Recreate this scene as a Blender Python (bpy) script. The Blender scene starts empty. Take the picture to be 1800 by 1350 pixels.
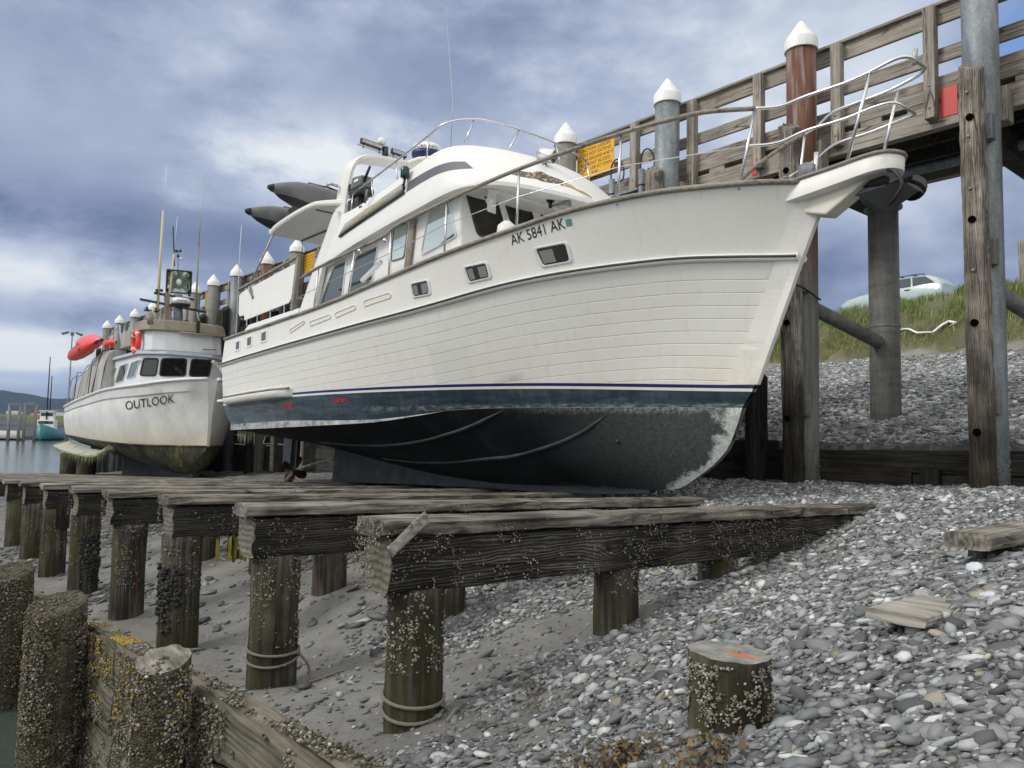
import bpy, bmesh, math, random
import numpy as np
from mathutils import Vector, Matrix
from mathutils.bvhtree import BVHTree
R = math.radians
random.seed(7)
rng = np.random.default_rng(11)
sc = bpy.context.scene
COL = sc.collection
# ------------------------------------------------------------------ frame: x = along the dock (s), y = towards the open water (-w), z up; camera at height 0
ANG = R(40)
MD = Matrix.Translation((-.865, 4.5, 0)) @ Matrix.Rotation(R(130), 4, 'Z')
ORG = {}

def srgb(r, g, b):
    f = lambda c: (c/255/12.92) if c/255 <= .04045 else ((c/255+.055)/1.055)**2.4
    return (f(r), f(g), f(b), 1)

# ------------------------------------------------------------------ camera
F_PX, TH, RO = 1352., R(4.0), R(1.1)
fw = np.array([0, math.cos(TH), math.sin(TH)]); up0 = np.array([0, -math.sin(TH), math.cos(TH)]); rt0 = np.array([1., 0, 0])
rt = rt0*math.cos(RO)+up0*math.sin(RO); upv = -rt0*math.sin(RO)+up0*math.cos(RO)
cam = bpy.data.cameras.new('camera'); co = bpy.data.objects.new('camera', cam); COL.objects.link(co)
co.matrix_world = Matrix(((rt[0], upv[0], -fw[0], 0), (rt[1], upv[1], -fw[1], 0), (rt[2], upv[2], -fw[2], 0), (0, 0, 0, 1)))
cam.sensor_width = 36; cam.lens = 36*F_PX/1800; cam.clip_start = .05; cam.clip_end = 20000
sc.camera = co

def ray(px, py):
    d = fw+rt*((px-900)/F_PX)+upv*((675-py)/F_PX)
    return d/np.linalg.norm(d)

def visible(P, margin=.25):
    """which world points fall inside a widened view"""
    d = P@fw; x = P@rt/np.maximum(d, .01)*F_PX; y = P@upv/np.maximum(d, .01)*F_PX
    return (d > .3) & (np.abs(x) < 900*(1+margin)) & (np.abs(y) < 675*(1+margin))

MDn = np.array(MD)
def d2w(P):
    P = np.asarray(P, float)
    return P@MDn[:3, :3].T+MDn[:3, 3]
MDi = np.linalg.inv(MDn)
def w2d(P):
    P = np.asarray(P, float)
    return P@MDi[:3, :3].T+MDi[:3, 3]

# ------------------------------------------------------------------ node helper
class N:
    def __init__(s, tree): s.t = tree; s.n = tree.nodes; s.l = tree.links
    def new(s, ty, **kw):
        n = s.n.new(ty)
        for k, v in kw.items(): setattr(n, k, v)
        return n
    def put(s, sock, v):
        if v is None: return
        if isinstance(v, bpy.types.NodeSocket): s.l.new(v, sock)
        else: sock.default_value = v
    def coord(s, k='Object'): return s.new('ShaderNodeTexCoord').outputs[k]
    def map(s, v, scale=(1, 1, 1), loc=(0, 0, 0), rot=(0, 0, 0)):
        n = s.new('ShaderNodeMapping'); s.l.new(v, n.inputs[0]); n.inputs['Scale'].default_value = scale
        n.inputs['Location'].default_value = loc; n.inputs['Rotation'].default_value = rot; return n.outputs[0]
    def noise(s, v, scale=5, detail=4, rough=.55, dist=0):
        n = s.new('ShaderNodeTexNoise'); s.l.new(v, n.inputs['Vector'])
        for k, x in (('Scale', scale), ('Detail', detail), ('Roughness', rough), ('Distortion', dist)): n.inputs[k].default_value = x
        return n.outputs[0]
    def voro(s, v, scale=5, feat='F1', out=0, rnd=1):
        n = s.new('ShaderNodeTexVoronoi', feature=feat); s.l.new(v, n.inputs['Vector']); n.inputs['Scale'].default_value = scale
        n.inputs['Randomness'].default_value = rnd; return n.outputs[out]
    def wave(s, v, scale=5, dist=2, detail=2, ds=1, dirn='X', ty='BANDS'):
        n = s.new('ShaderNodeTexWave', wave_type=ty); s.l.new(v, n.inputs['Vector'])
        if ty == 'BANDS': n.bands_direction = dirn
        n.inputs['Scale'].default_value = scale; n.inputs['Distortion'].default_value = dist
        n.inputs['Detail'].default_value = detail; n.inputs['Detail Scale'].default_value = ds; return n.outputs['Fac']
    def ramp(s, f, stops, interp='LINEAR'):
        n = s.new('ShaderNodeValToRGB'); n.color_ramp.interpolation = interp; e = n.color_ramp.elements
        while len(e) < len(stops): e.new(.5)
        for i, (p, c) in enumerate(stops):
            e[i].position = p; e[i].color = c if len(c) == 4 else (*c, 1)
        s.put(n.inputs[0], f); return n.outputs[0]
    def grey(s, f, lo, hi, a=0., b=1.):
        n = s.new('ShaderNodeMapRange'); s.put(n.inputs[0], f)
        for i, x in ((1, lo), (2, hi), (3, a), (4, b)): n.inputs[i].default_value = x
        return n.outputs[0]
    def math(s, op, a, b=None, c=None):
        n = s.new('ShaderNodeMath', operation=op); s.put(n.inputs[0], a); s.put(n.inputs[1], b); s.put(n.inputs[2], c); return n.outputs[0]
    def mix(s, f, a, b, mode='MIX'):
        n = s.new('ShaderNodeMix', data_type='RGBA', blend_type=mode)
        s.put(n.inputs[0], f)
        for i, v in ((6, a), (7, b)):
            if not isinstance(v, bpy.types.NodeSocket) and len(v) == 3: v = (*v, 1)
            s.put(n.inputs[i], v)
        return n.outputs[2]
    def sep(s, v):
        n = s.new('ShaderNodeSeparateXYZ'); s.l.new(v, n.inputs[0]); return n.outputs
    def bump(s, h, st=.5, d=.02):
        n = s.new('ShaderNodeBump'); s.put(n.inputs['Height'], h); n.inputs['Strength'].default_value = st; n.inputs['Distance'].default_value = d
        return n.outputs[0]
    def noise_shift(s, v):
        k = s.new('ShaderNodeTexNoise'); s.l.new(v, k.inputs['Vector']); k.inputs['Scale'].default_value = 1.3
        m_ = s.new('ShaderNodeVectorMath', operation='MULTIPLY_ADD'); s.l.new(k.outputs['Color'], m_.inputs[0]); m_.inputs[1].default_value = (.12, .12, .12); s.l.new(v, m_.inputs[2]); return m_.outputs[0]
    def rnd(s): return s.new('ShaderNodeObjectInfo').outputs['Random']
    def attr(s, name): return s.new('ShaderNodeAttribute', attribute_name=name).outputs['Color']
    def shift(s, v):
        n = s.new('ShaderNodeVectorMath', operation='ADD'); s.l.new(v, n.inputs[0])
        c = s.new('ShaderNodeCombineXYZ'); r = s.math('MULTIPLY', s.rnd(), 37.)
        for i in range(3): s.l.new(r, c.inputs[i])
        s.l.new(c.outputs[0], n.inputs[1]); return n.outputs[0]

def mat(name, fn=None, col=None, rough=.6, metal=0., spec=.5, **kw):
    m = bpy.data.materials.new(name); m.use_nodes = True; t = m.node_tree
    b = t.nodes['Principled BSDF']; n = N(t)
    b.inputs['Roughness'].default_value = rough; b.inputs['Metallic'].default_value = metal; b.inputs['Specular IOR Level'].default_value = spec
    if col is not None: b.inputs['Base Color'].default_value = (*col, 1) if len(col) == 3 else col
    for k, v in kw.items(): b.inputs[k.replace('_', ' ')].default_value = v
    if fn:
        r = fn(n) or {}
        for k, v in r.items(): n.put(b.inputs[k], v)
    return m

AXS = {'x': (1, 0, 0), 'y': (0, 1, 0), 'z': (0, 0, 1)}
def wood(name, dark, light, axis='y', grain=1., specks=0., algae=None, rough=.85, bump=.6, wet=None, stain=.5, knots=0.):
    def fn(n):
        v = n.shift(n.coord())
        a = AXS[axis]; sca = tuple(1.2 if k else 26*grain for k in a); sc2 = tuple(.7 if k else 6*grain for k in a)
        warp = n.noise(v, 1.6, 2)
        g1 = n.noise(n.map(v, sca), 1, 6, .65, .10)
        g2 = n.wave(n.map(v, sc2), 1.6, 9, 3, 1.2, dirn='X' if axis != 'x' else 'Z')
        f = n.math('ADD', n.math('MULTIPLY', g1, .92), n.math('MULTIPLY', g2, .10))
        big = n.noise(v, 2.2, 5, .6)
        if knots:
            kd = n.voro(n.map(v, tuple(1.05 if k else 3.4 for k in a)), 1., 'F1'); kb = n.math('EXPONENT', n.math('MULTIPLY', n.math('MULTIPLY', kd, kd), -22.)); ac = n.sep(v)[2 if axis != 'z' else 0]
            ph = n.math('ADD', n.math('MULTIPLY_ADD', kb, .085, ac), n.math('MULTIPLY', n.noise(n.map(v, tuple(1. if k else 4. for k in a)), 1.4, 4, .6), .11))
            ln = n.math('MULTIPLY_ADD', n.math('SINE', n.math('MULTIPLY', ph, 300.)), .5, .5); f = n.math('ADD', n.math('MULTIPLY', f, .62), n.math('MULTIPLY', n.math('MULTIPLY', ln, n.grey(g1, .3, .65, .4, 1.)), knots))
        f2 = n.math('ADD', f, n.math('MULTIPLY', n.math('SUBTRACT', big, .5), stain))
        f2 = n.math('ADD', f2, n.math('MULTIPLY', n.math('SUBTRACT', n.rnd(), .5), .12))
        mid = tuple((dark[i]+light[i])*.5 for i in range(3))
        c = n.ramp(f2, [(.25, tuple(x*.45 for x in dark)), (.4, dark), (.58, mid), (.78, light)])
        vc = n.voro(n.map(n.noise_shift(v), tuple(.55 if k else 9*grain for k in a)), 1., 'DISTANCE_TO_EDGE'); ck = n.math('MULTIPLY', n.grey(vc, .05, .012), n.grey(n.noise(v, 1.7, 3), .48, .6)); c = n.mix(n.math('MULTIPLY', ck, .85), c, tuple(x*.25 for x in dark)); h = n.math('SUBTRACT', f, n.math('MULTIPLY', ck, .9))
        if algae:
            k = n.grey(n.noise(v, 1.1, 4, .7), .5, .68, 0, .75); c = n.mix(k, c, algae)
        if specks:
            sp = n.voro(v, 48, 'F1'); sz = n.grey(n.noise(v, 5, 4, .7), .5, .72, 0., .30*specks)
            k = n.math('LESS_THAN', sp, sz); c = n.mix(n.math('MULTIPLY', k, .8), c, (.34, .31, .25)); h = n.math('ADD', h, n.math('MULTIPLY', k, .7))
        if wet is not None:
            z = n.sep(n.coord())[2]
            k = n.grey(n.math('ADD', z, n.math('MULTIPLY', n.noise(v, 3, 4), .5)), wet[0], wet[1], 0, 1)
            c = n.mix(k, c, n.mix(1., c, wet[2], 'MULTIPLY'))
        return {'Base Color': c, 'Normal': n.bump(h, bump, .012)}
    return mat(name, fn, rough=rough, spec=.25)

# ------------------------------------------------------------------ mesh builder
class MB:
    def __init__(s): s.v = []; s.f = []; s.m = []; s.sm = []
    def add(s, vs, fs, m=0, smooth=False):
        o = len(s.v); s.v += [tuple(map(float, p)) for p in vs]
        for f in fs: s.f.append([o+i for i in f]); s.m.append(m); s.sm.append(smooth)
        return s
    def box(s, x0, x1, y0, y1, z0, z1, m=0):
        return s.hexa([(x0, y0, z0), (x1, y0, z0), (x1, y1, z0), (x0, y1, z0), (x0, y0, z1), (x1, y0, z1), (x1, y1, z1), (x0, y1, z1)], m)
    def hexa(s, p, m=0):
        return s.add(p, [(3, 2, 1, 0), (4, 5, 6, 7), (0, 1, 5, 4), (1, 2, 6, 5), (2, 3, 7, 6), (3, 0, 4, 7)], m)
    def bar(s, a, b, w, h, m=0, up=(0, 0, 1)):
        """rectangular bar from a to b"""
        a, b = Vector(a), Vector(b); d = (b-a).normalized(); u = Vector(up)
        if abs(d.dot(u)) > .98: u = Vector((1, 0, 0))
        sd = d.cross(u).normalized()*w/2; u2 = sd.cross(d).normalized()*h/2
        return s.hexa([a-sd-u2, b-sd-u2, b+sd-u2, a+sd-u2, a-sd+u2, b-sd+u2, b+sd+u2, a+sd+u2], m)
    def loft(s, rings, m=0, smooth=True, closed=True, cap0=False, cap1=False, mats=None):
        n = len(rings[0]); o = len(s.v)
        for r in rings: s.v += [tuple(map(float, p)) for p in r]
        for i in range(len(rings)-1):
            for j in range(n if closed else n-1):
                k = (j+1) % n
                s.f.append([o+i*n+j, o+i*n+k, o+(i+1)*n+k, o+(i+1)*n+j]); s.m.append(mats(i, j) if mats else m); s.sm.append(smooth)
        if cap0: s.f.append([o+j for j in range(n)][::-1]); s.m.append(m); s.sm.append(False)
        if cap1: s.f.append([o+(len(rings)-1)*n+j for j in range(n)]); s.m.append(m); s.sm.append(False)
        return s
    def tube(s, path, r, seg=8, m=0, caps=True, closed=False):
        P = [Vector(p) for p in path]; n = len(P); rs = r if isinstance(r, (list, tuple)) else [r]*n
        rings = []; u = None
        for i in range(n):
            if closed: t = (P[(i+1) % n]-P[i-1])
            else: t = (P[min(i+1, n-1)]-P[max(i-1, 0)])
            t.normalize()
            if u is None: u = t.orthogonal().normalized()
            else: u = (u-t*u.dot(t)); u = u.normalized() if u.length > 1e-6 else t.orthogonal().normalized()
            w = t.cross(u)
            rings.append([P[i]+(u*math.cos(2*math.pi*k/seg)+w*math.sin(2*math.pi*k/seg))*rs[i] for k in range(seg)])
        if closed: rings.append(rings[0])
        return s.loft(rings, m, True, True, caps and not closed, caps and not closed)
    def lathe(s, c, prof, seg=20, m=0, mats=None, cap=True, jag=None):
        """profile of (radius, z) round a vertical axis through c"""
        rings = [[(c[0]+r*math.cos(2*math.pi*k/seg)*(1 if jag is None else jag[k % len(jag)]), c[1]+r*math.sin(2*math.pi*k/seg)*(1 if jag is None else jag[k % len(jag)]), c[2]+z) for k in range(seg)] for r, z in prof]
        return s.loft(rings, m, True, True, cap, cap, mats)
    def prism(s, poly, ext, axis='y', m=0):
        """2-D polygon (in the other two axes) extruded along axis between ext"""
        def P(a, b, e): return {'x': (e, a, b), 'y': (a, e, b), 'z': (a, b, e)}[axis]
        n = len(poly); vs = [P(a, b, ext[0]) for a, b in poly]+[P(a, b, ext[1]) for a, b in poly]
        fs = [tuple(range(n))[::-1], tuple(range(n, 2*n))]+[(i, (i+1) % n, n+(i+1) % n, n+i) for i in range(n)]
        return s.add(vs, fs, m)
    def ell(s, c, r, seg=14, rings=8, m=0, rot=None):
        c = Vector(c); rr = []
        for i in range(rings+1):
            a = -math.pi/2+math.pi*i/rings
            rr.append([Vector((r[0]*max(math.cos(a), .01)*math.cos(2*math.pi*k/seg), r[1]*max(math.cos(a), .01)*math.sin(2*math.pi*k/seg), r[2]*math.sin(a))) for k in range(seg)])
        rr = [[c+(rot@p if rot else p) for p in q] for q in rr]
        return s.loft(rr, m, True, True, True, True)
    def build(s, name, mats, parent=None, bevel=0, seg=2, fixn=True, abs_=True):
        me = bpy.data.meshes.new(name); o3 = ORG.get(parent.name, (0, 0, 0)) if parent else (0, 0, 0)
        me.from_pydata([(p[0]-o3[0], p[1]-o3[1], p[2]-o3[2]) for p in s.v], [], s.f)
        mats = mats if isinstance(mats, (list, tuple)) else [mats]
        for q in mats: me.materials.append(q)
        me.polygons.foreach_set('material_index', s.m); me.polygons.foreach_set('use_smooth', s.sm)
        if fixn:
            bm = bmesh.new(); bm.from_mesh(me); bmesh.ops.remove_doubles(bm, verts=bm.verts, dist=1e-5); bmesh.ops.recalc_face_normals(bm, faces=bm.faces); bm.to_mesh(me); bm.free()
        me.update()
        ob = bpy.data.objects.new(name, me); COL.objects.link(ob)
        if parent: ob.parent = parent
        ORG[ob.name] = o3
        if bevel:
            b = ob.modifiers.new('bevel', 'BEVEL'); b.width = bevel; b.segments = seg; b.limit_method = 'ANGLE'; b.angle_limit = R(35)
        return ob

def thing(name, label, cat, loc=(0, 0, 0), group=None, local=False, rot=None):
    """an Empty at the thing's base; parts are given in dock coordinates unless local"""
    o = bpy.data.objects.new(name, None); COL.objects.link(o); o.empty_display_size = .2
    o.matrix_world = MD @ Matrix.Translation(loc) @ (rot or Matrix.Identity(4))
    ORG[o.name] = (0, 0, 0) if local else tuple(loc)
    o['label'] = label; o['category'] = cat
    if group: o['group'] = group
    return o

def solo(mb, name, label, cat, mats, loc=(0, 0, 0), group=None, bevel=0, kind=None, **kw):
    """a thing that is one mesh"""
    mb.v = [(p[0]-loc[0], p[1]-loc[1], p[2]-loc[2]) for p in mb.v]
    o = mb.build(name, mats, None, bevel, **kw); o.matrix_world = MD @ Matrix.Translation(loc)
    if label: o['label'] = label
    if cat: o['category'] = cat
    if group: o['group'] = group
    if kind: o['kind'] = kind
    return o

def copy_tree(o, parent=None):
    c = o.copy(); COL.objects.link(c)
    if parent: c.parent = parent
    for ch in list(o.children): copy_tree(ch, c)
    return c

def mesh_np(name, V, Fc, mats, colors=None, smooth=True, parent=None, midx=None):
    """big mesh from numpy: V (n,3), Fc (m,k)"""
    me = bpy.data.meshes.new(name); n = len(V); m, k = Fc.shape
    me.vertices.add(n); me.vertices.foreach_set('co', np.ascontiguousarray(V, np.float32).ravel())
    me.loops.add(m*k); me.loops.foreach_set('vertex_index', np.ascontiguousarray(Fc, np.int32).ravel())
    me.polygons.add(m); me.polygons.foreach_set('loop_start', np.arange(0, m*k, k, dtype=np.int32)); me.polygons.foreach_set('loop_total', np.full(m, k, np.int32))
    me.polygons.foreach_set('use_smooth', np.full(m, smooth, bool))
    if midx is not None: me.polygons.foreach_set('material_index', midx.astype(np.int32))
    for q in (mats if isinstance(mats, (list, tuple)) else [mats]): me.materials.append(q)
    if colors is not None:
        a = me.attributes.new('tint', 'FLOAT_COLOR', 'POINT'); c = np.ones((n, 4), np.float32); c[:, :3] = colors; a.data.foreach_set('color', c.ravel())
    me.update(calc_edges=True); me.validate()
    o = bpy.data.objects.new(name, me); COL.objects.link(o)
    if parent: o.parent = parent
    return o

def pchip(xs, ys):
    xs = np.asarray(xs, float); ys = np.asarray(ys, float); h = np.diff(xs); d = np.diff(ys)/h; m = np.zeros_like(ys)
    m[0], m[-1] = d[0], d[-1]
    for i in range(1, len(xs)-1):
        if d[i-1]*d[i] > 0: m[i] = 2*d[i-1]*d[i]/(d[i-1]+d[i])
    def f(x):
        x = min(max(float(x), xs[0]), xs[-1]); i = min(max(int(np.searchsorted(xs, x)-1), 0), len(h)-1)
        t = (x-xs[i])/h[i]; t2, t3 = t*t, t*t*t
        return float((2*t3-3*t2+1)*ys[i]+(t3-2*t2+t)*h[i]*m[i]+(-2*t3+3*t2)*ys[i+1]+(t3-t2)*h[i]*m[i+1])
    return f

def smooth_path(P, n=6, closed=False):
    """Catmull-Rom through points"""
    P = [Vector(p) for p in P]; out = []; k = len(P)
    for i in range(k if closed else k-1):
        p0 = P[(i-1) % k] if closed or i > 0 else P[0]*2-P[1]; p1 = P[i]; p2 = P[(i+1) % k]; p3 = P[(i+2) % k] if closed or i+2 < k else P[-1]*2-P[-2]
        for j in range(n):
            t = j/n; out.append(.5*((2*p1)+(p2-p0)*t+(2*p0-5*p1+4*p2-p3)*t*t+(3*p1-p0-3*p2+p3)*t**3))
    if not closed: out.append(P[-1])
    return out

def vnoise(x, y, seed=0):
    xi = np.floor(x).astype(np.int64); yi = np.floor(y).astype(np.int64); fx = x-xi; fy = y-yi
    fx = fx*fx*(3-2*fx); fy = fy*fy*(3-2*fy)
    def h(a, b):
        q = (a*374761393+b*668265263+seed*1442695041) & 0xffffffff
        q = ((q ^ (q >> 13))*1274126177) & 0xffffffff
        return ((q ^ (q >> 16)) & 0xffff)/65535.
    return (h(xi, yi)*(1-fx)+h(xi+1, yi)*fx)*(1-fy)+(h(xi, yi+1)*(1-fx)+h(xi+1, yi+1)*fx)*fy
def fbm(x, y, seed=0, o=4):
    v = 0; a = .5
    for i in range(o): v = v+a*vnoise(x*2**i, y*2**i, seed+i*17); a *= .5
    return v

def text_mesh(body, size=1., extrude=0.):
    """flat lettering in the XY plane as (verts, faces, width)"""
    cu = bpy.data.curves.new('lettering', 'FONT'); cu.body = body; cu.size = size; cu.extrude = extrude; cu.resolution_u = 3
    o = bpy.data.objects.new('lettering', cu); COL.objects.link(o); bpy.context.view_layer.update()
    me = bpy.data.meshes.new_from_object(o.evaluated_get(bpy.context.evaluated_depsgraph_get()))
    bm = bmesh.new(); bm.from_mesh(me); bmesh.ops.triangulate(bm, faces=bm.faces); bmesh.ops.subdivide_edges(bm, edges=[e for e in bm.edges if e.calc_length() > .12], cuts=2); bmesh.ops.triangulate(bm, faces=bm.faces); bm.to_mesh(me); bm.free()
    vs = [tuple(v.co) for v in me.vertices]; fs = [tuple(p.vertices) for p in me.polygons]
    bpy.data.objects.remove(o); bpy.data.curves.remove(cu); bpy.data.meshes.remove(me)
    xs = [v[0] for v in vs]; ys = [v[1] for v in vs]
    return vs, fs, (min(xs), max(xs), min(ys), max(ys))

def letters(mb, body, fn, m=0, sub=True):
    """lay lettering scaled to 0..1 x 0..1 through fn(u, v) -> point"""
    vs, fs, (x0, x1, y0, y1) = text_mesh(body)
    mb.add([fn((v[0]-x0)/(x1-x0), (v[1]-y0)/(y1-y0)) for v in vs], fs, m)

def bvh_of(mb):
    return BVHTree.FromPolygons([Vector(p) for p in mb.v], mb.f)

# ------------------------------------------------------------------ scatter helpers
def ico(sub):
    bm = bmesh.new(); bmesh.ops.create_icosphere(bm, subdivisions=sub, radius=1); V = np.array([v.co[:] for v in bm.verts]); Fc = np.array([[v.index for v in f.verts] for f in bm.faces]); bm.free(); return V, Fc
def blobs(name, P, Nrm, size, colors, mats, sub=1, flat=(.55, .9), jitter=.22, elong=(1., 1.7), parent=None, tilt=.25, nvar=8, sink=.25):
    """many rounded stones (or shells): positions P (n,3), normals, radius per item"""
    V0, F0 = ico(sub); n = len(P); nv = len(V0)
    V = np.empty((n, nv, 3), np.float32)
    Z = Nrm+rng.normal(0, tilt, (n, 3)); Z /= np.linalg.norm(Z, axis=1)[:, None]
    A = rng.normal(0, 1, (n, 3)); A -= (A*Z).sum(1)[:, None]*Z; A /= np.linalg.norm(A, axis=1)[:, None]; B = np.cross(Z, A)
    ex = rng.uniform(*elong, n); fz = rng.uniform(*flat, n); var = rng.integers(0, nvar, n)
    for k in range(nvar):
        i = np.where(var == k)[0]
        if not len(i): continue
        D = V0.copy(); 
        for _ in range(5):
            q = rng.normal(0, 1, 3); q /= np.linalg.norm(q); D = D*(1+jitter*.6*np.tanh(2*(V0@q))[:, None]*rng.uniform(-.6, .6))
        D = D*(1+rng.normal(0, jitter*.22, (nv, 1)))
        S = size[i][:, None]
        V[i] = P[i][:, None, :]+(D[None, :, 0:1]*(S*ex[i][:, None])[:, None, :])*A[i][:, None, :]+(D[None, :, 1:2]*S[:, None, :])*B[i][:, None, :]+((D[None, :, 2:3]+(1-2*sink)*0+.0)*(S*fz[i][:, None])[:, None, :])*Z[i][:, None, :]
    V += (Nrm*(size*fz*(1-2*sink))[:, None])[:, None, :]
    Fc = (F0[None]+(np.arange(n)*nv)[:, None, None]).reshape(-1, 3)
    C = np.repeat(colors, nv, axis=0)
    return mesh_np(name, V.reshape(-1, 3), Fc, mats, C, True, parent)
# ------------------------------------------------------------------ light and sky
SUN_DIR = Vector((-.78, -.25, .64)).normalized()
w = bpy.data.worlds.new('World'); sc.world = w; w.use_nodes = True; n = N(w.node_tree)
bg = w.node_tree.nodes['Background']
sky = n.new('ShaderNodeTexSky', sky_type='NISHITA', sun_disc=False)
sky.sun_elevation = math.asin(SUN_DIR.z); sky.sun_rotation = math.atan2(SUN_DIR.x, SUN_DIR.y); sky.air_density = 1.; sky.dust_density = 1.
SKY_K = 1.0
d = n.coord('Generated'); X, Y, Z = n.sep(d)[0:3]
az = n.math('ARCTAN2', X, Y); el = n.math('ARCSINE', Z)
zz = n.math('MAXIMUM', n.math('ADD', Z, .10), .04)
cv = n.new('ShaderNodeCombineXYZ'); n.l.new(n.math('DIVIDE', X, zz), cv.inputs[0]); n.l.new(n.math('DIVIDE', Y, zz), cv.inputs[1]); cv = cv.outputs[0]
ce = n.new('ShaderNodeCombineXYZ'); n.l.new(az, ce.inputs[0]); n.l.new(n.math('MULTIPLY', el, 1.9), ce.inputs[1]); ce = ce.outputs[0]
n1 = n.noise(n.map(cv, (.55, 1., 1.), (3.1, 1.7, 0)), .8, 8, .58, .25)
n2 = n.noise(n.map(ce, (1.25, 1., 1.), (2.7, 5.4, 0)), 3.4, 4, .50, 0.)
n3 = n.noise(n.map(ce, (1.2, 1.25, 1.), (7.2, 2.4, 0)), 11., 9, .58, 0.)
val = n.math('ADD', n.math('MULTIPLY_ADD', n.math('SUBTRACT', n1, .5), .0, .40), n.math('MULTIPLY_ADD', n.math('SUBTRACT', n2, .5), .95, n.math('MULTIPLY', n.math('SUBTRACT', n3, .5), .52)))
def azel(px, py):
    q = ray(px, py); return math.atan2(q[0], q[1]), math.asin(q[2])
def blob(px, py, rx, ry, amp, noisy=0.):
    a0, e0 = azel(px, py); ka, ke = F_PX/rx, F_PX/ry
    a = n.math('MULTIPLY_ADD', az, ka, -a0*ka); e = n.math('MULTIPLY_ADD', el, ke, -e0*ke)
    if noisy: 
        e = n.math('ADD', e, n.math('MULTIPLY', n.math('SUBTRACT', n2, .5), noisy)); a = n.math('ADD', a, n.math('MULTIPLY', n.math('SUBTRACT', n3, .5), noisy))
    g = n.math('EXPONENT', n.math('MULTIPLY', n.math('MULTIPLY_ADD', a, a, n.math('MULTIPLY', e, e)), -1.))
    return n.math('MULTIPLY', g, amp)
for args in ((565, 275, 190, 85, .36, 2.6), (590, 290, 90, 40, .26, 2.4), (40, 345, 420, 85, -.17, 1.2), (380, 430, 260, 70, -.22, 1.2), (40, 478, 190, 42, .34, 2.2), (120, 555, 330, 32, -.25, 1.), (20, 590, 120, 18, .32, 1.6),
             (50, 635, 190, 26, .36, 2.8), (30, 672, 120, 10, .06, 1.), (1150, 110, 420, 210, .17, 1.), (1500, 130, 300, 170, .30, 1.), (1480, 490, 280, 80, -.12, .8), (1680, 300, 220, 90, .24, 1.2), (330, 160, 260, 120, -.03, 1.), (820, 120, 200, 120, -.05, 1.), (470, 60, 200, 60, .08, 1.4), (80, 170, 160, 60, .06, 1.), (-2600, 350, 1500, 420, .42, 3.)):
    val = n.math('ADD', val, blob(*args))
K = 1.0
def cs(r, g, b, k=1.): return tuple(x*k for x in srgb(r, g, b)[:3])
for a_, e_, ra, re, am in ((-72, 14, 7, 4, .45), (-80, 20, 6, 5, .4), (-66, 22, 7, 4, -.35), (-77, 9, 9, 3, -.30), (-60, 12, 6, 5, .35), (-86, 13, 5, 4, -.3), (-70, 27, 8, 4, .3)):
    g_ = [n.math('MULTIPLY_ADD', c_, 57.3/r_, n.math('MULTIPLY_ADD', n.math('SUBTRACT', n3, .5), 3., -v_/r_)) for c_, r_, v_ in ((az, ra, a_), (el, re, e_))]
    refl = n.math('MULTIPLY', n.math('EXPONENT', n.math('MULTIPLY', n.math('MULTIPLY_ADD', g_[0], g_[0], n.math('MULTIPLY', g_[1], g_[1])), -1.)), am); val = n.math('ADD', val, refl)
clouds = n.ramp(val, [(.10, cs(86, 101, 136)), (.28, cs(112, 128, 160)), (.44, cs(146, 160, 188)), (.60, cs(174, 187, 210)), (.80, cs(208, 218, 231)), (1.0, cs(240, 244, 246))])
# broken cloud high up and behind is thinner and brighter
up_ = n.math('MAXIMUM', n.grey(Z, .5, .85, 0, 1), n.grey(Y, .25, -.65, 0, 1))
br = n.math('MULTIPLY', up_, n.grey(n1, .3, .7, .75, 1.25))
clouds = n.mix(n.math('MINIMUM', br, 1.), clouds, (.98, .98, .96))
clouds = n.mix(1., clouds, n.ramp(up_, [(0, (.84, .84, .85, 1)), (1, (1.25, 1.22, 1.16, 1))]), 'MULTIPLY')
gap = n.math('ADD', blob(1800, 70, 75, 60, .9, 1.2), n.math('ADD', blob(1795, 140, 50, 40, .5, 1.), blob(30, 660, 120, 9, .5, 1.2)))
blue = n.mix(1., sky.outputs[0], (.085, .085, .085), 'MULTIPLY')
blue = n.mix(.55, blue, cs(112, 160, 232))
fin = n.mix(n.math('MINIMUM', gap, .85), clouds, blue)
n.l.new(n.mix(1., fin, (10., 10., 10.), 'MULTIPLY'), bg.inputs[0]); bg.inputs[1].default_value = .1
sun = bpy.data.lights.new('sun', 'SUN'); sun.energy = 1.5; sun.angle = R(14); sun.color = (1, .95, .87)
so = bpy.data.objects.new('sun', sun); COL.objects.link(so); so.rotation_euler = SUN_DIR.to_track_quat('Z', 'Y').to_euler()
sc.view_settings.view_transform = 'Standard'; sc.view_settings.look = 'None'; sc.view_settings.exposure = .22; sc.view_settings.gamma = 1
sc.cycles.max_bounces = 6; sc.cycles.diffuse_bounces = 3; sc.cycles.glossy_bounces = 3; sc.cycles.transmission_bounces = 4; sc.cycles.use_denoising = True
sc.cycles.sample_clamp_indirect = 4.

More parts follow.
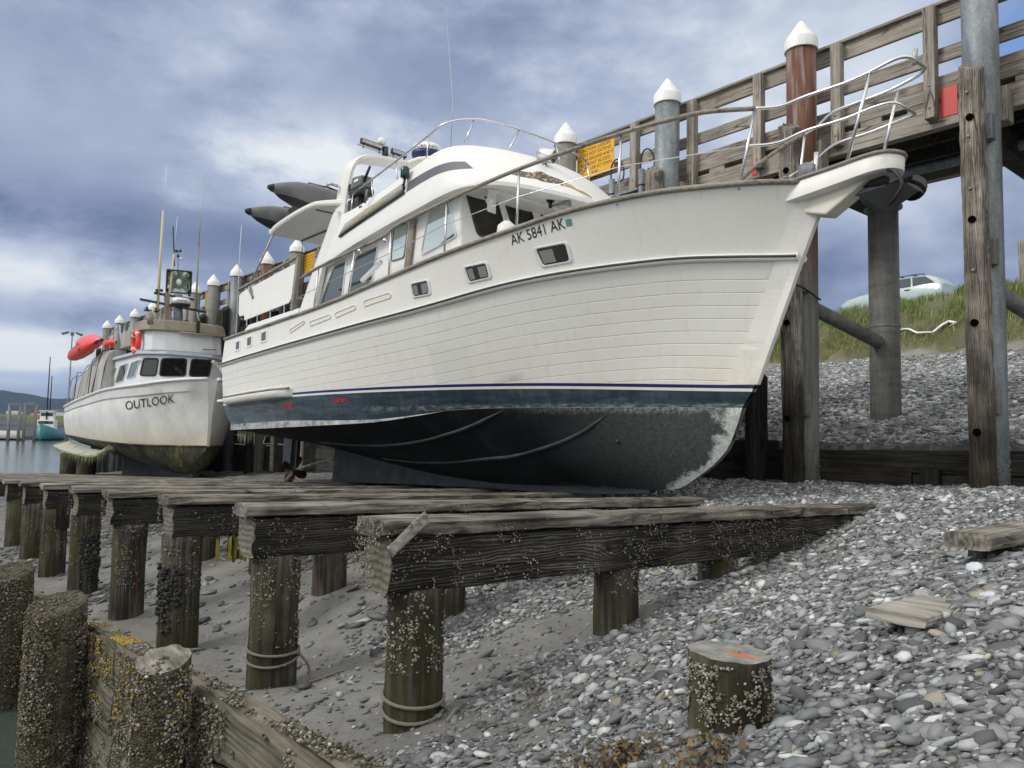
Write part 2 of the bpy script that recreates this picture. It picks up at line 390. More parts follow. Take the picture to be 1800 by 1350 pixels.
# ------------------------------------------------------------------ materials
def gel(n, base=(.81, .81, .79), grime=(.60, .56, .46), amt=.35):
    v = n.coord(); a = n.noise(n.map(v, (.5, 1, .9)), 1.3, 5, .6); b = n.noise(n.map(v, (6, 6, .8)), 1.2, 4, .6)
    k = n.math('MULTIPLY', n.grey(n.math('MULTIPLY_ADD', b, .4, n.math('MULTIPLY', a, .7)), .48, .78), amt)
    return {'Base Color': n.mix(k, base, grime), 'Roughness': n.grey(a, .3, .7, .28, .5)}
M = {}
M['gel'] = mat('white_gelcoat', lambda n: gel(n), spec=.45)
def topsides(n):
    r = gel(n, (.79, .79, .765), (.60, .57, .49), .24)
    v = n.coord(); x, y, z = n.sep(v)[0:3]
    k = n.math('MULTIPLY', n.math('MULTIPLY', n.grey(z, 1.35, .72), n.grey(n.noise(n.map(v, (.7, 1, .6)), 1.7, 5, .65), .32, .66)), n.grey(x, 5.0, 1.5, .0, .60))
    c = n.mix(k, r['Base Color'], (.64, .57, .39))
    patch = n.math('MULTIPLY', n.math('GREATER_THAN', x, 3.55), n.math('LESS_THAN', x, 4.3)); patch = n.math('MULTIPLY', patch, n.grey(z, 1.4, 1.2))
    c = n.mix(n.math('MULTIPLY', patch, .35), c, (.66, .67, .66))
    sc_ = n.grey(n.noise(n.map(v, (1., 1., 9.)), 4., 5, .75), .66, .74, 0, .3)
    stk = n.grey(n.noise(n.map(v, (7, 7, .35)), 1.4, 5, .65), .56, .74, 0, .28); c = n.mix(stk, c, (.50, .46, .38))
    return {'Base Color': n.mix(sc_, c, (.42, .42, .40)), 'Roughness': r['Roughness']}
M['top'] = mat('cream_topsides', topsides, spec=.45)
M['white'] = mat('white_paint', lambda n: gel(n, (.80, .80, .79), (.55, .54, .50), .22), rough=.4)
M['whitegrey'] = mat('grey_white_paint', lambda n: gel(n, (.70, .73, .77), (.52, .52, .48), .3), rough=.4)
M['cream'] = mat('cream_underside', lambda n: gel(n, (.76, .73, .64), (.6, .56, .46), .3))
M['blue'] = mat('blue_boot_stripe', col=(.010, .022, .13), rough=.35)
def band(n):
    v = n.coord(); a = n.noise(n.map(v, (.6, 1, 5)), 2.5, 6, .7); b = n.noise(n.map(v, (5, 5, .7)), 1.5, 5, .7); z = n.sep(v)[2]; x = n.sep(v)[0]
    c = n.ramp(n.math('MULTIPLY_ADD', b, .45, n.math('MULTIPLY', a, .55)), [(.32, (.010, .018, .032)), (.5, (.028, .046, .066)), (.66, (.075, .105, .125)), (.8, (.17, .20, .21))])
    k = n.math('MULTIPLY', n.grey(x, 5.5, 9.5), n.grey(a, .35, .6, .2, .65)); c = n.mix(k, c, (.15, .185, .21))
    wl = n.math('ABSOLUTE', n.math('SUBTRACT', z, n.math('MULTIPLY_ADD', n.noise(n.map(v, (7, 7, 7)), 3, 5, .7), .10, .37)))
    s = n.math('MULTIPLY', n.grey(wl, .055, .01), n.math('MULTIPLY', n.grey(n.noise(n.map(v, (1.6, 1.6, 7)), 5, 7, .75), .44, .62), n.grey(x, 7.5, 4.5)))
    return {'Base Color': n.mix(n.math('MULTIPLY', s, .6), c, (.44, .48, .46)), 'Roughness': .55, 'Normal': n.bump(a, .15, .01)}
M['band'] = mat('faded_boot_top', band, spec=.3)
def bottom(n):
    v = n.coord(); x, y, z = n.sep(v)[0:3]; a = n.noise(v, 2.2, 7, .68); f = n.noise(v, 26, 6, .75)
    c = n.ramp(a, [(.3, (.0025, .0035, .0045)), (.5, (.0055, .0075, .0095)), (.7, (.017, .022, .024))])
    # scum and grey bloom on the forefoot
    fore = n.grey(n.math('ADD', x, n.math('MULTIPLY', a, 1.0)), 3.3, 1.3); c = n.mix(n.math('MULTIPLY', fore, n.grey(f, .3, .62, .25, .8)), c, (.085, .10, .098))
    # worn white paint along the stem and forefoot: the profile is x = stem(z)
    st = n.math('ADD', n.math('MULTIPLY', n.math('POWER', n.math('MAXIMUM', n.math('SUBTRACT', .45, z), 0.), 2.2), .82), .12)
    dist = n.math('SUBTRACT', x, st); pn = n.math('MULTIPLY_ADD', n.noise(v, 2.6, 5, .7), .8, n.math('MULTIPLY', n.noise(v, 9, 7, .78), .35))
    k = n.math('MULTIPLY', n.grey(n.math('ADD', dist, n.math('MULTIPLY', n.math('SUBTRACT', pn, .585), 1.1)), .21, .09), n.grey(f, .36, .55, .5, .95))
    hi = n.math('MULTIPLY', n.grey(n.math('ADD', z, n.math('MULTIPLY', n.math('SUBTRACT', pn, .5), .22)), .335, .405), n.math('MULTIPLY', n.grey(x, 3.6, .8), n.grey(f, .40, .58)))
    lo = n.math('MULTIPLY', n.grey(n.math('ADD', z, n.math('MULTIPLY', n.math('SUBTRACT', pn, .5), .3)), -.60, -.70), n.math('MULTIPLY', n.grey(x, 3.3, 2.2), n.grey(f, .38, .55)))
    kk = n.math('MINIMUM', n.math('ADD', n.math('ADD', n.math('MULTIPLY', k, .9), n.math('MULTIPLY', hi, .36)), n.math('MULTIPLY', lo, .75)), .92)
    return {'Base Color': n.mix(kk, c, (.56, .60, .58)), 'Roughness': n.grey(a, .3, .7, .55, .8), 'Normal': n.bump(f, .25, .006)}
M['bottom'] = mat('dark_antifouling', bottom, spec=.12)
M['keel'] = mat('grey_keel_antifouling', lambda n: {'Base Color': n.ramp(n.noise(n.map(n.coord(), (1.2, 1, 1)), 3, 6, .7), [(.3, (.018, .022, .027)), (.6, (.042, .050, .058)), (.8, (.085, .095, .10))])}, rough=.7, spec=.3)
def chine(n):
    v = n.coord(); a = n.noise(n.map(v, (1, 1, 2)), 5, 7, .72); b = n.noise(v, 3, 4)
    c = n.ramp(a, [(.3, (.05, .06, .06)), (.45, (.24, .27, .28)), (.6, (.40, .43, .43)), (.74, (.22, .18, .11))]); return {'Base Color': n.mix(n.grey(b, .5, .66, 0, .5), c, (.62, .62, .58))}
M['chine'] = mat('scraped_chine_paint', chine, rough=.7)
M['red'] = mat('scraped_red_primer', lambda n: {'Base Color': n.ramp(n.noise(n.coord(), 16, 5, .7), [(.3, (.05, .012, .014)), (.45, (.27, .018, .022)), (.6, (.30, .03, .03)), (.70, (.62, .55, .53))])}, rough=.6)
M['steel'] = mat('stainless_steel', lambda n: {'Roughness': n.grey(n.noise(n.coord(), 9, 4), .3, .7, .18, .38)}, col=(.66, .67, .68), metal=1.)
M['alu'] = mat('dull_aluminium', lambda n: {'Base Color': n.ramp(n.noise(n.map(n.coord(), (6, 6, .8)), 3, 6, .65), [(.3, (.34, .34, .32)), (.6, (.50, .50, .48)), (.8, (.62, .61, .57))])}, metal=.35, rough=.5)
M['railwood'] = wood('grey_teak_rail', (.20, .18, .15), (.40, .375, .33), 'x', 1.6, bump=.2, rough=.6)
M['doorwood'] = wood('worn_teak_door', (.20, .16, .125), (.42, .36, .30), 'z', 1.5, bump=.2, rough=.6)
def glassy(tint, met, rough=.02):
    return dict(col=tint, metal=met, rough=rough, spec=.8)
M['mirror'] = mat('reflective_tinted_glass', **glassy((.62, .68, .66), .92, .03))
M['glass'] = mat('blue_tinted_glass', **glassy((.085, .11, .125), .55, .03))
M['dark'] = mat('dark_glass', **glassy((.012, .012, .012), .0, .04))
M['black'] = mat('black_rubber', col=(.012, .012, .013), rough=.5)
M['pit'] = mat('dark_hole', col=(.003, .003, .003), rough=1., spec=0.)  # black put into the colour for the shade inside holes
M['blackpl'] = mat('black_plastic', col=(.018, .019, .02), rough=.35)
M['grey'] = mat('grey_rubber_strip', col=(.055, .065, .07), rough=.5)
M['tint'] = mat('grey_acrylic_windscreen', lambda n: {'Base Color': n.ramp(n.noise(n.coord(), 3, 5, .6), [(.3, (.085, .095, .11)), (.7, (.14, .15, .165))])}, rough=.35)
M['curtain'] = mat('pale_curtain', lambda n: {'Base Color': n.ramp(n.wave(n.coord(), 22, 2, 2), [(.2, (.10, .09, .085)), (.8, (.34, .31, .29))])}, rough=.9)
M['brownin'] = mat('dark_brown_blind', lambda n: {'Base Color': n.ramp(n.noise(n.coord(), 4, 4), [(.3, (.010, .008, .006)), (.7, (.035, .026, .020))])}, rough=.18, spec=.4)
M['board'] = wood('weathered_name_board', (.27, .27, .262), (.46, .46, .45), 'x', 1.6, bump=.15, stain=.2)
M['gilt'] = mat('faded_gold_lettering', lambda n: {'Base Color': n.ramp(n.noise(n.coord(), 30, 5, .7), [(.35, (.45, .43, .36)), (.5, (.55, .44, .13)), (.7, (.60, .50, .16))])}, rough=.6)
M['ink'] = mat('black_lettering', col=(.01, .01, .012), rough=.5)
M['navy'] = mat('navy_lettering', col=(.012, .022, .11), rough=.4)
M['teal'] = mat('teal_sticker', col=(.10, .28, .26), rough=.5)
def leopard(n):
    v = n.coord(); x = n.sep(v)[1]; d = n.voro(n.map(v, (1, 1, 1.6)), 15); k = n.math('LESS_THAN', n.math('ADD', d, n.math('MULTIPLY', n.noise(v, 30, 2), .25)), .46)
    return {'Base Color': n.mix(k, (.022, .020, .022), (.62, .40, .06))}
M['leopard'] = mat('black_trim_with_yellow_spots', leopard, rough=.35)
M['ochre'] = mat('ochre_trim', col=(.46, .29, .06), rough=.4)
M['hyp'] = mat('grey_hypalon', lambda n: {'Base Color': n.ramp(n.noise(n.coord(), 4, 5, .6), [(.3, (.10, .105, .11)), (.7, (.17, .175, .18))])}, rough=.65)
M['hypd'] = mat('black_hypalon', col=(.010, .011, .013), rough=.6)
M['galv'] = mat('galvanised_steel', lambda n: {'Base Color': n.ramp(n.math('MULTIPLY_ADD', n.voro(n.shift(n.coord()), 30, 'F1', 1), .14, n.math('MULTIPLY', n.noise(n.map(n.shift(n.coord()), (4, 4, 1)), 1.6, 6, .65), .84)), [(.28, (.10, .12, .135)), (.5, (.19, .215, .235)), (.72, (.33, .355, .37))])}, rough=.55, metal=.25)
def pilemat(n):
    v = n.shift(n.coord()); z = n.sep(n.coord('Object'))[2]
    a = n.noise(n.map(v, (1, 1, 3.5)), 2.3, 7, .7); b = n.noise(n.map(v, (5, 5, .6)), 1.7, 6, .7)
    f = n.math('MULTIPLY_ADD', a, .5, n.math('MULTIPLY', b, .5))
    c = n.ramp(f, [(.33, (.085, .088, .082)), (.5, (.175, .18, .172)), (.66, (.26, .262, .25))])
    k = n.grey(n.math('ADD', z, n.math('MULTIPLY', a, 1.2)), 5.0, 4.2)
    top = n.ramp(f, [(.33, (.115, .118, .108)), (.5, (.19, .19, .175)), (.68, (.29, .285, .26))]); c = n.mix(k, top, c)
    wet = n.grey(n.math('ADD', z, n.math('MULTIPLY', b, .9)), 1.1, .1); c = n.mix(n.math('MULTIPLY', wet, .8), c, (.05, .052, .045))
    return {'Base Color': c, 'Normal': n.bump(f, .2, .01)}
M['pile'] = mat('weathered_steel_pile', pilemat, rough=.7, metal=.1)
def rusty(n):
    v = n.coord(); th = n.math('ARCTAN2', n.sep(v)[1], n.sep(v)[0]); z = n.sep(v)[2]
    a = n.noise(n.map(v, (5, 5, .5)), 2.2, 6, .65); c = n.ramp(a, [(.3, (.060, .028, .019)), (.5, (.125, .050, .027)), (.68, (.19, .085, .045)), (.8, (.26, .24, .21))])
    gk = n.grey(n.noise(n.map(v, (4, 4, .35)), 1.9, 5, .6), .52, .62); c = n.mix(n.math('MULTIPLY', gk, .8), c, (.23, .22, .20))
    low = n.grey(n.math('ADD', z, n.math('MULTIPLY', a, 1.)), 3.6, 2.6); c = n.mix(low, c, n.ramp(a, [(.3, (.10, .10, .095)), (.7, (.24, .24, .225))]))
    return {'Base Color': c}
M['rust'] = mat('rusty_steel_pile', rusty, rough=.75)
M['cap'] = mat('white_plastic_cap', lambda n: {'Base Color': n.ramp(n.noise(n.map(n.coord(), (5, 5, 1)), 3, 5), [(.3, (.70, .71, .72)), (.7, (.82, .82, .82))])}, rough=.4)
M['dockwood_x'] = wood('weathered_dock_plank', (.20, .178, .152), (.43, .395, .35), 'x', 1., bump=.4, stain=.6)
M['dockwood_z'] = wood('weathered_dock_post', (.21, .187, .158), (.43, .395, .345), 'z', 1., bump=.4)
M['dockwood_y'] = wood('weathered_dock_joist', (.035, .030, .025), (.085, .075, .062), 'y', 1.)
M['fender'] = wood('rough_fender_timber', (.17, .15, .128), (.47, .43, .38), 'z', .7, bump=1., stain=.8, wet=(1.5, .4, (.17, .17, .155)), knots=.25)
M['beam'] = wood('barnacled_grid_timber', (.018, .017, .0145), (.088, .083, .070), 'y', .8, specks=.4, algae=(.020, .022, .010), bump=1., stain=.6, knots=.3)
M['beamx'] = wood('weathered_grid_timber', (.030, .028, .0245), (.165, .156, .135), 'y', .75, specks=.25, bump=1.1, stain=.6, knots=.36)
M['capplank'] = wood('pale_cap_plank', (.085, .078, .067), (.33, .31, .27), 'y', .9, specks=.25, bump=.8, stain=.7)
M['endgrain'] = mat('weathered_end_grain', lambda n: {'Base Color': n.mix(n.grey(n.noise(n.coord(), 3, 3), .45, .7, 0, .4), n.ramp(n.math('MULTIPLY_ADD', n.noise(n.coord(), 30, 5, .7), .7, n.math('MULTIPLY', n.wave(n.coord(), 7, 3, 3, 1.5, ty='RINGS'), .3)), [(.3, (.08, .073, .06)), (.7, (.20, .185, .155))]), (.10, .11, .035))}, rough=.9)
def post(name, crust=False, lo=(.026, .0235, .0185), hi=(.135, .122, .097)):
    def fn(n):
        v = n.shift(n.coord()); g = n.noise(n.map(v, (22, 22, 1.2)), 1, 6, .65, .2); b = n.noise(v, 2.2, 5, .65)
        f = n.math('ADD', g, n.math('MULTIPLY', n.math('SUBTRACT', b, .5), .6)); c = n.ramp(f, [(.28, tuple(x*.4 for x in lo)), (.45, lo), (.75, hi)])
        c = n.mix(n.grey(n.noise(n.map(v, (2, 2, 1)), 1.3, 4, .6), .48, .66, 0, .8), c, (.045, .046, .012))
        r_ = n.noise(n.map(v, (9, 9, .6)), 1.2, 4); c = n.mix(n.grey(r_, .60, .74, 0, .6), c, (.13, .055, .018))
        if crust:
            vo = n.voro(v, 85, 'F1'); cr = n.grey(n.noise(v, 3.2, 4, .6), .40, .52); c2 = n.ramp(n.voro(v, 85, 'F1', 1), [(.2, (.020, .019, .014)), (.6, (.085, .072, .045)), (.95, (.20, .175, .12))]); c = n.mix(cr, c, c2); f = n.math('ADD', f, n.math('MULTIPLY', n.math('MULTIPLY', vo, -2.), cr))
        return {'Base Color': c, 'Normal': n.bump(f, .8, .014)}
    return mat(name, fn, rough=.8, spec=.3)
M['post'] = post('weedy_support_pile')
M['wallpost'] = post('weedy_bulkhead_pile', True, (.030, .030, .022), (.105, .10, .075))
M['wallplank'] = wood('weedy_bulkhead_plank', (.07, .064, .048), (.24, .22, .175), 'x', .9, specks=.3, algae=(.04, .038, .016), bump=.9)
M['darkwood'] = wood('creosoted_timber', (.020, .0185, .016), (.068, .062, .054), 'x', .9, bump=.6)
M['darkwood_z'] = wood('creosoted_post', (.014, .013, .011), (.05, .045, .038), 'z', .9, bump=.8)
M['driftwood'] = wood('bleached_driftwood', (.17, .16, .14), (.46, .44, .40), 'x', .8, bump=.8)
M['shell'] = mat('barnacle_shell', lambda n: {'Base Color': n.attr('tint')}, rough=.8)
M['stone'] = mat('beach_stone', lambda n: {'Base Color': n.mix(n.grey(n.noise(n.coord(), 55, 4, .7), .35, .7, 0, .3), n.attr('tint'), (.07, .075, .08)), 'Roughness': .62}, spec=.4)
M['weed'] = mat('brown_rockweed', lambda n: {'Base Color': n.attr('tint'), 'Roughness': .45})
M['rope'] = mat('grey_rope', lambda n: {'Base Color': n.ramp(n.wave(n.coord(), 60, 3, 2), [(.2, (.10, .09, .075)), (.8, (.25, .23, .20))])}, rough=.9)
M['yellow'] = mat('yellow_sign_paint', lambda n: {'Base Color': n.ramp(n.noise(n.coord(), 3, 4), [(.3, (.68, .36, .012)), (.7, (.74, .41, .02))])}, rough=.4)
M['redpanel'] = mat('red_reflector', col=(.55, .03, .025), rough=.4)
M['orange'] = mat('red_orange_buoy_vinyl', lambda n: {'Base Color': n.ramp(n.noise(n.coord(), 4, 4), [(.3, (.72, .045, .022)), (.7, (.80, .07, .04))])}, rough=.4)
M['pink'] = mat('faded_pink_buoy_vinyl', lambda n: {'Base Color': n.ramp(n.noise(n.coord(), 4, 4), [(.3, (.74, .09, .12)), (.7, (.80, .16, .20))])}, rough=.45)
M['copper'] = mat('dull_bronze_propeller', lambda n: {'Base Color': n.ramp(n.noise(n.coord(), 6, 4), [(.3, (.022, .011, .008)), (.7, (.045, .022, .016))])}, rough=.5, metal=.4)
M['tan'] = mat('tan_visor_paint', lambda n: {'Base Color': n.ramp(n.noise(n.coord(), 2.5, 5, .6), [(.3, (.20, .175, .13)), (.62, (.245, .215, .165)), (.75, (.42, .38, .30))])}, rough=.5)
def oldhull(n):
    v = n.coord(); x, y, z = n.sep(v)[0:3]; a = n.noise(n.map(v, (1, 1, 1)), 1.4, 6, .62); b = n.noise(n.map(v, (4, 4, .5)), 1.5, 5, .65)
    c = n.ramp(a, [(.3, (.56, .58, .59)), (.5, (.68, .69, .68)), (.7, (.77, .775, .76))])
    k = n.math('MULTIPLY', n.grey(n.math('ADD', z, n.math('MULTIPLY', n.math('SUBTRACT', b, .5), .5)), .25, -.32), .6); c = n.mix(k, c, (.52, .43, .28))
    return {'Base Color': n.mix(n.grey(n.noise(n.map(v, (9, 9, .6)), 1.3, 5), .62, .75, 0, .5), c, (.36, .30, .20)), 'Normal': n.bump(a, .1, .02)}
M['oldhull'] = mat('dull_white_hull_paint', oldhull, rough=.4)
def slime(n):
    v = n.coord(); a = n.noise(n.map(v, (6, 6, .9)), 1.6, 6, .7); b = n.noise(v, 1.4, 4)
    c = n.ramp(a, [(.3, (.010, .012, .006)), (.46, (.045, .047, .015)), (.6, (.12, .115, .05)), (.74, (.34, .34, .26))]); return {'Base Color': n.mix(n.grey(b, .42, .6), c, (.014, .015, .012)), 'Normal': n.bump(a, .5, .02)}
M['slime'] = mat('algae_covered_bottom', slime, rough=.75)
M['silver'] = mat('bare_aluminium_panel', lambda n: {'Base Color': n.ramp(n.noise(n.map(n.coord(), (3, 3, .5)), 1.6, 6, .65), [(.3, (.30, .29, .265)), (.55, (.43, .42, .39)), (.75, (.56, .55, .52))])}, metal=.25, rough=.45)
M['carpaint'] = mat('pale_blue_car_paint', col=(.42, .51, .51), rough=.25, metal=.1)
M['tealhull'] = mat('teal_hull_paint', lambda n: {'Base Color': n.ramp(n.noise(n.coord(), 1, 5), [(.3, (.035, .17, .19)), (.7, (.06, .24, .26))])}, rough=.5)
M['water'] = mat('harbour_water', lambda n: {'Normal': n.bump(n.math('ADD', n.noise(n.map(n.coord(), (1, 1, 1)), .9, 5, .6), n.math('MULTIPLY', n.noise(n.coord(), 5, 4), .3)), .35, .12)}, col=(.055, .075, .066), rough=.09, spec=.5)
M['hill'] = mat('forested_hillside', lambda n: {'Base Color': n.ramp(n.noise(n.coord(), .02, 9, .75), [(.35, (.008, .016, .014)), (.55, (.018, .030, .024)), (.68, (.045, .06, .045))])}, rough=1., spec=0.)
M['spit'] = mat('grassy_spit', lambda n: {'Base Color': n.ramp(n.noise(n.coord(), .04, 6, .7), [(.4, (.13, .13, .12)), (.5, (.12, .145, .05)), (.7, (.16, .18, .07))])}, rough=1., spec=0.)
# ------------------------------------------------------------------ ground
WATER_Z = -2.45
def sstep(x, a, b): t = np.clip((x-a)/(b-a), 0, 1); return t*t*(3-2*t)
def G0(w, s):
    w = np.asarray(w, float); s = np.asarray(s, float)
    b = np.interp(w, [-60, -9, -3, -.99, -.90, .5, 2.2, 3.5, 5., 6.2, 8.3], [-9, -6, -4.4, -3.6, -1.87, -1.68, -1.33, -1.15, -.86, -.62, -.5])
    up = .285*np.clip(-s, 0, 6)*np.interp(w, [-1.1, 1.6, 3.4, 8.4], [1, .97, .76, .15])
    dn = np.interp(s, [0, 2.1, 4.2, 6.3, 10, 20, 34], [0, -.30, -.47, -.56, -.62, -.72, -1.2]); dk = -.0385*np.clip(s, 0, 40)
    kw = np.clip((w-1)/5, 0, 1); z = b+up+np.where(s > 0, dn*(1-kw)+dk*kw, 0)
    beach = .03-.018*s+.2*(w-8.5)+.25*np.sin(w*.5+s*.3)*np.clip((w-9)/10, 0, .35)
    crest = 5.62-.062*s
    bank = np.interp(w, [0, 22.2, 23.2, 24.6, 25.6, 27.2, 30.5, 36, 900], [0, 0, .26, .82, 1., .96, 1.22, 1.28, 1.3])
    zb = beach*(w < 22.2)+(w >= 22.2)*(2.77-.018*s+bank*(crest-2.77))
    z = np.where(w > 8.5, zb, z)
    fall = sstep(s, 11, 27)*np.clip((w-8.4)/4, 0, 1); z = z*(1-fall)+(-5.)*fall
    z = z-(sstep(s, 36, 50))*6
    return z
def masks(w, s):
    """gravel cover, grass cover"""
    nz = fbm(w*.9+3, s*.9+7, 5)
    g = np.maximum(sstep(w+1.6*(nz-.45), 2.0, 2.9), sstep(-s+1.5*(nz-.45), .05, .8)); 
    g = np.maximum(g, .55*sstep(fbm(w*1.3+40, s*.5, 9), .50, .60)*(s > .8))
    bare = sstep(fbm(w*1.1+11, s*1.1-5, 23), .30, .36); g = g*(.25+.75*bare)
    g = np.where(w > 8.45, np.where(w < 21.8, 1., 0.), g)
    gr = sstep(w+1.2*(fbm(w*.6, s*.6, 31)-.5), 22.1, 23.0)*(w < 29)
    return g, gr
def G(w, s):
    z = G0(w, s); g, gr = masks(w, s); near = (np.abs(s) < 40)
    z = z+near*((fbm(w*1.1, s*1.1, 1)-.47)*.16*(w > -.9)+(fbm(w*5, s*5, 2)-.47)*.05+(fbm(w*16, s*16, 3)-.47)*.022*(w < 9))
    z = z+gr*(fbm(w*1.4, s*1.4, 8)-.47)*.7
    return z
def normal(w, s, e=.08):
    dz1 = (G(w+e, s)-G(w-e, s))/(2*e); dz2 = (G(w, s+e)-G(w, s-e))/(2*e)
    n_ = np.stack([-dz2, dz1, np.ones_like(dz1)], 1); return n_/np.linalg.norm(n_, axis=1)[:, None]   # in dock axes (x=s, y=-w)

wa = np.concatenate([[-900, -300, -100, -40, -20, -9, -6, -3, -2, -1.5, -1.2, -1.0, -.985], np.arange(-.90, 8.44, .05), [8.46, 8.54], np.arange(8.6, 30, .16), [31, 33, 36, 40, 60, 120, 300, 900]])
sa = np.concatenate([[-900, -300, -120, -60, -30, -18, -12, -9, -7.5], np.arange(-6.5, 12, .06), np.arange(12, 45, .4), [50, 60, 90, 150, 300, 600, 2600]])
Wg, Sg = np.meshgrid(wa, sa, indexing='ij'); zg = G(Wg.ravel(), Sg.ravel())
V = np.stack([Sg.ravel(), -Wg.ravel(), zg], 1); nw, ns = len(wa), len(sa)
i0 = (np.arange(nw-1)[:, None]*ns+np.arange(ns-1)[None]).ravel(); Fq = np.stack([i0, i0+1, i0+ns+1, i0+ns], 1)[:, ::-1]
g_, gr_ = masks(Wg.ravel(), Sg.ravel()); tint = np.stack([g_, gr_, np.clip((Wg.ravel()-27)/2, 0, 1)], 1)
def groundmat(n):
    v = n.coord(); at = n.new('ShaderNodeAttribute', attribute_name='tint'); r, g, b = n.sep(at.outputs['Color'])[0:3]
    a = n.noise(v, 1.5, 6, .62); f = n.noise(v, 22, 6, .7); sh = n.voro(n.map(v, (1, .55, 1)), 13, 'F1', 1); w_ = n.sep(v)[1]
    mud = n.ramp(n.math('MULTIPLY_ADD', f, .35, n.math('MULTIPLY', a, .65)), [(.3, (.11, .11, .106)), (.5, (.20, .198, .19)), (.7, (.285, .28, .268))])
    mud = n.mix(n.grey(n.noise(v, .8, 5, .6), .47, .66, 0, .6), mud, (.105, .102, .088))
    grv = n.ramp(n.math('MULTIPLY_ADD', sh, .5, n.math('MULTIPLY', f, .5)), [(.25, (.04, .041, .042)), (.5, (.10, .103, .105)), (.75, (.19, .193, .195))])
    gra = n.ramp(n.math('MULTIPLY_ADD', f, .5, n.math('MULTIPLY', a, .5)), [(.3, (.05, .045, .028)), (.5, (.085, .085, .032)), (.7, (.15, .14, .06))])
    c = n.mix(r, mud, grv); c = n.mix(g, c, gra); c = n.mix(b, c, (.16, .155, .145))
    h = n.math('ADD', n.math('MULTIPLY', f, .5), n.math('MULTIPLY', sh, .3))
    return {'Base Color': c, 'Normal': n.bump(h, .7, .03), 'Roughness': n.math('ADD', n.grey(r, 0, 1, .0, .45), n.grey(n.noise(v, .9, 4), .35, .65, .34, .6))}
ground = mesh_np('ground', V, Fq, mat('beach_ground', groundmat, spec=.35), tint); ground.matrix_world = MD; ground['kind'] = 'structure'

# ------------------------------------------------------------------ water, far shore
o = solo(MB().add([(-900, .96, WATER_Z), (-900, 900, WATER_Z), (9000, 9000, WATER_Z), (9000, -6000, WATER_Z), (24., -600, WATER_Z), (24., .96, WATER_Z)], [(0, 1, 2, 3, 4, 5)]), 'water', None, None, M['water'], kind='structure')
def far(px, py, dist):
    """point at a given distance in the direction of a photo pixel"""
    q = ray(px, py); return Vector(q*(dist/math.hypot(q[0], q[1])))
# forested ridge across the bay
mb = MB(); rows = []
for i in range(90):
    a = -62+i*.62; q = Vector((math.sin(R(a)), math.cos(R(a)), 0)); h = 104+9*math.sin(i*.31)+5*math.sin(i*.83+1)+3*math.sin(i*2.1)
    rows.append([q*2700+Vector((0, 0, -4)), q*2900+Vector((0, 0, h*.45)), q*3150+Vector((0, 0, h*.85)), q*3400+Vector((0, 0, h*1.16+random.uniform(-2, 2))), q*4300+Vector((0, 0, h*.9)), q*4500+Vector((0, 0, -4))])
mb.loft(rows, 0, True, False); hill = mb.build('hills', M['hill']); hill['kind'] = 'structure'
mb = MB(); rows = []
for i in range(40):
    a = -60+i*1.1; q = Vector((math.sin(R(a)), math.cos(R(a)), 0)); rows.append([q*300+Vector((0, 0, -3)), q*306+Vector((0, 0, 3.2)), q*320+Vector((0, 0, 4.8)), q*700+Vector((0, 0, 6.5)), q*720+Vector((0, 0, -3))])
mb.loft(rows, 0, True, False); o = mb.build('far_shore', M['spit']); o['kind'] = 'structure'

# ------------------------------------------------------------------ pebbles
def stones(name, w0, w1, s0, s1, dens, smin, smed, smax, cut, sub, sig=.5, tilt=.25, bright=1., gmin=0., flat=(.25, .6)):
    n_ = int((w1-w0)*(s1-s0)*dens); w_ = rng.uniform(w0, w1, n_); s_ = rng.uniform(s0, s1, n_)
    g, _ = masks(w_, s_); keep = rng.random(n_) < cut(g); w_, s_ = w_[keep], s_[keep]
    z = G(w_, s_); P = np.stack([s_, -w_, z], 1); k = visible(d2w(P), .7); P, w_, s_ = P[k], w_[k], s_[k]; n_ = len(P)
    size = np.clip(np.exp(rng.normal(math.log(smed), sig, n_)), smin, smax)
    v = rng.choice([.085, .14, .20, .275, .39, .54], n_, p=[.10, .22, .28, .22, .12, .06])*rng.uniform(.75, 1.3, n_)*bright*np.interp(w_, [0, 1.5, 4.5], [.88, .95, 1.08])  # stones darken towards the mud: wet tone plus shade put into the colour
    hue = rng.random(n_); C = np.stack([v*.97, v*1.0, v*1.02], 1)
    C[hue < .03] *= (1.18, 1.05, .80); C[(hue > .5) & (hue < .68)] *= (.95, 1.0, 1.05)
    o = blobs(name, P, normal(w_, s_), size, np.clip(C, .02, .75), M['stone'], sub, flat=flat, elong=(1., 2.0), tilt=tilt, sink=.22)
    o.matrix_world = MD; o['kind'] = 'stuff'; return o
full = lambda g: .04+.96*g**1.3
stones('gravel', -.85, 8.4, -4.2, 2.4, 2300, .0065, .0122, .045, full, 1, .45)
stones('pebbles', -.85, 8.4, -4.4, 1.6, 75, .016, .023, .046, full, 2, .36)
stones('gravel', 4.2, 8.4, 1.5, 8., 1000, .009, .016, .04, full, 1, .4)
stones('gravel', .5, 8.4, -7.5, -4.2, 900, .010, .0165, .05, full, 1, .45)
stones('gravel', 8.6, 22.3, -7, 13, 700, .014, .025, .07, lambda g: .9*np.ones_like(g), 1, .42, flat=(.28, .6))
stones('shale', -.85, 5.5, 1.2, 16, 260, .016, .030, .075, lambda g: .05+.95*g, 1, .45, tilt=.12, bright=.75, flat=(.16, .36))
stones('shale', -.85, 3., -1.6, 5, 38, .010, .016, .045, lambda g: .5*(1-g), 1, .45, tilt=.1, bright=.7, flat=(.2, .4))

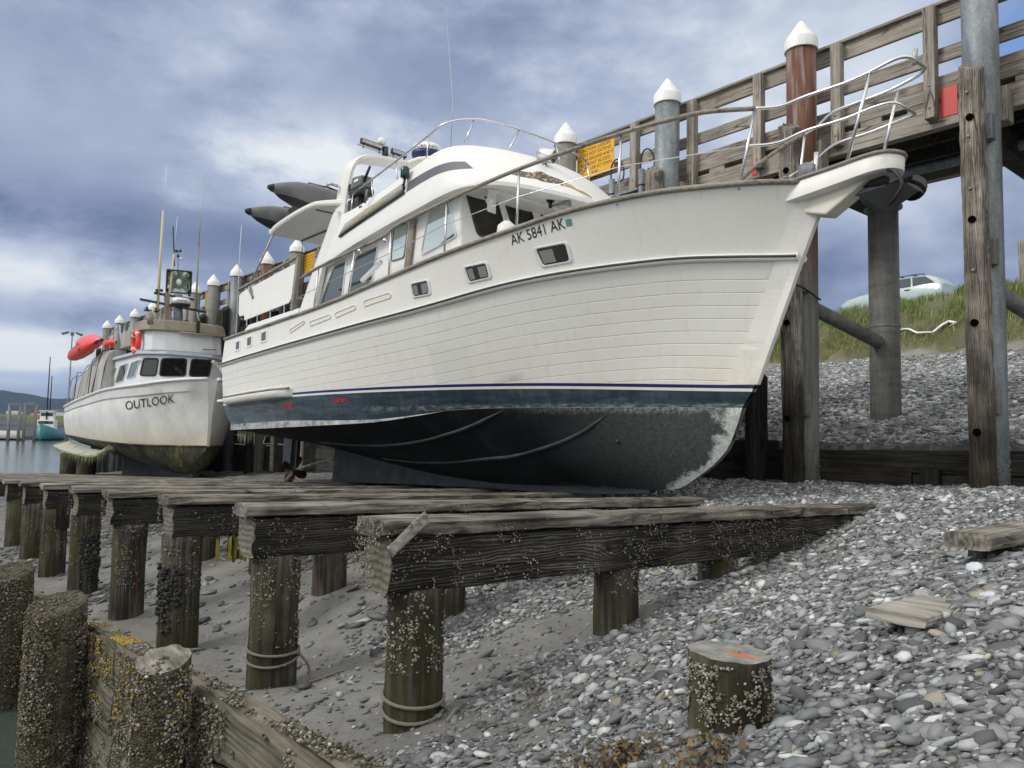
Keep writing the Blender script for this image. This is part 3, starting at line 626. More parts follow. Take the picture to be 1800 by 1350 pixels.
# ------------------------------------------------------------------ grass on the bank
n_ = 62000; w_ = rng.uniform(21.7, 27.4, n_); s_ = rng.uniform(-3, 15, n_); _, gr = masks(w_, s_)
thin = np.clip((w_-22.3)/1.3, .10, 1)*sstep(fbm(w_*.8+5, s_*.8, 44), .25, .5); keep = rng.random(n_) < gr*thin; w_, s_ = w_[keep], s_[keep]
P = np.stack([s_, -w_, G(w_, s_)-.03], 1); k = visible(d2w(P), .15); P, w_ = P[k], w_[k]; n_ = len(P)
hgt = rng.uniform(.12, .33, n_)*np.clip((w_-21.5)/2.4, .45, 1.1); a = rng.uniform(0, 6.28, n_); lean = rng.normal(0, .28, (n_, 2))+np.array([-.18, .1]); wd = rng.uniform(.006, .014, n_)
sd = np.stack([np.cos(a)*wd, np.sin(a)*wd, np.zeros(n_)], 1); up1 = np.stack([lean[:, 0]*hgt*.35, lean[:, 1]*hgt*.35, hgt*.6], 1); up2 = np.stack([lean[:, 0]*hgt, lean[:, 1]*hgt, hgt], 1)
V = np.stack([P-sd, P+sd, P+up1+sd*.7, P+up1-sd*.7, P+up2], 1).reshape(-1, 3); b_ = np.arange(n_)*5
Fc = np.concatenate([np.stack([b_, b_+1, b_+2], 1), np.stack([b_, b_+2, b_+3], 1), np.stack([b_+3, b_+2, b_+4], 1)])
pal = np.array([(.10, .165, .035), (.14, .205, .05), (.20, .24, .07), (.28, .26, .11), (.07, .125, .03)]); dry = np.clip(1.1-(w_-22)/2.2, .05, .8)
C = pal[rng.choice(5, n_, p=[.3, .3, .2, .05, .15])]; q = rng.random(n_) < dry*.6; C[q] = (.25, .215, .10); C *= rng.uniform(.85, 1.9, (n_, 1)); C = C*.88+C.mean(1)[:, None]*.12
o = mesh_np('grass', V, Fc, mat('bank_grass', lambda n: {'Base Color': n.attr('tint')}, rough=.75, spec=.2), np.repeat(C, 5, 0), False); o.matrix_world = MD; o['kind'] = 'stuff'
def on_ground(w, s): return float(G(np.array([w]), np.array([s]))[0])
# ------------------------------------------------------------------ tidal grid and foreground timber
def rough_bar(mb, a, b, w_, h_, n=24, amp=.008, corner=.015, m=0, seed=0, up=(0, 0, 1), mcap=None, taper=None, per=5):
    """a weathered timber: rounded, chipped rectangular section swept from a to b"""
    a, b = Vector(a), Vector(b); dd = b-a; L = dd.length; d_ = dd.normalized(); u = Vector(up); sd = d_.cross(u).normalized(); u2 = sd.cross(d_).normalized()
    sec = []
    for (sx, sy), (tx, ty) in (((-1, -1), (1, 0)), ((1, -1), (0, 1)), ((1, 1), (-1, 0)), ((-1, 1), (0, -1))):
        for j in range(per):
            k = j/per; x = sx*(w_/2)+tx*k*w_; y = sy*(h_/2)+ty*k*h_
            if j == 0: x -= sx*corner*.6; y -= sy*corner*.6
            sec.append((x, y))
    rings = []; ns_ = len(sec); r_ = random.Random(seed)
    off = r_.uniform(0, 100)
    for i in range(n+1):
        t = i/n; sc_ = 1 if taper is None else taper(t); q = []
        for j, (x, y) in enumerate(sec):
            nx = float(fbm(np.array([t*L*3+off]), np.array([j*.9+off]), 3, 3)[0])-.47; ny = float(fbm(np.array([t*L*9+off]), np.array([j*.5-off]), 4, 2)[0])-.37
            k = 1+(nx*amp*2+ny*amp)*2/max(min(w_, h_), .05); e = r_.uniform(-1, 1)*amp*1.5 if i in (0, n) else 0
            q.append(a+d_*(t*L+e)+sd*x*k*sc_+u2*y*k*sc_)
        rings.append(q)
    o0 = len(mb.f); mb.loft(rings, m, False, True, True, True)
    if mcap is not None: mb.m[-1] = mb.m[-2] = mcap
    for k in range(o0, len(mb.f)-2): mb.sm[k] = False
    return mb
def jag(n, amp, seed=0):
    r_ = random.Random(seed); return [1+r_.uniform(-amp, amp) for _ in range(n)]
def round_post(mb, c, r, z0, z1, seg=28, slant=(0, 0), amp=.03, m=0, mcap=0, seed=0, rows=10):
    j = jag(seg, amp, seed); rings = []
    for i in range(rows+1):
        t = i/rows; q = []
        for k in range(seg):
            a = 2*math.pi*k/seg; rr = r*j[k]*(1+.02*math.sin(t*9+k))
            zt = z1+slant[0]*math.cos(a)*r+slant[1]*math.sin(a)*r+(j[k]-1)*.14
            q.append((c[0]+rr*math.cos(a), c[1]+rr*math.sin(a), z0+(zt-z0)*t))
        rings.append(q)
    top = rings[-1]; cx = sum(p[0] for p in top)/seg; cy = sum(p[1] for p in top)/seg; cz = sum(p[2] for p in top)/seg
    o0 = len(mb.f); mb.loft(rings, m, True, True)
    o = len(mb.v); mb.v += top+[tuple((p[i]+(cx, cy, cz)[i])/2 for i in range(3)) for p in top]+[(cx, cy, cz)]
    for k in range(seg):
        k2 = (k+1) % seg; mb.f.append([o+k, o+k2, o+seg+k2, o+seg+k]); mb.f.append([o+seg+k, o+seg+k2, o+2*seg]); mb.m += [mcap]*2; mb.sm += [False]*2
    return mb
SHC = np.array([(.31, .29, .245), (.21, .19, .145), (.43, .415, .38), (.135, .12, .085), (.06, .055, .045), (.022, .024, .028)])
def shells(parent, P, Nn, smin, smax, p=(.30, .24, .14, .16, .10, .06), name='barnacles', sub=1, yellow=None):
    P = np.asarray(P, float); Nn = np.asarray(Nn, float); n_ = len(P)
    if not n_: return
    C = SHC[rng.choice(6, n_, p=p)]*rng.uniform(.45, 1.05, (n_, 1))
    if yellow is not None: C[yellow] = np.array([(.30, .20, .02)])*rng.uniform(.6, 1.3, (yellow.sum(), 1))
    size = np.exp(rng.uniform(math.log(smin), math.log(smax), n_))
    o = blobs(name, P-np.array(ORG[parent.name]), Nn, size, C, M['shell'], sub, flat=(.6, 1.2), elong=(1., 1.4), tilt=.3, sink=.3, jitter=.3, parent=parent); o['kind'] = 'stuff'; return o
def clumped(n_, u1, v1, k=6., thr=.48, seed=0):
    """points (u, v) in [0,u1]x[0,v1] gathered in clumps"""
    u = rng.uniform(0, u1, n_*4); v = rng.uniform(0, v1, n_*4); q = .55*fbm(u*k+seed*3.1, v*k*.6+seed*1.7, 60+seed, 3)+.45*fbm(u*k*4+seed, v*k*3.2, 61+seed, 2)*1.2; i = np.where(q+rng.normal(0, .03, n_*4) > thr)[0][:n_]; return u[i], v[i]

def ztop(w, s): return -.469-.026*w-.0385*s
ends = {0: 'nearest barnacled grid beam with a loose bleached board leaning on its end', 1: 'second barnacled grid beam, with rope round its end pile and yellow weed beside it', 2: 'third grid beam with a rounded cap end on a tall olive and brown pile', 3: 'fourth grid beam with a green stained end on a slim brown pile', 4: 'fifth grid beam on a pile with black mussel clusters',
        5: 'sixth grid beam whose end pile has a bolted splice board', 6: 'seventh grid beam with a yellow green corner above a short pile', 7: 'eighth grid beam at the left edge of the view'}
GB = 'timber beams of the tidal grid'
for k in range(0, 16):
    s0 = -.15+2.1*k; wl = (0, .07, .10, .04, .07, .03, .03, .02)[k % 8]; wr = 6.7 if k < 1 else 7.0 if k == 1 else 8.0
    near = k < 7; nn = 60 if k < 3 else 24 if near else 6
    t = thing('grid_beam', ends.get(k, 'far grid beam under the fishing boat, seen only as a pale top edge' if k > 7 else ''), 'timber beam', (s0, 0, 0), GB)
    zt = lambda w_: ztop(w_, s0)
    mb = MB(); rough_bar(mb, (s0, -wl-.03, zt(wl)-.26), (s0, -wr, zt(wr)-.26), .30, .31, nn, .012 if near else .004, .02, 0, k, mcap=1, per=6 if k < 3 else 4); 
    mb.build('beam', [M['beamx'] if k < 1 else M['beam'], M['endgrain']], t)
    cuts = [wl-.035, 2.35+(k % 3)*.7, 5.2-(k % 2)*.6, wr]
    for a, b in zip(cuts[:-1], cuts[1:]):
        mb = MB(); rough_bar(mb, (s0-.005, -a-.006, zt(a)-.05), (s0-.005, -b+.006, zt(b)-.05), .32, .10, nn//2+2, .009 if near else .003, .018, 0, k*7+int(a*3), per=5 if k < 3 else 4)
        mb.build('cap_plank', M['capplank'], t)
    pw = {0: (.30, 2.05, 3.3), 1: (.35, 2.02, 3.5), 2: (.27, 1.9, 3.5), 3: (.31, 2.0), 4: (.25, 1.95), 5: (.22,), 6: (.24,), 7: (.25,)}.get(k, (2.6, 5.6) if k > 10 else ())
    for j, wp in enumerate(pw):
        r0 = .165 if k == 0 else .187; zb = on_ground(wp, s0)-.35
        mb = MB(); round_post(mb, (s0+(.02 if j else 0), -wp, 0), r0, zb, zt(wp)-.40, 26, amp=.025, seed=k*5+j, rows=12 if near else 3); mb.build('support_pile', M['post'], t)
        if near:
            n_ = (1300, 1000, 800, 600, 450, 320, 220)[k] if j == 0 else 250
            h0 = zt(wp)-.42; H = (h0-zb-.45); u, v = clumped(n_, 6.28*r0, max(H, .2)*.8, 7, .47, k*3+j); v = v**1.25
            a_ = u/r0; Pn = np.stack([np.cos(a_), np.sin(a_), 0*a_], 1); P = np.stack([s0+(.02 if j else 0)+r0*Pn[:, 0], -wp+r0*Pn[:, 1], h0-v], 1)
            shells(t, P, Pn, .0035, .0085)
        if k in (4, 2) and j == 0:      # mussels
            a_ = rng.normal(R(120 if k == 2 else 200), .40, 200); zz_ = h0-.25-np.abs(rng.normal(.25, .16, 200)); Pn = np.stack([np.cos(a_), np.sin(a_), 0*a_], 1)
            shells(t, np.stack([s0+(r0+.01)*Pn[:, 0], -wp+(r0+.01)*Pn[:, 1], zz_], 1), Pn, .012, .024, (0, 0, 0, .06, .34, .60), 'mussels')
    if near:                            # barnacles on the face towards the camera, the end and the lower edge
        n_ = (1900, 1500, 1000, 700, 450, 260, 160)[k]; u, v = clumped(n_, 6.2, .40, 3.2, .47, k); w_ = wl+u; P = np.stack([np.full(len(u), s0-.158), -w_, ztop(w_, s0)-.02-v], 1)
        P2n = np.tile([-1., 0, .1], (len(u), 1)); u2, v2 = clumped(n_//6, .28, .36, 5, .46, k+20); P2 = np.stack([s0-.14+u2, np.full(len(u2), -wl+.035), ztop(wl, s0)-.04-v2], 1)
        u3, v3 = clumped(n_//4, 6.0, .30, 5, .5, k+40); P3 = np.stack([s0-.15+v3, -wl-u3, ztop(wl+u3, s0)-.415+0*u3], 1)
        shells(t, np.concatenate([P, P2, P3]), np.concatenate([P2n, np.tile([0, 1., 0], (len(u2), 1)), np.tile([-.4, 0, -1.], (len(u3), 1))]), .003, .0068)
    if k == 5:
        MB().box(s0-.20, s0-.16, -.40, -.20, zt(.3)-.72, zt(.3)-.2).build('splice_board', M['darkwood_z'], t, .008)
# broken bent in the foreground: stump, leftover plank and beam end
zst = -.80
t = thing('pile_stump', 'barnacled sawn off pile stump with a rusty bolt stain on its flat top', 'stump', (-2.25, -.35, 0))
mb = MB(); round_post(mb, (-2.25, -.35, 0), .150, -1.6, zst, 40, (.03, .04), .03, 0, 1, 5, 14)
def stumptop(n):
    v = n.coord(); c = n.ramp(n.noise(v, 14, 6, .7), [(.3, (.11, .11, .10)), (.6, (.25, .25, .235)), (.75, (.40, .39, .36))])
    x, y, z = n.sep(v)[0:3]; d_ = n.math('ADD', n.math('POWER', n.math('MULTIPLY', n.math('ADD', x, .045), 11.), 2.), n.math('POWER', n.math('MULTIPLY', n.math('ADD', y, .01), 20.), 2.)); k = n.grey(n.math('ADD', d_, n.noise(v, 18, 4)), 1.35, .55)
    return {'Base Color': n.mix(k, c, (.40, .13, .035))}
mb.build('stump', [M['post'], mat('sawn_stump_top', stumptop, rough=.9)], t)
u, v = clumped(2200, 6.28*.15, .36, 11, .47, 71); a_ = u/.15; Pn = np.stack([np.cos(a_), np.sin(a_), 0*a_], 1); v = .02+v**1.15
shells(t, np.stack([-2.25+.153*Pn[:, 0], -.35+.153*Pn[:, 1], zst-v], 1), Pn, .003, .0066, (.34, .24, .2, .12, .07, .03))
MB().tube([(-2.27, -.37, zst-.01), (-2.27, -.37, zst+.008)], .012, 8).build('rusted_bolt', M['rust'], t)
t = thing('plank_stub', 'short flat weathered plank held just above the gravel on a peg', 'plank', (-2.47, -1.55, 0))
zp = -.73
mb = MB(); rough_bar(mb, (-2.47, -1.26, zp-.022), (-2.47, -1.84, zp-.03), .26, .05, 22, .0016, .006, 0, 3, per=7); mb.build('plank', M['driftwood'], t)
[MB().tube([(a, b, zp-.03), (a, b, zp-.25)], .013, 8).build('peg', M['rust'], t) for a, b in ((-2.56, -1.38), (-2.44, -1.7))]
t = thing('beam_stub', 'stub of a grid beam on a rotten hollow pile at the right edge', 'timber beam', (-2.2, -3.6, 0), GB)
mb = MB(); rough_bar(mb, (-2.2, -2.86, -.565), (-2.2, -4.9, -.58), .26, .10, 26, .004, .010, 0, 9); mb.build('beam', [M['capplank'], M['endgrain']], t)
mb = MB(); round_post(mb, (-2.2, -3.34, 0), .14, -1.05, -.645, 26, amp=.12, seed=8); mb.build('support_pile', M['post'], t)
mb = MB(); round_post(mb, (-2.12, -3.78, 0), .15, -1.05, -.645, 26, amp=.10, seed=9); mb.build('support_pile', M['post'], t)
u, v = clumped(320, 6.28*.15, .2, 9, .44, 81); a_ = u/.15; Pn = np.stack([np.cos(a_), np.sin(a_), 0*a_], 1); shells(t, np.stack([-2.12+.155*Pn[:, 0], -3.78+.155*Pn[:, 1], -.67-v], 1), Pn, .005, .012)
# loose board on the nearest beam
mb = MB(); rough_bar(mb, (-.325, -.01, -.635), (-.34, -.235, -.452), .022, .065, 10, .004, .004, 0, 4, up=(0, .65, .76)); o = solo(mb, 'loose_board', 'pale splintered board leaning across the end of the nearest grid beam', 'board', M['driftwood'])
# ropes
def rope(label, s0, wp, zc, r0, tail):
    P = []
    for i in range(46):
        a = R(150)+i/45*R(360*2.15); P.append((s0+(r0+.014)*math.cos(a), -wp+(r0+.014)*math.sin(a), zc+.045*math.sin(a*.5+.6)+.03*math.sin(a+2)))
    o = solo(MB().tube(P+tail, .011, 7), 'mooring_rope', label, 'rope', M['rope'], group='ropes round the grid piles')
z1_ = -1.53
rope('frayed grey rope wrapped low round the nearest beam\'s end pile', -.15, .30, z1_, .165, smooth_path([(-.29, -.42, z1_-.02), (-.31, -.50, z1_-.09), (-.30, -.53, z1_-.15), (-.36, -.47, on_ground(.47, -.36)+.012), (-.46, -.32, on_ground(.32, -.46)+.012)], 5))
z2_ = -1.72
rope('frayed grey rope tied round the second beam\'s end pile', 1.95, .35, z2_, .187, smooth_path([(1.81, -.50, z2_), (1.78, -.57, z2_-.1), (1.77, -.58, z2_-.2), (1.7, -.52, on_ground(.52, 1.7)+.012), (1.6, -.75, on_ground(.75, 1.6)+.012)], 5))
# yellow weed hanging between the second and third beams
def fronds(name, label, pts, L, n_, cols, droop=True, spread=.12):
    V, Fc, C = [], [], []; base = 0
    for i in range(n_):
        p = Vector(random.choice(pts))+Vector((random.gauss(0, spread), random.gauss(0, spread), 0)); a = random.uniform(0, 6.28); d_ = Vector((math.cos(a), math.sin(a), 0)); l = L*random.uniform(.5, 1.2); wd = l*random.uniform(.07, .13)*(.45 if droop else 1); q = d_.cross(Vector((0, 0, 1)))
        c = np.array(random.choice(cols))*random.uniform(.7, 1.3)
        for j in range(5):
            t_ = j/4
            if droop: c_ = p+d_*(l*.15*math.sin(t_*2))+Vector((0, 0, -l*t_))
            else: c_ = p+d_*(l*.8*t_)+Vector((0, 0, l*.42*math.sin(t_*2.9)*random.uniform(.6, 1.1)+.012))
            ww = wd*(.5+1.1*math.sin(t_*2.6)); V += [c_-q*ww, c_+q*ww]; C += [c, c]
            if j < 4: Fc.append((base+2*j, base+2*j+1, base+2*j+3, base+2*j+2))
        base += 10
    o = mesh_np(name, np.array([v[:] for v in V]), np.array(Fc), M['weed'], np.array(C)); o.matrix_world = MD; o['kind'] = 'stuff'; return o
zw = ztop(.9, 4.2)-.40
fronds('hanging_seaweed', '', [(3.92, -.75, zw), (3.92, -.95, zw), (3.92, -.85, zw), (3.92, -1.1, zw)], .22, 130, [(.20, .18, .02), (.12, .11, .015), (.05, .05, .015)], spread=.06)
pts = [(-2.05-.15*i+.1*math.sin(i*2), .12-.34*t_, 0) for i in range(3) for t_ in (-.3, -.1, .1, .3, .5)]; pts = [(a, b, on_ground(-b, a)+.02) for a, b, _ in pts]
fronds('rockweed', '', pts, .045, 420, [(.060, .036, .010), (.09, .055, .012), (.03, .02, .009), (.12, .08, .02)], False, .055)
pts = [(-.9+.1*i, -.55-.1*i, on_ground(.55+.1*i, -.9+.1*i)+.015) for i in range(4)]; fronds('rockweed', '', pts, .05, 60, [(.045, .04, .02), (.08, .06, .02)], False, .06)
# ------------------------------------------------------------------ bulkhead wall at the left
t = thing('timber_bulkhead', 'barnacled timber retaining wall of stacked planks with bright yellow rockweed on top', 'wall', (2, .87, 0))
wz = lambda s: -1.21-.072*(s+.32)
for i in range(5):
    for a, b in ((-3.9, 1.4), (1.42, 7.5), (7.52, 13)):
        mb = MB(); rough_bar(mb, (a, .87, wz(a)-.15-.315*i), (b, .87, wz(b)-.15-.315*i), .12, .30, 70 if a < 1 else 30, .010, .02, 0, i+30+int(a), per=6); mb.build('plank', M['wallplank'], t)
def sheet(n_, s0, s1, h, k, thr, seed): u, v = clumped(n_, s1-s0, h, k, thr, seed); return s0+u, v
u, v = sheet(15000, -3.2, 3., 1.25, 2.0, .45, 90); P = np.stack([u, np.full(len(u), .935), wz(u)-.03-v], 1); yl = (np.abs(u-1.75-rng.normal(0, .35, len(u))) < .6) & (v < .42) & (rng.random(len(u)) < .5)
u2, v2 = sheet(5200, -3., 3.2, .12, 3, .44, 91); P2 = np.stack([u2, .81+v2, wz(u2)+.003], 1); keep = rng.random(len(u2)) < np.where(np.abs(u2-1.75) < .75, 1, .30); P2 = P2[keep]; y2 = (np.abs(P2[:, 0]-1.7) < .5) & (rng.random(len(P2)) < .8)
shells(t, np.concatenate([P, P2]), np.concatenate([np.tile([0, 1., .15], (len(P), 1)), np.tile([0, .2, 1.], (len(P2), 1))]), .0035, .0088, (.14, .30, .05, .32, .14, .05), yellow=np.concatenate([yl, y2]))
for s0, y0, r0, zt_, lab in ((-.17, 1.10, .118, -1.06, 'pale topped barnacled pile against the bulkhead, nearest the camera'), (2.12, 1.14, .18, -1.20, 'middle bulkhead pile densely covered in shells, with mud and weed on its top'), (4.25, 1.17, .205, -1.29, 'brown bulkhead pile cut by the left edge, standing in the water')):
    t = thing('bulkhead_pile', lab, 'pile', (s0, y0, 0), 'piles of the timber bulkhead')
    mb = MB(); round_post(mb, (s0, y0, 0), r0, -3.6, zt_, 34, (.22, -.20), .035, 0, 1, int(s0*10)+60, 14); mb.build('pile', [M['wallpost'], M['driftwood'] if s0 < 0 else M['wallpost']], t)
    n_ = 9000 if s0 < 2 else 9000; u, v = clumped(n_, 6.28*r0, 1.5, 4.5, .40, int(s0*7)+100); k_ = rng.random(len(u)) < np.clip((v-.0)/.25+.25, 0, 1); u, v = u[k_], v[k_]; a_ = u/r0; Pn = np.stack([np.cos(a_), np.sin(a_), 0*a_], 1)
    pal_ = (.24, .30, .08, .22, .11, .05) if s0 < 0 else (.07, .25, .02, .43, .17, .06)
    shells(t, np.stack([s0+(r0+.003)*Pn[:, 0], y0+(r0+.003)*Pn[:, 1], zt_-.03-v], 1), Pn, .0035, .0088 if s0 < 0 else .0098, pal_, yellow=rng.random(len(u)) < .04)
    n_ = 260; a_ = rng.uniform(0, 6.28, n_); rr = r0*np.sqrt(rng.random(n_)); x_, y_ = rr*np.cos(a_), rr*np.sin(a_); k_ = fbm(x_*14+s0, y_*14, 77, 2) > (.42 if s0 < 0 else .3); x_, y_ = x_[k_], y_[k_]; shells(t, np.stack([s0+x_, y0+y_, zt_+.22*x_-.20*y_+.003], 1), np.tile([0, 0, 1.], (len(x_), 1)), .003, .0075, (.1, .3, 0, .4, .2, 0), 'weed_and_shells')
# ------------------------------------------------------------------ pier
TOP = 6.03
t = thing('pier', 'weathered wooden pier with plank railing above the beach, running out along both boats', 'pier', (0, -8.7, 0))
E0, E1 = -13., 46.5
seg = lambda L: [(a, min(a+L, E1)) for a in np.arange(E0, E1, L)]
def planks(name, y0, y1, z0, z1, L, m='dockwood_x'):
    for a, b in seg(L):
        mb = MB(); mb.box(a+.004, b-.004, -y1, -y0, z0, z1); mb.build(name, M[m], t, .006, 1)
planks('rail_cap', 8.60, 8.86, TOP-.045, TOP, 7.9)
planks('top_rail', 8.665, 8.715, TOP-.29, TOP-.048, 7.9)
planks('mid_rail', 8.665, 8.715, 5.20, 5.40, 7.9)
planks('kerb', 8.66, 8.94, 4.70, 5.01, 5.27)
planks('stringer', 8.66, 8.82, 4.30, 4.62, 5.27)
for a in np.arange(.15-1.315*10, E1, 1.315):
    if a > 30 and False: pass
    mb = MB(); mb.box(a-.075, a+.075, -8.657, -8.515, 4.41, TOP-.05); o = mb.build('rail_post', M['dockwood_z'], t, .008, 1)
    if -1 < a < 6: 
        MB().ell((a, -8.514, 4.55), (.022, .012, .022), 8, 5).build('bolt', M['galv'], o); MB().ell((a, -8.514, 4.86), (.022, .012, .022), 8, 5).build('bolt', M['galv'], o)
for a in np.arange(E0, 16, .66): MB().box(a, a+.30, -8.9, -8.67, 4.622, 4.698).build('spacer_block', M['dockwood_x'], t)
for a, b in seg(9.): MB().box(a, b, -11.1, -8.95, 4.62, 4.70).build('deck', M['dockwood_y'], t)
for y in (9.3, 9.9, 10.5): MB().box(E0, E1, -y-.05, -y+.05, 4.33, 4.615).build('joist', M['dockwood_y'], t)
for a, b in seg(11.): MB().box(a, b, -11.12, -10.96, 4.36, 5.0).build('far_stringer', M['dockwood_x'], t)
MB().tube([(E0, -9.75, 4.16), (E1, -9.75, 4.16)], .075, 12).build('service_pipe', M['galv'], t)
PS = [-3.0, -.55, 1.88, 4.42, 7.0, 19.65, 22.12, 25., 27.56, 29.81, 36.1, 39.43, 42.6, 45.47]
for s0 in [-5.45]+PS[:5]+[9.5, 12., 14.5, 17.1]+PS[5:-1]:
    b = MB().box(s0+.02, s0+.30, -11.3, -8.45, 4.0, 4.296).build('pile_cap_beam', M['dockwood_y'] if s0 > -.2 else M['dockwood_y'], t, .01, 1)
    if s0 < 8: MB().box(s0-.26, s0+.02, -8.62, -8.38, 4.05, 4.5).build('bracket_block', M['dockwood_z'], t, .01, 1)
MB().bar((-2.95, -10.9, 2.2), (-.7, -10.9, 4.25), .09, .28).build('diagonal_brace', M['dockwood_y'], t, .01, 1)
MB().bar((-1.05, -8.55, 4.45), (-1.9, -9.7, 3.2), .10, .26).build('diagonal_brace', M['dockwood_z'], t, .01, 1)
MB().tube([(-1.05, -8.42, 4.62), (-1.05, -8.75, 4.62)], .016, 8).build('long_bolt', M['galv'], t); MB().tube([(-1.05, -8.42, 4.45), (-1.05, -8.75, 4.45)], .016, 8).build('long_bolt', M['galv'], t)
# piles of the pier
GP = 'steel pier piles with white cone caps'
lab = {-3.: '', -.55: 'grey galvanised pier pile at the right edge, rising out of the top of the picture', 1.88: 'big rusty brown pier pile with a white cone cap, just right of the bow', 4.42: 'grey galvanised pile with a white cone cap, left of the big rusty pile', 7.: 'grey pile with a white cone cap behind the yellow caution sign',
       19.65: 'pile with a white cone cap beside the smaller yellow sign', 22.12: 'rust red pile with a white cone cap behind the yacht\'s stern rail', 25.: 'blue grey pile with a white cone cap, left of the small rust red pile', 27.56: 'stained grey pile with a white cone cap, second right of the floodlight', 29.81: 'grey pile with a white cone cap directly right of the big floodlight', 36.1: 'pile with a white cone cap behind the mast crossbar of the fishing boat', 39.43: 'grey pile with a dirty white cone cap left of the visor of the fishing boat', 42.6: 'second pile from the seaward end of the pier, with a white cone cap', 45.47: 'last dark pile at the seaward end of the pier, above the red buoys'}
jr = random.Random(5)
proto = None
for s0 in PS:
    if s0 < -1 : continue
    tall = s0 == -.55; rr = .205 if tall else .215; zt = 9.2 if tall else 6.40-.46
    t = thing('pier_pile', lab[s0], 'pile', (s0, -8.3, 0), GP)
    mb = MB(); mb.lathe((s0, -8.3, 0), [(rr, -3.2 if s0 > 5 else -1.3), (rr, .5), (rr, 3.), (rr, 4.4), (rr, zt)], 36); mb.build('shaft', M['rust'] if s0 in (1.88, 22.12) else M['galv'] if tall or s0 in (4.42, 25., 42.6, 39.43) else M['pile'], t)
    if not tall:
        mb = MB(); mb.lathe((s0, -8.3, 0), [(rr+.022, zt-.02), (rr+.028, zt-.02), (rr+.028, zt+.14), (rr+.02, zt+.155), (.03, zt+.452), (.008, zt+.462)], 36); o = mb.build('cap', M['cap'], t); o.data.polygons.foreach_set('use_smooth', [True]*len(o.data.polygons)); o.modifiers.new('edges', 'EDGE_SPLIT').split_angle = R(28)
    if s0 < 3:
        n_ = 520; a_ = rng.uniform(R(20), R(250), n_); z_ = -.85+np.abs(rng.normal(0, .42, n_)); Pn = np.stack([np.cos(a_), np.sin(a_), 0*a_], 1); shells(t, np.stack([s0+rr*Pn[:, 0], -8.3+rr*Pn[:, 1], z_], 1), Pn, .004, .011, (.1, .2, .1, .3, .2, .1))
        for z_ in (.55, 2.35, 3.9): MB().box(s0-.20, s0-.05, -8.15, -8.02, z_-.16, z_+.16).build('strap', M['galv'] if z_ > 3 else M['pile'], t, .006, 1)
GI = 'inner row of pier piles'
for s0, lab_ in ((1.72, 'plain grey inner pier pile standing in the gravel in front of the parked car'), (4.25, 'inner pier pile mostly hidden behind the yacht\'s stem'), (-.8, 'inner pier pile at the low end of the brace running off the right edge')):
    t = thing('pier_pile', lab_, 'pile', (s0, -10.6, 0), GI); MB().lathe((s0, -10.6, 0), [(.235, -.6), (.235, 2.), (.235, 3.99)], 36).build('shaft', M['pile'], t)
    if s0 < 3: MB().lathe((s0, -10.6, 0), [(.24, 1.93), (.25, 1.95), (.24, 1.97)], 36, cap=False).build('weld_ring', M['pile'], t); MB().lathe((s0, -10.6, 0), [(.30, 3.93), (.30, 3.97)], 24).build('head_plate', M['galv'], t)
GBR = 'steel braces between the pier piles'
solo(MB().tube([(1.95, -8.3, 2.12), (1.72, -10.45, 1.66)], .105, 18), 'pile_brace', 'sloping steel tube brace between the rusty pile and the inner pile', 'brace', M['pile'], group=GBR)
solo(MB().tube([(-.5, -8.3, 2.05), (-.8, -10.6, 1.55)], .105, 18), 'pile_brace', 'steel tube brace running out of the right edge from the tallest pile', 'brace', M['pile'], group=GBR)
# timber fenders in front of the piles
GF = 'square timber fenders bolted to the pier piles'
flab = {-.55: 'tall square fender timber with round bolt holes in front of the tallest pile', 1.88: 'grey square fender timber with bolt holes in front of the rusty pile', 4.42: 'split brown fender timber top in front of the grey pile above the yacht\'s rail'}
for s0 in PS:
    if s0 < -1: continue
    far_ = s0 > 15
    t = thing('fender_timber', flab.get(s0, 'dark brown fender timber in front of a far pier pile, mostly hidden'), 'fender', (s0, -7.93, 0), GF)
    mb = MB(); rough_bar(mb, (s0-.06, -7.92, -1.1 if s0 < 8 else -2.9), (s0-.02, -7.92, 4.66), .24, .25, 44 if not far_ else 8, .014, .02, 0, int(s0*10)+7, up=(0, 1, 0), per=6 if not far_ else 3)
    # slanted sawn head
    for i in range(len(mb.v)):
        x, y, z = mb.v[i]
        if z > 4.5: mb.v[i] = (x, y, z-.55*(y+7.92)-.5*(x-s0)*-1+.0)
    mb.build('timber', M['fender'] if not far_ else M['darkwood_z'], t)
    if s0 < 3:
        for z_ in ((3.98, 2.72, 1.47, .17) if s0 < 0 else (3.95, 1.72, .35)):
            a = Vector((s0-.035, -7.80, z_)); MB().tube([a, a+Vector((0, .012+.008, 0))], .044, 16).build('bolt_hole', M['pit'], t)  # solid black disc stands in for the shade inside the hole
        for z_ in (4.3, 3.75, 3.1, 2.1): MB().ell((s0-.035+.03*math.sin(z_*9), -7.785, z_), (.022, .012, .022), 8, 5).build('bolt', M['galv'], t)
t = thing('short_pile', 'short black creosoted post with a slanted top beside the yacht\'s forefoot', 'post', (2.6, -8.2, 0))
mb = MB(); round_post(mb, (2.6, -8.2, 0), .165, -1.2, .98, 28, (-.25, .25), .02, 0, 1, 3); mb.build('post', [M['darkwood_z'], M['endgrain']], t)
t = thing('retaining_wall', 'low wall of two dark creosoted timbers holding back the gravel under the pier', 'wall', (0, -8.47, -.5))
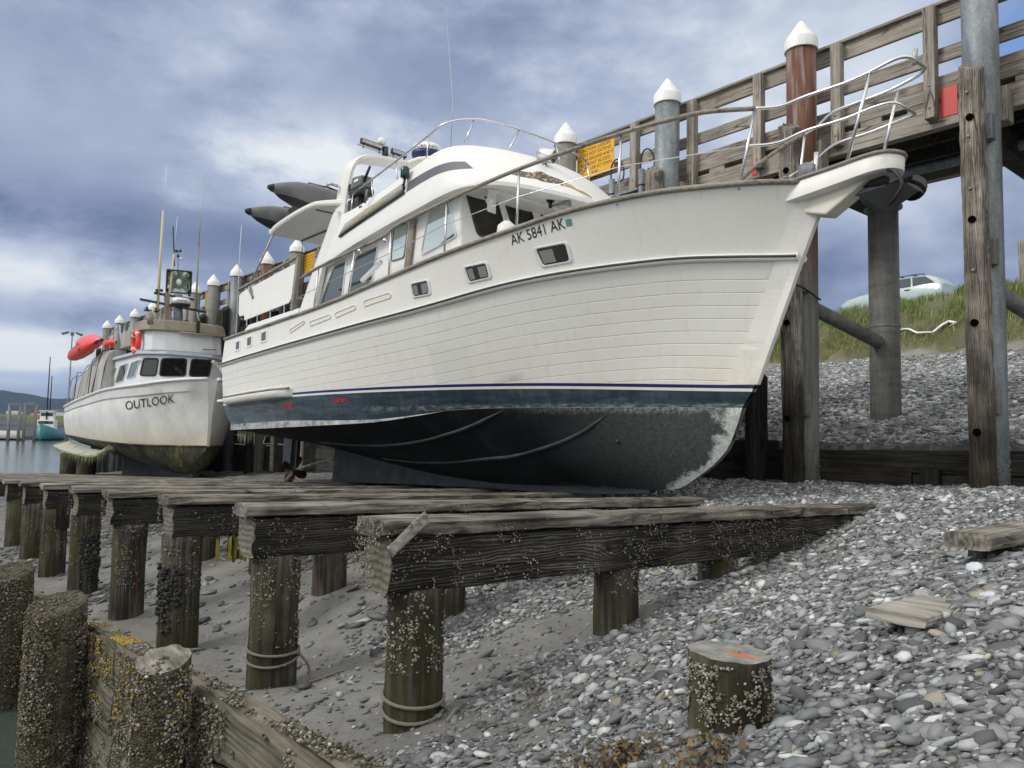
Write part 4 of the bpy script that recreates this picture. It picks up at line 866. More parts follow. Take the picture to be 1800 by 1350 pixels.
for z_, x0, x1 in ((-.10, -6.2, 2.4), (-.43, -6.2, .4), (-.11, 2.42, 5.6), (-.44, .42, 5.6), (-.78, -6.2, 5.6)):
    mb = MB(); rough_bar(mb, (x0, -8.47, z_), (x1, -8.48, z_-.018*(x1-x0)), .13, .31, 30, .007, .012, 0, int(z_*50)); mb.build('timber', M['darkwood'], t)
MB().box(.04, .26, -8.40, -8.28, -.62, -.30).build('block', M['darkwood_z'], t, .012)
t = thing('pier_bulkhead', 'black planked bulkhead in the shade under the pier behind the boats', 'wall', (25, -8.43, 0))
for i, z_ in enumerate(np.arange(-2.8, 3.9, .34)): MB().box(5.7, 46.2, -8.46, -8.40-.012*(i % 2), z_, z_+.325).build('plank', M['darkwood'], t)  # dark plank sheet added in place of the shade under the pier
# red panels, signs, ladders
GR = 'red marker panels on the pier stringer'
def text_lines(mb, lines, x0, x1, z0, z1, y, size, m=0, flip=True):
    n_ = len(lines); h = (z1-z0)/n_
    for i, s in enumerate(lines):
        vs, fs, (a, b, c, d_) = text_mesh(s, 1.); k = size/.72; W_ = (b-a)*k; kx = k*min(1, (abs(x1-x0)-.04)/W_); cx = (x0+x1)/2; zc = z1-h*(i+.5)-size*.5
        mb.add([(cx-(v[0]-(a+b)/2)*kx, y, zc+v[1]*k) for v in vs], fs, m)
solo(MB().box(-.15, .06, -8.655, -8.648, 4.42, 4.82), 'red_marker', 'larger red panel nailed to the pier beside a rail post, near the right edge', 'marker', M['redpanel'], group=GR)
solo(MB().box(2.86, 2.95, -8.655, -8.648, 4.36, 4.66), 'red_marker', 'narrow red panel on the pier just left of the rusty pile', 'marker', M['redpanel'], group=GR)
CAUT = ['CAUTION: LADDER', 'DOES NOT EXTEND', 'TO THE GROUND AND IS', 'FOR BOAT ACCESS', 'ONLY  USE AT OWN', 'RISK']
GS = 'yellow caution signs on the pier rail'
for a, b, lab_ in ((5.86, 6.86, 'larger yellow caution sign about the ladder, above the yacht\'s bow rail'), (18.75, 19.62, 'yellow caution sign behind the yacht\'s stern'), (28.05, 28.95, 'yellow caution sign seen edge to edge between two far piles'), (7.6, 8.1, 'small corner of a yellow sign left of the pile behind the spotlight')):
    t = thing('caution_sign', lab_, 'sign', (a, -8.5, 5.2), GS); mb = MB()
    x0, x1, z0, z1, r_ = a, b, 5.19, 5.85, .04; poly = []
    for cx, cz, s_ in ((x1-r_, z1-r_, 0), (x0+r_, z1-r_, 90), (x0+r_, z0+r_, 180), (x1-r_, z0+r_, 270)): poly += [(cx+r_*math.cos(R(s_+q)), cz+r_*math.sin(R(s_+q))) for q in (0, 30, 60, 90)]
    mb.prism(poly, (-8.505, -8.498), 'y'); mb.build('panel', M['yellow'], t)
    mb = MB(); text_lines(mb, CAUT, x0, x1, z0+.03, z1-.03, -8.4955, .068); mb.build('lettering', M['ink'], t, fixn=False)
    if b-a > .6:
        mb = MB(); [mb.ell((x_, -8.495, z_), (.010, .004, .010), 8, 4) for x_ in (a+.04, b-.04) for z_ in (z0+.04, z1-.04)]; mb.build('screws', M['galv'], t)
t = thing('access_ladder', 'galvanised pier ladder head with two black safety hoops above the yacht\'s bow', 'ladder', (5.4, -8.4, 4.2))
for s0 in (5.05, 5.78):
    p = MB().tube([(s0, -8.36, 4.0), (s0, -8.36, 4.93)], .06, 16).build('post', M['galv'], t); MB().tube([(s0, -8.36, 4.62), (s0, -8.36, 4.65)], .064, 16).build('band', M['black'], p); MB().tube([(s0, -8.36, 4.40), (s0, -8.36, 4.43)], .064, 16).build('band', M['black'], p)
    P = smooth_path([(s0+.02, -8.36, 4.9), (s0+.02, -8.36, 5.15), (s0-.05, -8.38, 5.29), (s0-.16, -8.4, 5.27), (s0-.24, -8.42, 5.08), (s0-.22, -8.42, 4.9), (s0-.1, -8.4, 4.86), (s0, -8.36, 4.88)], 6); MB().tube(P, .015, 8).build('hoop', M['black'], t)
MB().box(5.1, 5.75, -8.62, -8.30, 4.56, 4.60).build('step', M['galv'], t)
for z_ in (4.3, 4.0, 3.7, 3.4): MB().tube([(5.05, -8.36, z_), (5.78, -8.36, z_)], .018, 8).build('rung', M['galv'], t)
t = thing('pier_ladder', 'pale timber ladder with steel U rungs hanging below the pier behind the propeller', 'ladder', (20., -8., -1.))
for s0 in (20.3, 18.2): MB().box(s0-.11, s0+.11, -8.07, -7.97, -1.25, 3.8).build('stile', M['driftwood'] if s0 > 20 else M['dockwood_z'], t, .01, 1)
for z_ in (-.35, .3, .95, 1.6):
    MB().tube([(20.75, -7.95, z_+.25), (20.7, -7.85, z_), (18.8, -7.85, z_), (18.75, -7.95, z_+.25)], .02, 8).build('rung', M['alu'], t)
# cable round the rusty pile and the fender
solo(MB().tube(smooth_path([(1.98, -7.76, 2.36), (1.72, -7.85, 2.26), (1.62, -8.0, 2.17), (1.62, -8.2, 2.12), (1.66, -8.4, 2.11)], 6), .014, 8), 'black_cable', 'black cable looped round the fender and the rusty pile', 'cable', M['black'])
# ------------------------------------------------------------------ top of the bank: car, driftwood, post, lamp
t = thing('parked_car', 'pale blue estate car with roof rails parked behind the grassy bank', 'car', local=True)
t.matrix_world = MD @ Matrix.Translation((10.4, -31.4, 5.62)) @ Matrix.Rotation(R(-4), 4, 'Z') @ Matrix.Scale(.94, 4)
# car axis x: + is the nose (towards the left of the picture)
prof = {-2.30: (.48, .98, .98), -2.18: (.30, 1.02, 1.04), -1.95: (.26, .98, 1.30), -1.62: (.26, .96, 1.44), -.9: (.26, .95, 1.475), -.1: (.26, .94, 1.475), .32: (.26, .93, 1.40), .70: (.26, .92, 1.16), 1.02: (.26, .90, .955), 1.5: (.26, .86, .90), 2.0: (.26, .78, .80), 2.25: (.30, .66, .68), 2.36: (.40, .56, .57)}
def body_ring(x, lo, belt, top):
    wd = .85*(1-.10*max(0, (abs(x)-1.5)/.9)**2); tw = wd*(.76 if top-belt > .1 else .96)
    q = [(x, -wd*.92, lo), (x, -wd, lo+.12), (x, -wd*1.0, (lo+belt)/2), (x, -wd*.97, belt), (x, -tw, top-.04), (x, -tw*.86, top), (x, 0, top+.02)]
    return q+[(p[0], -p[1], p[2]) for p in q[-2::-1]]
mb = MB(); mb.loft([body_ring(x, *v) for x, v in sorted(prof.items())], 0, True, True, True, True); mb.build('body', M['carpaint'], t)
for sy in (-1, 1):
    for pts in ([(-.02, .99), (.50, .99), (.27, 1.36), (-.02, 1.41)], [(-.98, .99), (-.10, .99), (-.10, 1.41), (-.9, 1.42)], [(-1.98, 1.06), (-1.06, .99), (-.98, 1.42), (-1.55, 1.39)]):
        mb = MB(); mb.add([(x, sy*(.838-(z-.95)*.355), z) for x, z in pts], [(0, 1, 2, 3)]); mb.build('side_window', M['glass'], t)
    mb = MB(); mb.tube([(-1.5, sy*.60, 1.50), (-1.3, sy*.60, 1.545), (-.2, sy*.60, 1.545), (0, sy*.60, 1.49)], .022, 6); mb.build('roof_rail', M['black'], t)
    MB().box(-.95, -.72, sy*.845-.012, sy*.845+.012, .84, .88).build('door_handle', M['black'], t)
    for x in (-1.35, 1.42):
        a = MB().tube([(x, sy*.66, .31), (x, sy*.84, .31)], .31, 24).build('wheel', M['black'], t); MB().tube([(x, sy*.845, .31), (x, sy*.848, .31)], .2, 20).build('rim', M['alu'], a)
    MB().add([(2.06, sy*.70, .62), (2.30, sy*.60, .58), (2.24, sy*.62, .69), (2.02, sy*.72, .74)], [(0, 1, 2, 3)]).build('headlight', M['alu'], t)
MB().add([(.345, -.62, 1.385), (.345, .62, 1.385), (.99, .72, .98), (.99, -.72, .98)], [(0, 1, 2, 3)]).build('windscreen', M['glass'], t)
MB().box(-1.0, -.94, -.7, .7, 1.53, 1.56).box(-.45, -.39, -.7, .7, 1.53, 1.56).build('roof_bars', M['black'], t)
P = []
for px, py in ((1572, 586), (1590, 582), (1597, 582), (1612, 589), (1634, 588), (1640, 588), (1656, 575), (1668, 569), (1680, 571), (1668, 578)):
    q = ray(px, py)
    for dist in np.arange(15, 34, .1):
        p = w2d(q*dist)
        if p[2] < on_ground(-p[1], p[0])+.12: break
    P.append((p[0], p[1], p[2]+.07))
solo(MB().tube(P, [.035, .03, .035, .04, .03, .035, .04, .05, .05, .02], 6), 'bleached_root', 'long white bleached root lying in the grass on the bank', 'driftwood', M['cap'])
mb = MB(); round_post(mb, (4.05, -25.6, 0), .13, 5.0, 6.6, 16, seed=3); solo(mb, 'bank_post', 'brown wooden post on the grassy bank at the right edge', 'post', M['dockwood_z'])
p = far(121, 690, 120); tp = far(124, 587, 120)
t = thing('light_mast', 'tall thin grey light mast with a ring of lamps beyond the fishing boat', 'lamp post', local=True); t.matrix_world = Matrix.Translation((p.x, p.y, WATER_Z+2)); zt = tp.z-WATER_Z-2
MB().tube([(0, 0, -3), (0, 0, zt)], [.15, .08], 10).build('mast', M['galv'], t)
for a in range(0, 360, 60): MB().box(-.42, .42, -.2, .2, -.08, .08).build('lamp', M['galv'], t).matrix_local = Matrix.Translation((.95*math.cos(R(a)), .95*math.sin(R(a)), zt+.1)) @ Matrix.Rotation(R(a), 4, 'Z') @ Matrix.Rotation(R(18), 4, 'Y')
# ------------------------------------------------------------------ far harbour
def far_boat(px, dist, heading, L, B, hullm, label, tall, name='moored_boat', word=None):
    p = far(px, 766, dist); t = thing(name, label, 'boat', local=True); t.matrix_world = Matrix.Translation((p.x, p.y, WATER_Z)) @ Matrix.Rotation(R(heading), 4, 'Z')
    rings = []
    for x, b, sh, kz in ((-.5, .42, 2.0, 0), (-.2, .5, 1.9, 0), (.15, .48, 2.2, 0), (.38, .28, 2.9, 0), (.5, .02, 3.5, .3)):
        rings.append([(x*L, -b*B, sh), (x*L-.0, -b*B*.85, .25), (x*L, 0, -.4), (x*L, b*B*.85, .25), (x*L, b*B, sh)])
    MB().loft(rings, 0, True, True, True, True).build('hull', hullm, t)
    rr = [[(q[0][0], q[0][1]*1.01, .35), (q[0][0], q[1][1]*1.0, -.1), (q[0][0], -q[1][1], -.1), (q[0][0], -q[0][1]*1.01, .35)] for q in rings]; MB().loft(rr, 0, True, False).build('boot_stripe', M['black'], t)
    h = MB().box(-.05*L, .2*L, -B*.32, B*.32, 2, 4.4).build('deckhouse', M['white'], t, .1); MB().box(.2*L+.01, .2*L+.03, -B*.28, B*.28, 3.5, 4.1).build('window', M['dark'], h)
    MB().box(.0*L, .15*L, -B*.26, B*.26, 4.4, 6.2).build('wheelhouse', M['white'], t, .1); MB().box(.15*L+.01, .15*L+.03, -B*.23, B*.23, 5.2, 5.9).build('window', M['dark'], t)
    MB().box(-.02*L, .17*L, -B*.3, B*.3, 6.2, 6.4).build('wheelhouse_roof', M['white'], t)
    for x, h_ in tall: MB().tube([(x*L, 0, 2), (x*L, 0, h_)], [.16, .10], 8).build('mast', M['black'], t)
    MB().bar((-.1*L, 0, 2.4), (-.42*L, 0, 3.6), .14, .14).build('boom', M['galv'], t)
    return t
far_boat(84, 196, -70, 14, 5.0, M['tealhull'], 'teal hulled fishing vessel with a white house moored across the harbour', ((-.04, 14), (.16, 18)))
far_boat(-16, 190, 215, 11, 3.6, M['white'], 'white hulled boat with orange gear at the left edge of the harbour', ((.1, 15),))
GD = 'tall pile frames of the far floating dock'
for a, b, zt in ((14, 32, 710), (41, 60, 709)):
    A = far(a, 768, 178); B = far(b, 768, 178); top = far(a, zt, 178).z
    t = thing('mooring_gantry', 'two tall joined dock piles beside the ' + ('teal fishing vessel' if a > 30 else 'white boat at the left edge'), 'pile frame', local=True, group=GD); t.matrix_world = Matrix.Translation((A.x, A.y, WATER_Z)); D = B-A
    for k in (0, 1): MB().tube([(D.x*k, D.y*k, -2), (D.x*k, D.y*k, top-WATER_Z)], .30, 10).build('pile', M['pile'], t)
    MB().bar((D.x*-.08, D.y*-.08, top-WATER_Z), (D.x*1.08, D.y*1.08, top-WATER_Z), .6, .6).build('top_beam', M['galv'], t)
p0 = far(20, 764, 205); p1 = far(112, 764, 215)
t = thing('floating_dock', 'low grey floating dock across the harbour behind the moored boats', 'dock', local=True); t.matrix_world = Matrix.Translation((p0.x, p0.y, WATER_Z)); D = p1-p0; MB().bar((0, 0, .4), (D.x, D.y, .4), 3., .9).build('deck', M['pile'], t)
GH = 'small shore buildings across the harbour'
for px, py, w_, h_, dist, roof, lab_ in ((22, 747, 7, 5, 285, 'spit', 'brown shore building behind the pile frames'), (70, 729, 6, 2.2, 345, 'redpanel', 'long red roofed shed on the far spit'), (25, 728, 5, 2.2, 345, 'white', 'small white shed on the far spit'), (100, 727, 8, 3.2, 345, 'galv', 'small grey shed on the far spit, right of the red roof'), (52, 751, 22, 3, 262, 'galv', 'grey sheet pile wall along the far shore')):
    p = far(px, py, dist); t = thing('shore_building', lab_, 'building', local=True, group=GH); t.matrix_world = Matrix.Translation((p.x, p.y, p.z-h_*.5)) @ Matrix.Rotation(math.atan2(-p.x, p.y), 4, 'Z')
    MB().box(-w_/2, w_/2, -3, 3, -2, h_*.7).build('wall', M['dockwood_x'] if roof == 'spit' else M['galv'] if 'wall' in lab_ else M['whitegrey'], t); MB().prism([(-w_/2-.3, h_*.7), (w_/2+.3, h_*.7), (w_/2*.9, h_), (-w_/2*.9, h_)], (-3.3, 3.3), 'y').build('roof', M[roof if roof != 'spit' else 'galv'], t)
# ------------------------------------------------------------------ the motor yacht: local x = aft from the stem at the waterline, y = to starboard, z = up
SB, WB = 1.01, 5.64
Y = thing('motor_yacht', 'large cream white motor yacht propped dry on the grid, bow to the right', 'yacht', (SB, -WB, 0), local=True)
def tint(xs, ys): return lambda t: float(np.interp(t, xs, ys))
zs = pchip([-.95, -.22, .33, .92, 1.72, 2.41, 3.73, 6.4, 7.9, 9.67, 12.1], [2.82, 2.84, 2.84, 2.81, 2.73, 2.63, 2.47, 2.18, 2.10, 2.06, 2.05])
ys = pchip([-.95, -.85, -.4, 0, 1, 2, 3, 4, 6, 8, 10, 12.1], [.04, .12, .5, .75, 1.25, 1.6, 1.82, 1.95, 2.07, 2.08, 2.0, 1.85])
zg = pchip([-.62, -.05, .5, 1.1, 1.78, 2.57, 3.86, 5, 6.43, 8.35, 12.25], [2.06, 2.09, 2.11, 2.09, 2.05, 1.99, 1.85, 1.76, 1.68, 1.60, 1.50])
yg = pchip([-.62, -.5, 0, 1, 2, 3, 4, 6, 8, 10, 12.25], [.04, .09, .4, .95, 1.38, 1.65, 1.83, 2.03, 2.07, 2.0, 1.85])
zw = pchip([0, 3.3, 5.5, 8.2, 12.29], [.585, .67, .68, .67, .59])
yw = pchip([0, 1, 2, 3, 4, 5, 6, 8, 10, 12.25], [.04, .42, .8, 1.12, 1.4, 1.6, 1.75, 1.9, 1.88, 1.77])
zc = pchip([.13, 2, 3.3, 4.4, 4.62, 6.06, 8.74, 11.95], [.40, .41, .41, .375, .34, .20, .12, .05])
yc = pchip([.13, 1, 2, 3.3, 4.4, 5, 6, 8, 10, 11.95], [.04, .37, .72, 1.1, 1.31, 1.45, 1.6, 1.76, 1.76, 1.7])
zb = pchip([.13, .18, .34, .69, 1.12, 1.64, 2.42, 3.2, 4.68, 10.3, 12], [.40, .25, -.09, -.39, -.61, -.70, -.755, -.79, -.82, -1.01, -1.05])
zk = pchip([.13, .18, .34, .69, 1.12, 1.8, 2.4, 3.5, 4.6, 5.9, 8, 9.83, 11.9], [.40, .25, -.09, -.39, -.61, -.65, -.66, -.70, -.73, -.69, -.52, -.33, -.10])
def row(zf, yf, a, b, n=64, p=1.7):
    out = []
    for i in range(n+1):
        t = a+(b-a)*(i/n)**p; out.append(Vector((t, yf(t), zf(t))))
    return out
NU = 64
Rs = row(zs, ys, -.93, 12.1); Rg = row(zg, yg, -.60, 12.25); Rw = row(zw, yw, 0, 12.25); Rc = row(zc, yc, .13, 11.95)
Rs2 = [Rw[i].lerp(Rg[i], .075/max(Rg[i].z-Rw[i].z, .3)) for i in range(NU+1)]; Rs1 = [Rw[i].lerp(Rg[i], .035/max(Rg[i].z-Rw[i].z, .3)) for i in range(NU+1)]
rows = [(Rs, 0)]
for f in (.9, .78, .65, .5, .35, .2, .08):      # slight hollow flare in the topsides above the guard
    rows.append(([Rg[i].lerp(Rs[i], f)-Vector((0, .022*math.sin(math.pi*f)*max(0, 1-i/40), 0)) for i in range(NU+1)], 0))
rows.append((Rg, 0))
def between(i, z):
    a, b = Rs2[i], Rg[i]; f = (z-a.z)/(b.z-a.z); p = a.lerp(b, min(max(f, 0), 1)); p.y -= .05*math.sin(math.pi*min(max(f, 0), 1))*max(0, 1-i/30); return p
for k in range(9):            # planking: a fine V groove between strakes, running out into the boot stripe aft
    for dz, dep in ((.008, 0), (0, .009), (-.007, 0)):
        rr = []
        for i in range(NU+1):
            z = Rg[i].z-.235-.142*k+dz; p = between(i, max(z, Rs2[i].z)); nearstem = min(max((i/NU)**1.7*12.2-.18, 0)/.05, 1)
            rr.append(p-Vector((0, dep*nearstem*(1 if z > Rs2[i].z+.01 else 0), 0)))
        rows.append((rr, 0))
rows += [(Rs2, 1), (Rs1, 0), (Rw, 2)]
# boot top down to chine, then the bottom
def mixrow(A, B, f, bulge=0): return [A[i].lerp(B[i], f)+Vector((0, bulge, 0)) for i in range(NU+1)]
Rct = [Rc[i]+Vector((0, -.006, .002+.125*min(max((Rc[i].x-4.4)/4.5, 0), 1))) for i in range(NU+1)]
rows += [(mixrow(Rw, Rct, .5, .01), 2), (Rct, 3), (Rc, 4)]
Rk = []
for i in range(NU+1):
    t = .13+(11.9-.13)*(i/NU)**1.7; Rk.append(Vector((t, .035+.05*min(max((t-1)/1.5, 0), 1), zk(t))))
for f in (.15, .3, .45, .6, .75, .88):
    rr = []
    for i in range(NU+1):
        p = Rc[i].lerp(Rk[i], f); fore = max(0, 1-Rc[i].x/5.5); aft = min(max((Rc[i].x-5)/4, 0), 1)
        p.y += math.sin(math.pi*f)*(.10*fore+.05)*min(1, Rc[i].x/1.6)**1.4; p.z -= math.sin(math.pi*f)*(.14*fore+.05*(1-aft)+.02)*min(1, Rc[i].x/2.2)**1.5; rr.append(p)
    rows.append((rr, 4))
rows.append((Rk, 4))
mb = MB()
for sgn in (1, -1):
    rings = [[(p.x, sgn*p.y, p.z) for p in r] for r, _ in rows]; ms = [m for _, m in rows]
    mb.loft(rings, 0, True, False, mats=lambda i, j: ms[i])
n_r = len(rows)
for i in range(n_r-1):        # transom
    a, b = rows[i][0][-1], rows[i+1][0][-1]; mb.add([(a.x, a.y, a.z), (a.x, -a.y, a.z), (b.x, -b.y, b.z), (b.x, b.y, b.z)], [(0, 1, 2, 3)], rows[i][1])
for i in range(NU):           # side decks and foredeck just below the bulwark
    a, b = Rs[i], Rs[i+1]; A_, B_ = [(lambda q: Vector((q.x, max(q.y-.09, .01), q.z)))(Rs[j].lerp(Rg[j], .28/max(Rs[j].z-Rg[j].z, .3))) for j in (i, i+1)]; mb.add([A_, (A_.x, -A_.y, A_.z), (B_.x, -B_.y, B_.z), B_], [(0, 1, 2, 3)], 0)
    for sg in (1, -1): mb.add([(a.x, sg*a.y, a.z), (b.x, sg*b.y, b.z), (B_.x, sg*B_.y, B_.z), (A_.x, sg*A_.y, A_.z)], [(0, 1, 2, 3)], 0)
HB = bvh_of(mb)
hull = mb.build('hull', [M['top'], M['blue'], M['band'], M['chine'], M['bottom']], Y)
hull.modifiers.new('edges', 'EDGE_SPLIT').split_angle = R(22)
def hy(t, z, off=.006, side=1, bvh=None, y0=4.):
    h = (bvh or HB).ray_cast(Vector((t, y0*side, z)), Vector((0, -side, 0)))
    return Vector((t, (h[0].y if h[0] else 0)+off*side, z))
MLW = Y.matrix_world.inverted()
def hit(px, py, bvh=None, off=.008):
    """where the sight line of a photo pixel meets the hull surface (yacht coordinates)"""
    o_ = MLW @ Vector((0, 0, 0)); d_ = (MLW.to_3x3() @ Vector(ray(px, py))).normalized(); h = (bvh or HB).ray_cast(o_, d_)
    return (h[0]+h[1]*(off if h[1].dot(d_) < 0 else -off)) if h[0] else None
# stem post: a smooth plate over the plank ends
mb = MB(); rg = []
for k in range(31):
    f = k/30
    if f < .7: q = .056+(f/.7)*.944; a = Rw[0].lerp(Rg[0], q)
    else: q = (f-.7)/.3; a = Rg[0].lerp(Rs[0], q*.86)
    z = a.z; t1 = a.x+.30-.13*f; y1 = hy(t1, z, .016).y; tm = a.x+.05; ym = max(hy(tm, z, .02).y, .055)
    rg.append([(a.x-.035, 0, z), (a.x-.03, .035, z), (tm, ym, z), (t1, y1, z), (t1+.002, y1-.03, z), (t1+.002, -y1+.03, z), (t1, -y1, z), (tm, -ym, z), (a.x-.03, -.035, z)])
mb.loft(rg, 0, False, True, True, True); o = mb.build('stem_post', M['top'], Y); o.parent = hull
# mouldings
path = [(p.x, p.y+.012, p.z+.012) for p in Rs[0:]]; pp = path+[(p[0], -p[1], p[2]) for p in path[::-1]]
MB().tube(path, .032, 8).tube([(p[0], -p[1], p[2]) for p in path], .032, 8).build('cap_rail', M['railwood'], Y)
for sg in (1, -1):
    g = [(p.x, sg*(p.y+.01), p.z) for p in Rg]; o = MB().tube(g, .045, 8).build('rub_rail', M['top'], Y)
    MB().tube([(p.x, sg*(p.y+.055), p.z+.006) for p in Rg], .017, 6).build('rubber_strip', M['grey'], o)
# spray rails under the bilge
def strake(pix, wd=.045):
    pts = [hit(*q, off=.0) for q in pix]; pts = smooth_path([p for p in pts if p], 5); mb = MB()
    mb.tube(pts, [wd*min(1, .25+i*.12) for i in range(len(pts))], 6).tube([(p.x, -p.y, p.z) for p in pts], wd*.8, 6); return mb.build('spray_rail', M['chine'] if 0 else M['keel'], hull)
strake([(884, 722), (860, 734), (830, 748), (787, 763), (717, 779), (648, 783), (564, 777), (453, 768)], .028)
strake([(1066, 729), (1045, 745), (1017, 763), (967, 784), (900, 802), (870, 805), (759, 813), (675, 806)], .028)
# keel
mb = MB(); kr = []
for i in range(28):
    t = 1.5+(10.15-1.5)*i/27; w_ = .05+.04*min((t-1.5)/1.2, 1); kr.append([(t, w_, zk(t)+.12), (t+(.06 if i == 27 else 0), w_, zb(t)), (t+(.06 if i == 27 else 0), -w_, zb(t)), (t, -w_, zk(t)+.12)])
kr.append([(10.0, .07, -.2), (10.34, .05, -1.0), (10.34, -.05, -1.0), (10.0, -.07, -.2)])
mb.loft(kr, 0, False, True, True, True); mb.build('keel', M['keel'], Y, .012)
# running gear
P0, P1 = Vector((10.1, .0, -.47)), Vector((12.35, .0, -.86))
MB().tube([P0, P0.lerp(P1, .08)], [.09, .05], 12).build('stern_tube', M['keel'], Y)
MB().tube([P0, P1], .03, 10).build('propeller_shaft', M['galv'], Y)
MB().bar((12.15, 0, -.1), (12.2, 0, -.83), .09, .05, up=(1, 0, 0)).build('shaft_strut', M['keel'], Y)
mb = MB(); mb.tube([P1-Vector((.1, 0, -.02)), P1+Vector((.12, 0, -.02))], [.06, .035], 10)
for k in range(4):
    a0 = R(90*k+30); rad = Vector((0, math.cos(a0), math.sin(a0))); tg = Vector((0, -math.sin(a0), math.cos(a0))); rr = []
    for q in range(7):
        f = q/6; r_ = .05+.30*f; hw = .13*math.sin(math.pi*(.15+.75*f)); tw = R(60-35*f); c_ = P1+rad*r_; e = tg*math.cos(tw)*hw+Vector((1, 0, 0))*math.sin(tw)*hw
        rr.append([c_-e, c_+Vector((.008, 0, 0)), c_+e, c_-Vector((.008, 0, 0))])
    mb.loft(rr, 0, True, True, True, True)
mb.build('propeller', M['copper'], Y)
MB().prism([(12.45, -.12), (12.95, -.1), (12.98, -.78), (12.55, -.85)], (-.03, .03), 'y').build('rudder', M['keel'], Y, .01)
for t_, z_ in ((1.63, -.02),): 
    p = hy(t_, z_); MB().ell(p, (.03, .02, .03), 10, 6).tube([p, p+Vector((.02, .01, .13)), p+Vector((.035, .01, .2))], .008, 6).build('grounding_stud', M['blackpl'], Y)
# scraped red patches, stickers and the registration number
def decal(name, pix, m, off=.005, n_=8, parent=None, bvh=None):
    """flat mark lying on the hull inside a four-cornered patch"""
    A, B, C, D = [Vector((q[0], q[1], 0)) for q in pix]; mb = MB(); vs = []
    for i in range(n_+1):
        for j in range(n_+1):
            p = A.lerp(B, i/n_).lerp(D.lerp(C, i/n_), j/n_); vs.append(hit(p.x, p.y, bvh, off) or Vector((0, 0, 0)))
    mb.add(vs, [(i*(n_+1)+j, (i+1)*(n_+1)+j, (i+1)*(n_+1)+j+1, i*(n_+1)+j+1) for i in range(n_) for j in range(n_)]); return mb.build(name, m, parent or hull)
def ragged(name, c, rx, ry, m, seed):
    r_ = random.Random(seed); mb = MB(); n_ = 22; ring = [hit(c[0]+rx*math.cos(k*6.283/n_)*(1+r_.uniform(-.22, .22)), c[1]+ry*math.sin(k*6.283/n_)*(1+r_.uniform(-.25, .25)), off=.006) for k in range(n_)]; mb.add([hit(*c, off=.006)]+ring, [(0, k+1, (k+1) % n_+1) for k in range(n_)]); return mb.build(name, m, hull)
ragged('red_patch', (598, 703), 14, 4.5, M['red'], 1); ragged('red_patch', (506, 712), 9, 4.5, M['red'], 2)
decal('teal_sticker', ((994, 386), (1004, 384), (1006.5, 396), (996, 398)), M['teal'], .006)
mb = MB(); letters(mb, 'AK 5841 AK', lambda u, v: hy(2.445-.77*u, 2.455+.115*u+.125*v+0*u, .006)); mb.build('registration_number', M['ink'], hull, fixn=False)
# portlights, slots and stern ports
def rrect(c, k=.35, n_=5):
    """closed loop with rounded corners through a quad given as four (t, z) corners"""
    out = []; cs_ = [Vector((a, b, 0)) for a, b in c]
    for i in range(4):
        p0, p1, p2 = cs_[i-1], cs_[i], cs_[(i+1) % 4]; m = min((p0-p1).length, (p2-p1).length)*k; a = p1+(p0-p1).normalized()*m; b = p1+(p2-p1).normalized()*m
        for j in range(n_+1): f = j/n_; out.append(a.lerp(p1, f).lerp(p1.lerp(b, f), f))
    return out
def framed(name, quad, m_frame, m_pane, wdt, place, parent, k=.3, proud=.02, inset=.0, pane='glass', extra=None):
    """frame ring standing proud of a surface with a pane inside; place(t, z, off) gives the surface point"""
    L = rrect(quad, k); c = sum(L, Vector())/len(L); mb = MB(); inner = [p+(c-p).normalized()*wdt for p in L]
    r0 = [place(p.x, p.y, -.01) for p in L]; r1 = [place(p.x, p.y, proud*.7) for p in L]; L2 = [p.lerp(q, .25) for p, q in zip(L, inner)]; r2 = [place(p.x, p.y, proud) for p in L2]; L3 = [p.lerp(q, .8) for p, q in zip(L, inner)]; r3 = [place(p.x, p.y, proud) for p in L3]; r4 = [place(p.x, p.y, proud*.3) for p in inner]
    mb.loft([r0, r1, r2, r3, r4], 0, False, True); fr = mb.build(name, m_frame, parent); n_ = len(L)
    mb = MB(); mb.add([place(p.x, p.y, inset+.004) for p in inner]+[place(c.x, c.y, inset+.004)], [(i, (i+1) % n_, n_) for i in range(n_)]); mb.build(pane, m_pane, fr)
    if extra: extra(fr)
    return fr
hp = lambda t, z, o_: hy(t, z, o_)
for q in ([(2.16, 2.39), (1.69, 2.42), (1.68, 2.17), (2.10, 2.14)], [(3.29, 2.29), (2.86, 2.31), (2.84, 2.09), (3.25, 2.06)], [(4.38, 2.20), (3.96, 2.21), (3.95, 1.99), (4.36, 1.98)]):
    def cur(fr, q=q):
        a, b, c, d_ = [Vector((x, z, 0)) for x, z in q]; ins = lambda u, v: a.lerp(b, u).lerp(d_.lerp(c, u), v)
        for u0, u1 in ((.13, .52),) if q[0][0] < 3 else ((.13, .35), (.55, .86)):
            mb = MB(); mb.add([hy(*ins(u, v)[:2], .0075) for v in (.20, .82) for u in (u0, (u0*2+u1)/3, (u0+2*u1)/3, u1)], [(i, i+1, i+5, i+4) for i in range(3)]); mb.build('curtain', M['curtain'], fr)
    framed('porthole', q, M['whitegrey'], M['dark'], .04, hp, hull, .22, .022, 0, 'glass', cur)
for q in ([(8.17, 1.80), (7.56, 1.93), (7.55, 1.985), (8.16, 1.875)], [(7.37, 1.85), (6.60, 1.915), (6.59, 1.985), (7.36, 1.935)], [(6.46, 1.90), (5.79, 1.975), (5.78, 2.045), (6.45, 1.985)], [(5.56, 1.985), (4.84, 2.045), (4.83, 2.125), (5.55, 2.075)]):
    framed('scupper_slot', q, M['gel'], M['cream'], .018, hp, hull, .48, .016, -.0, 'slot')
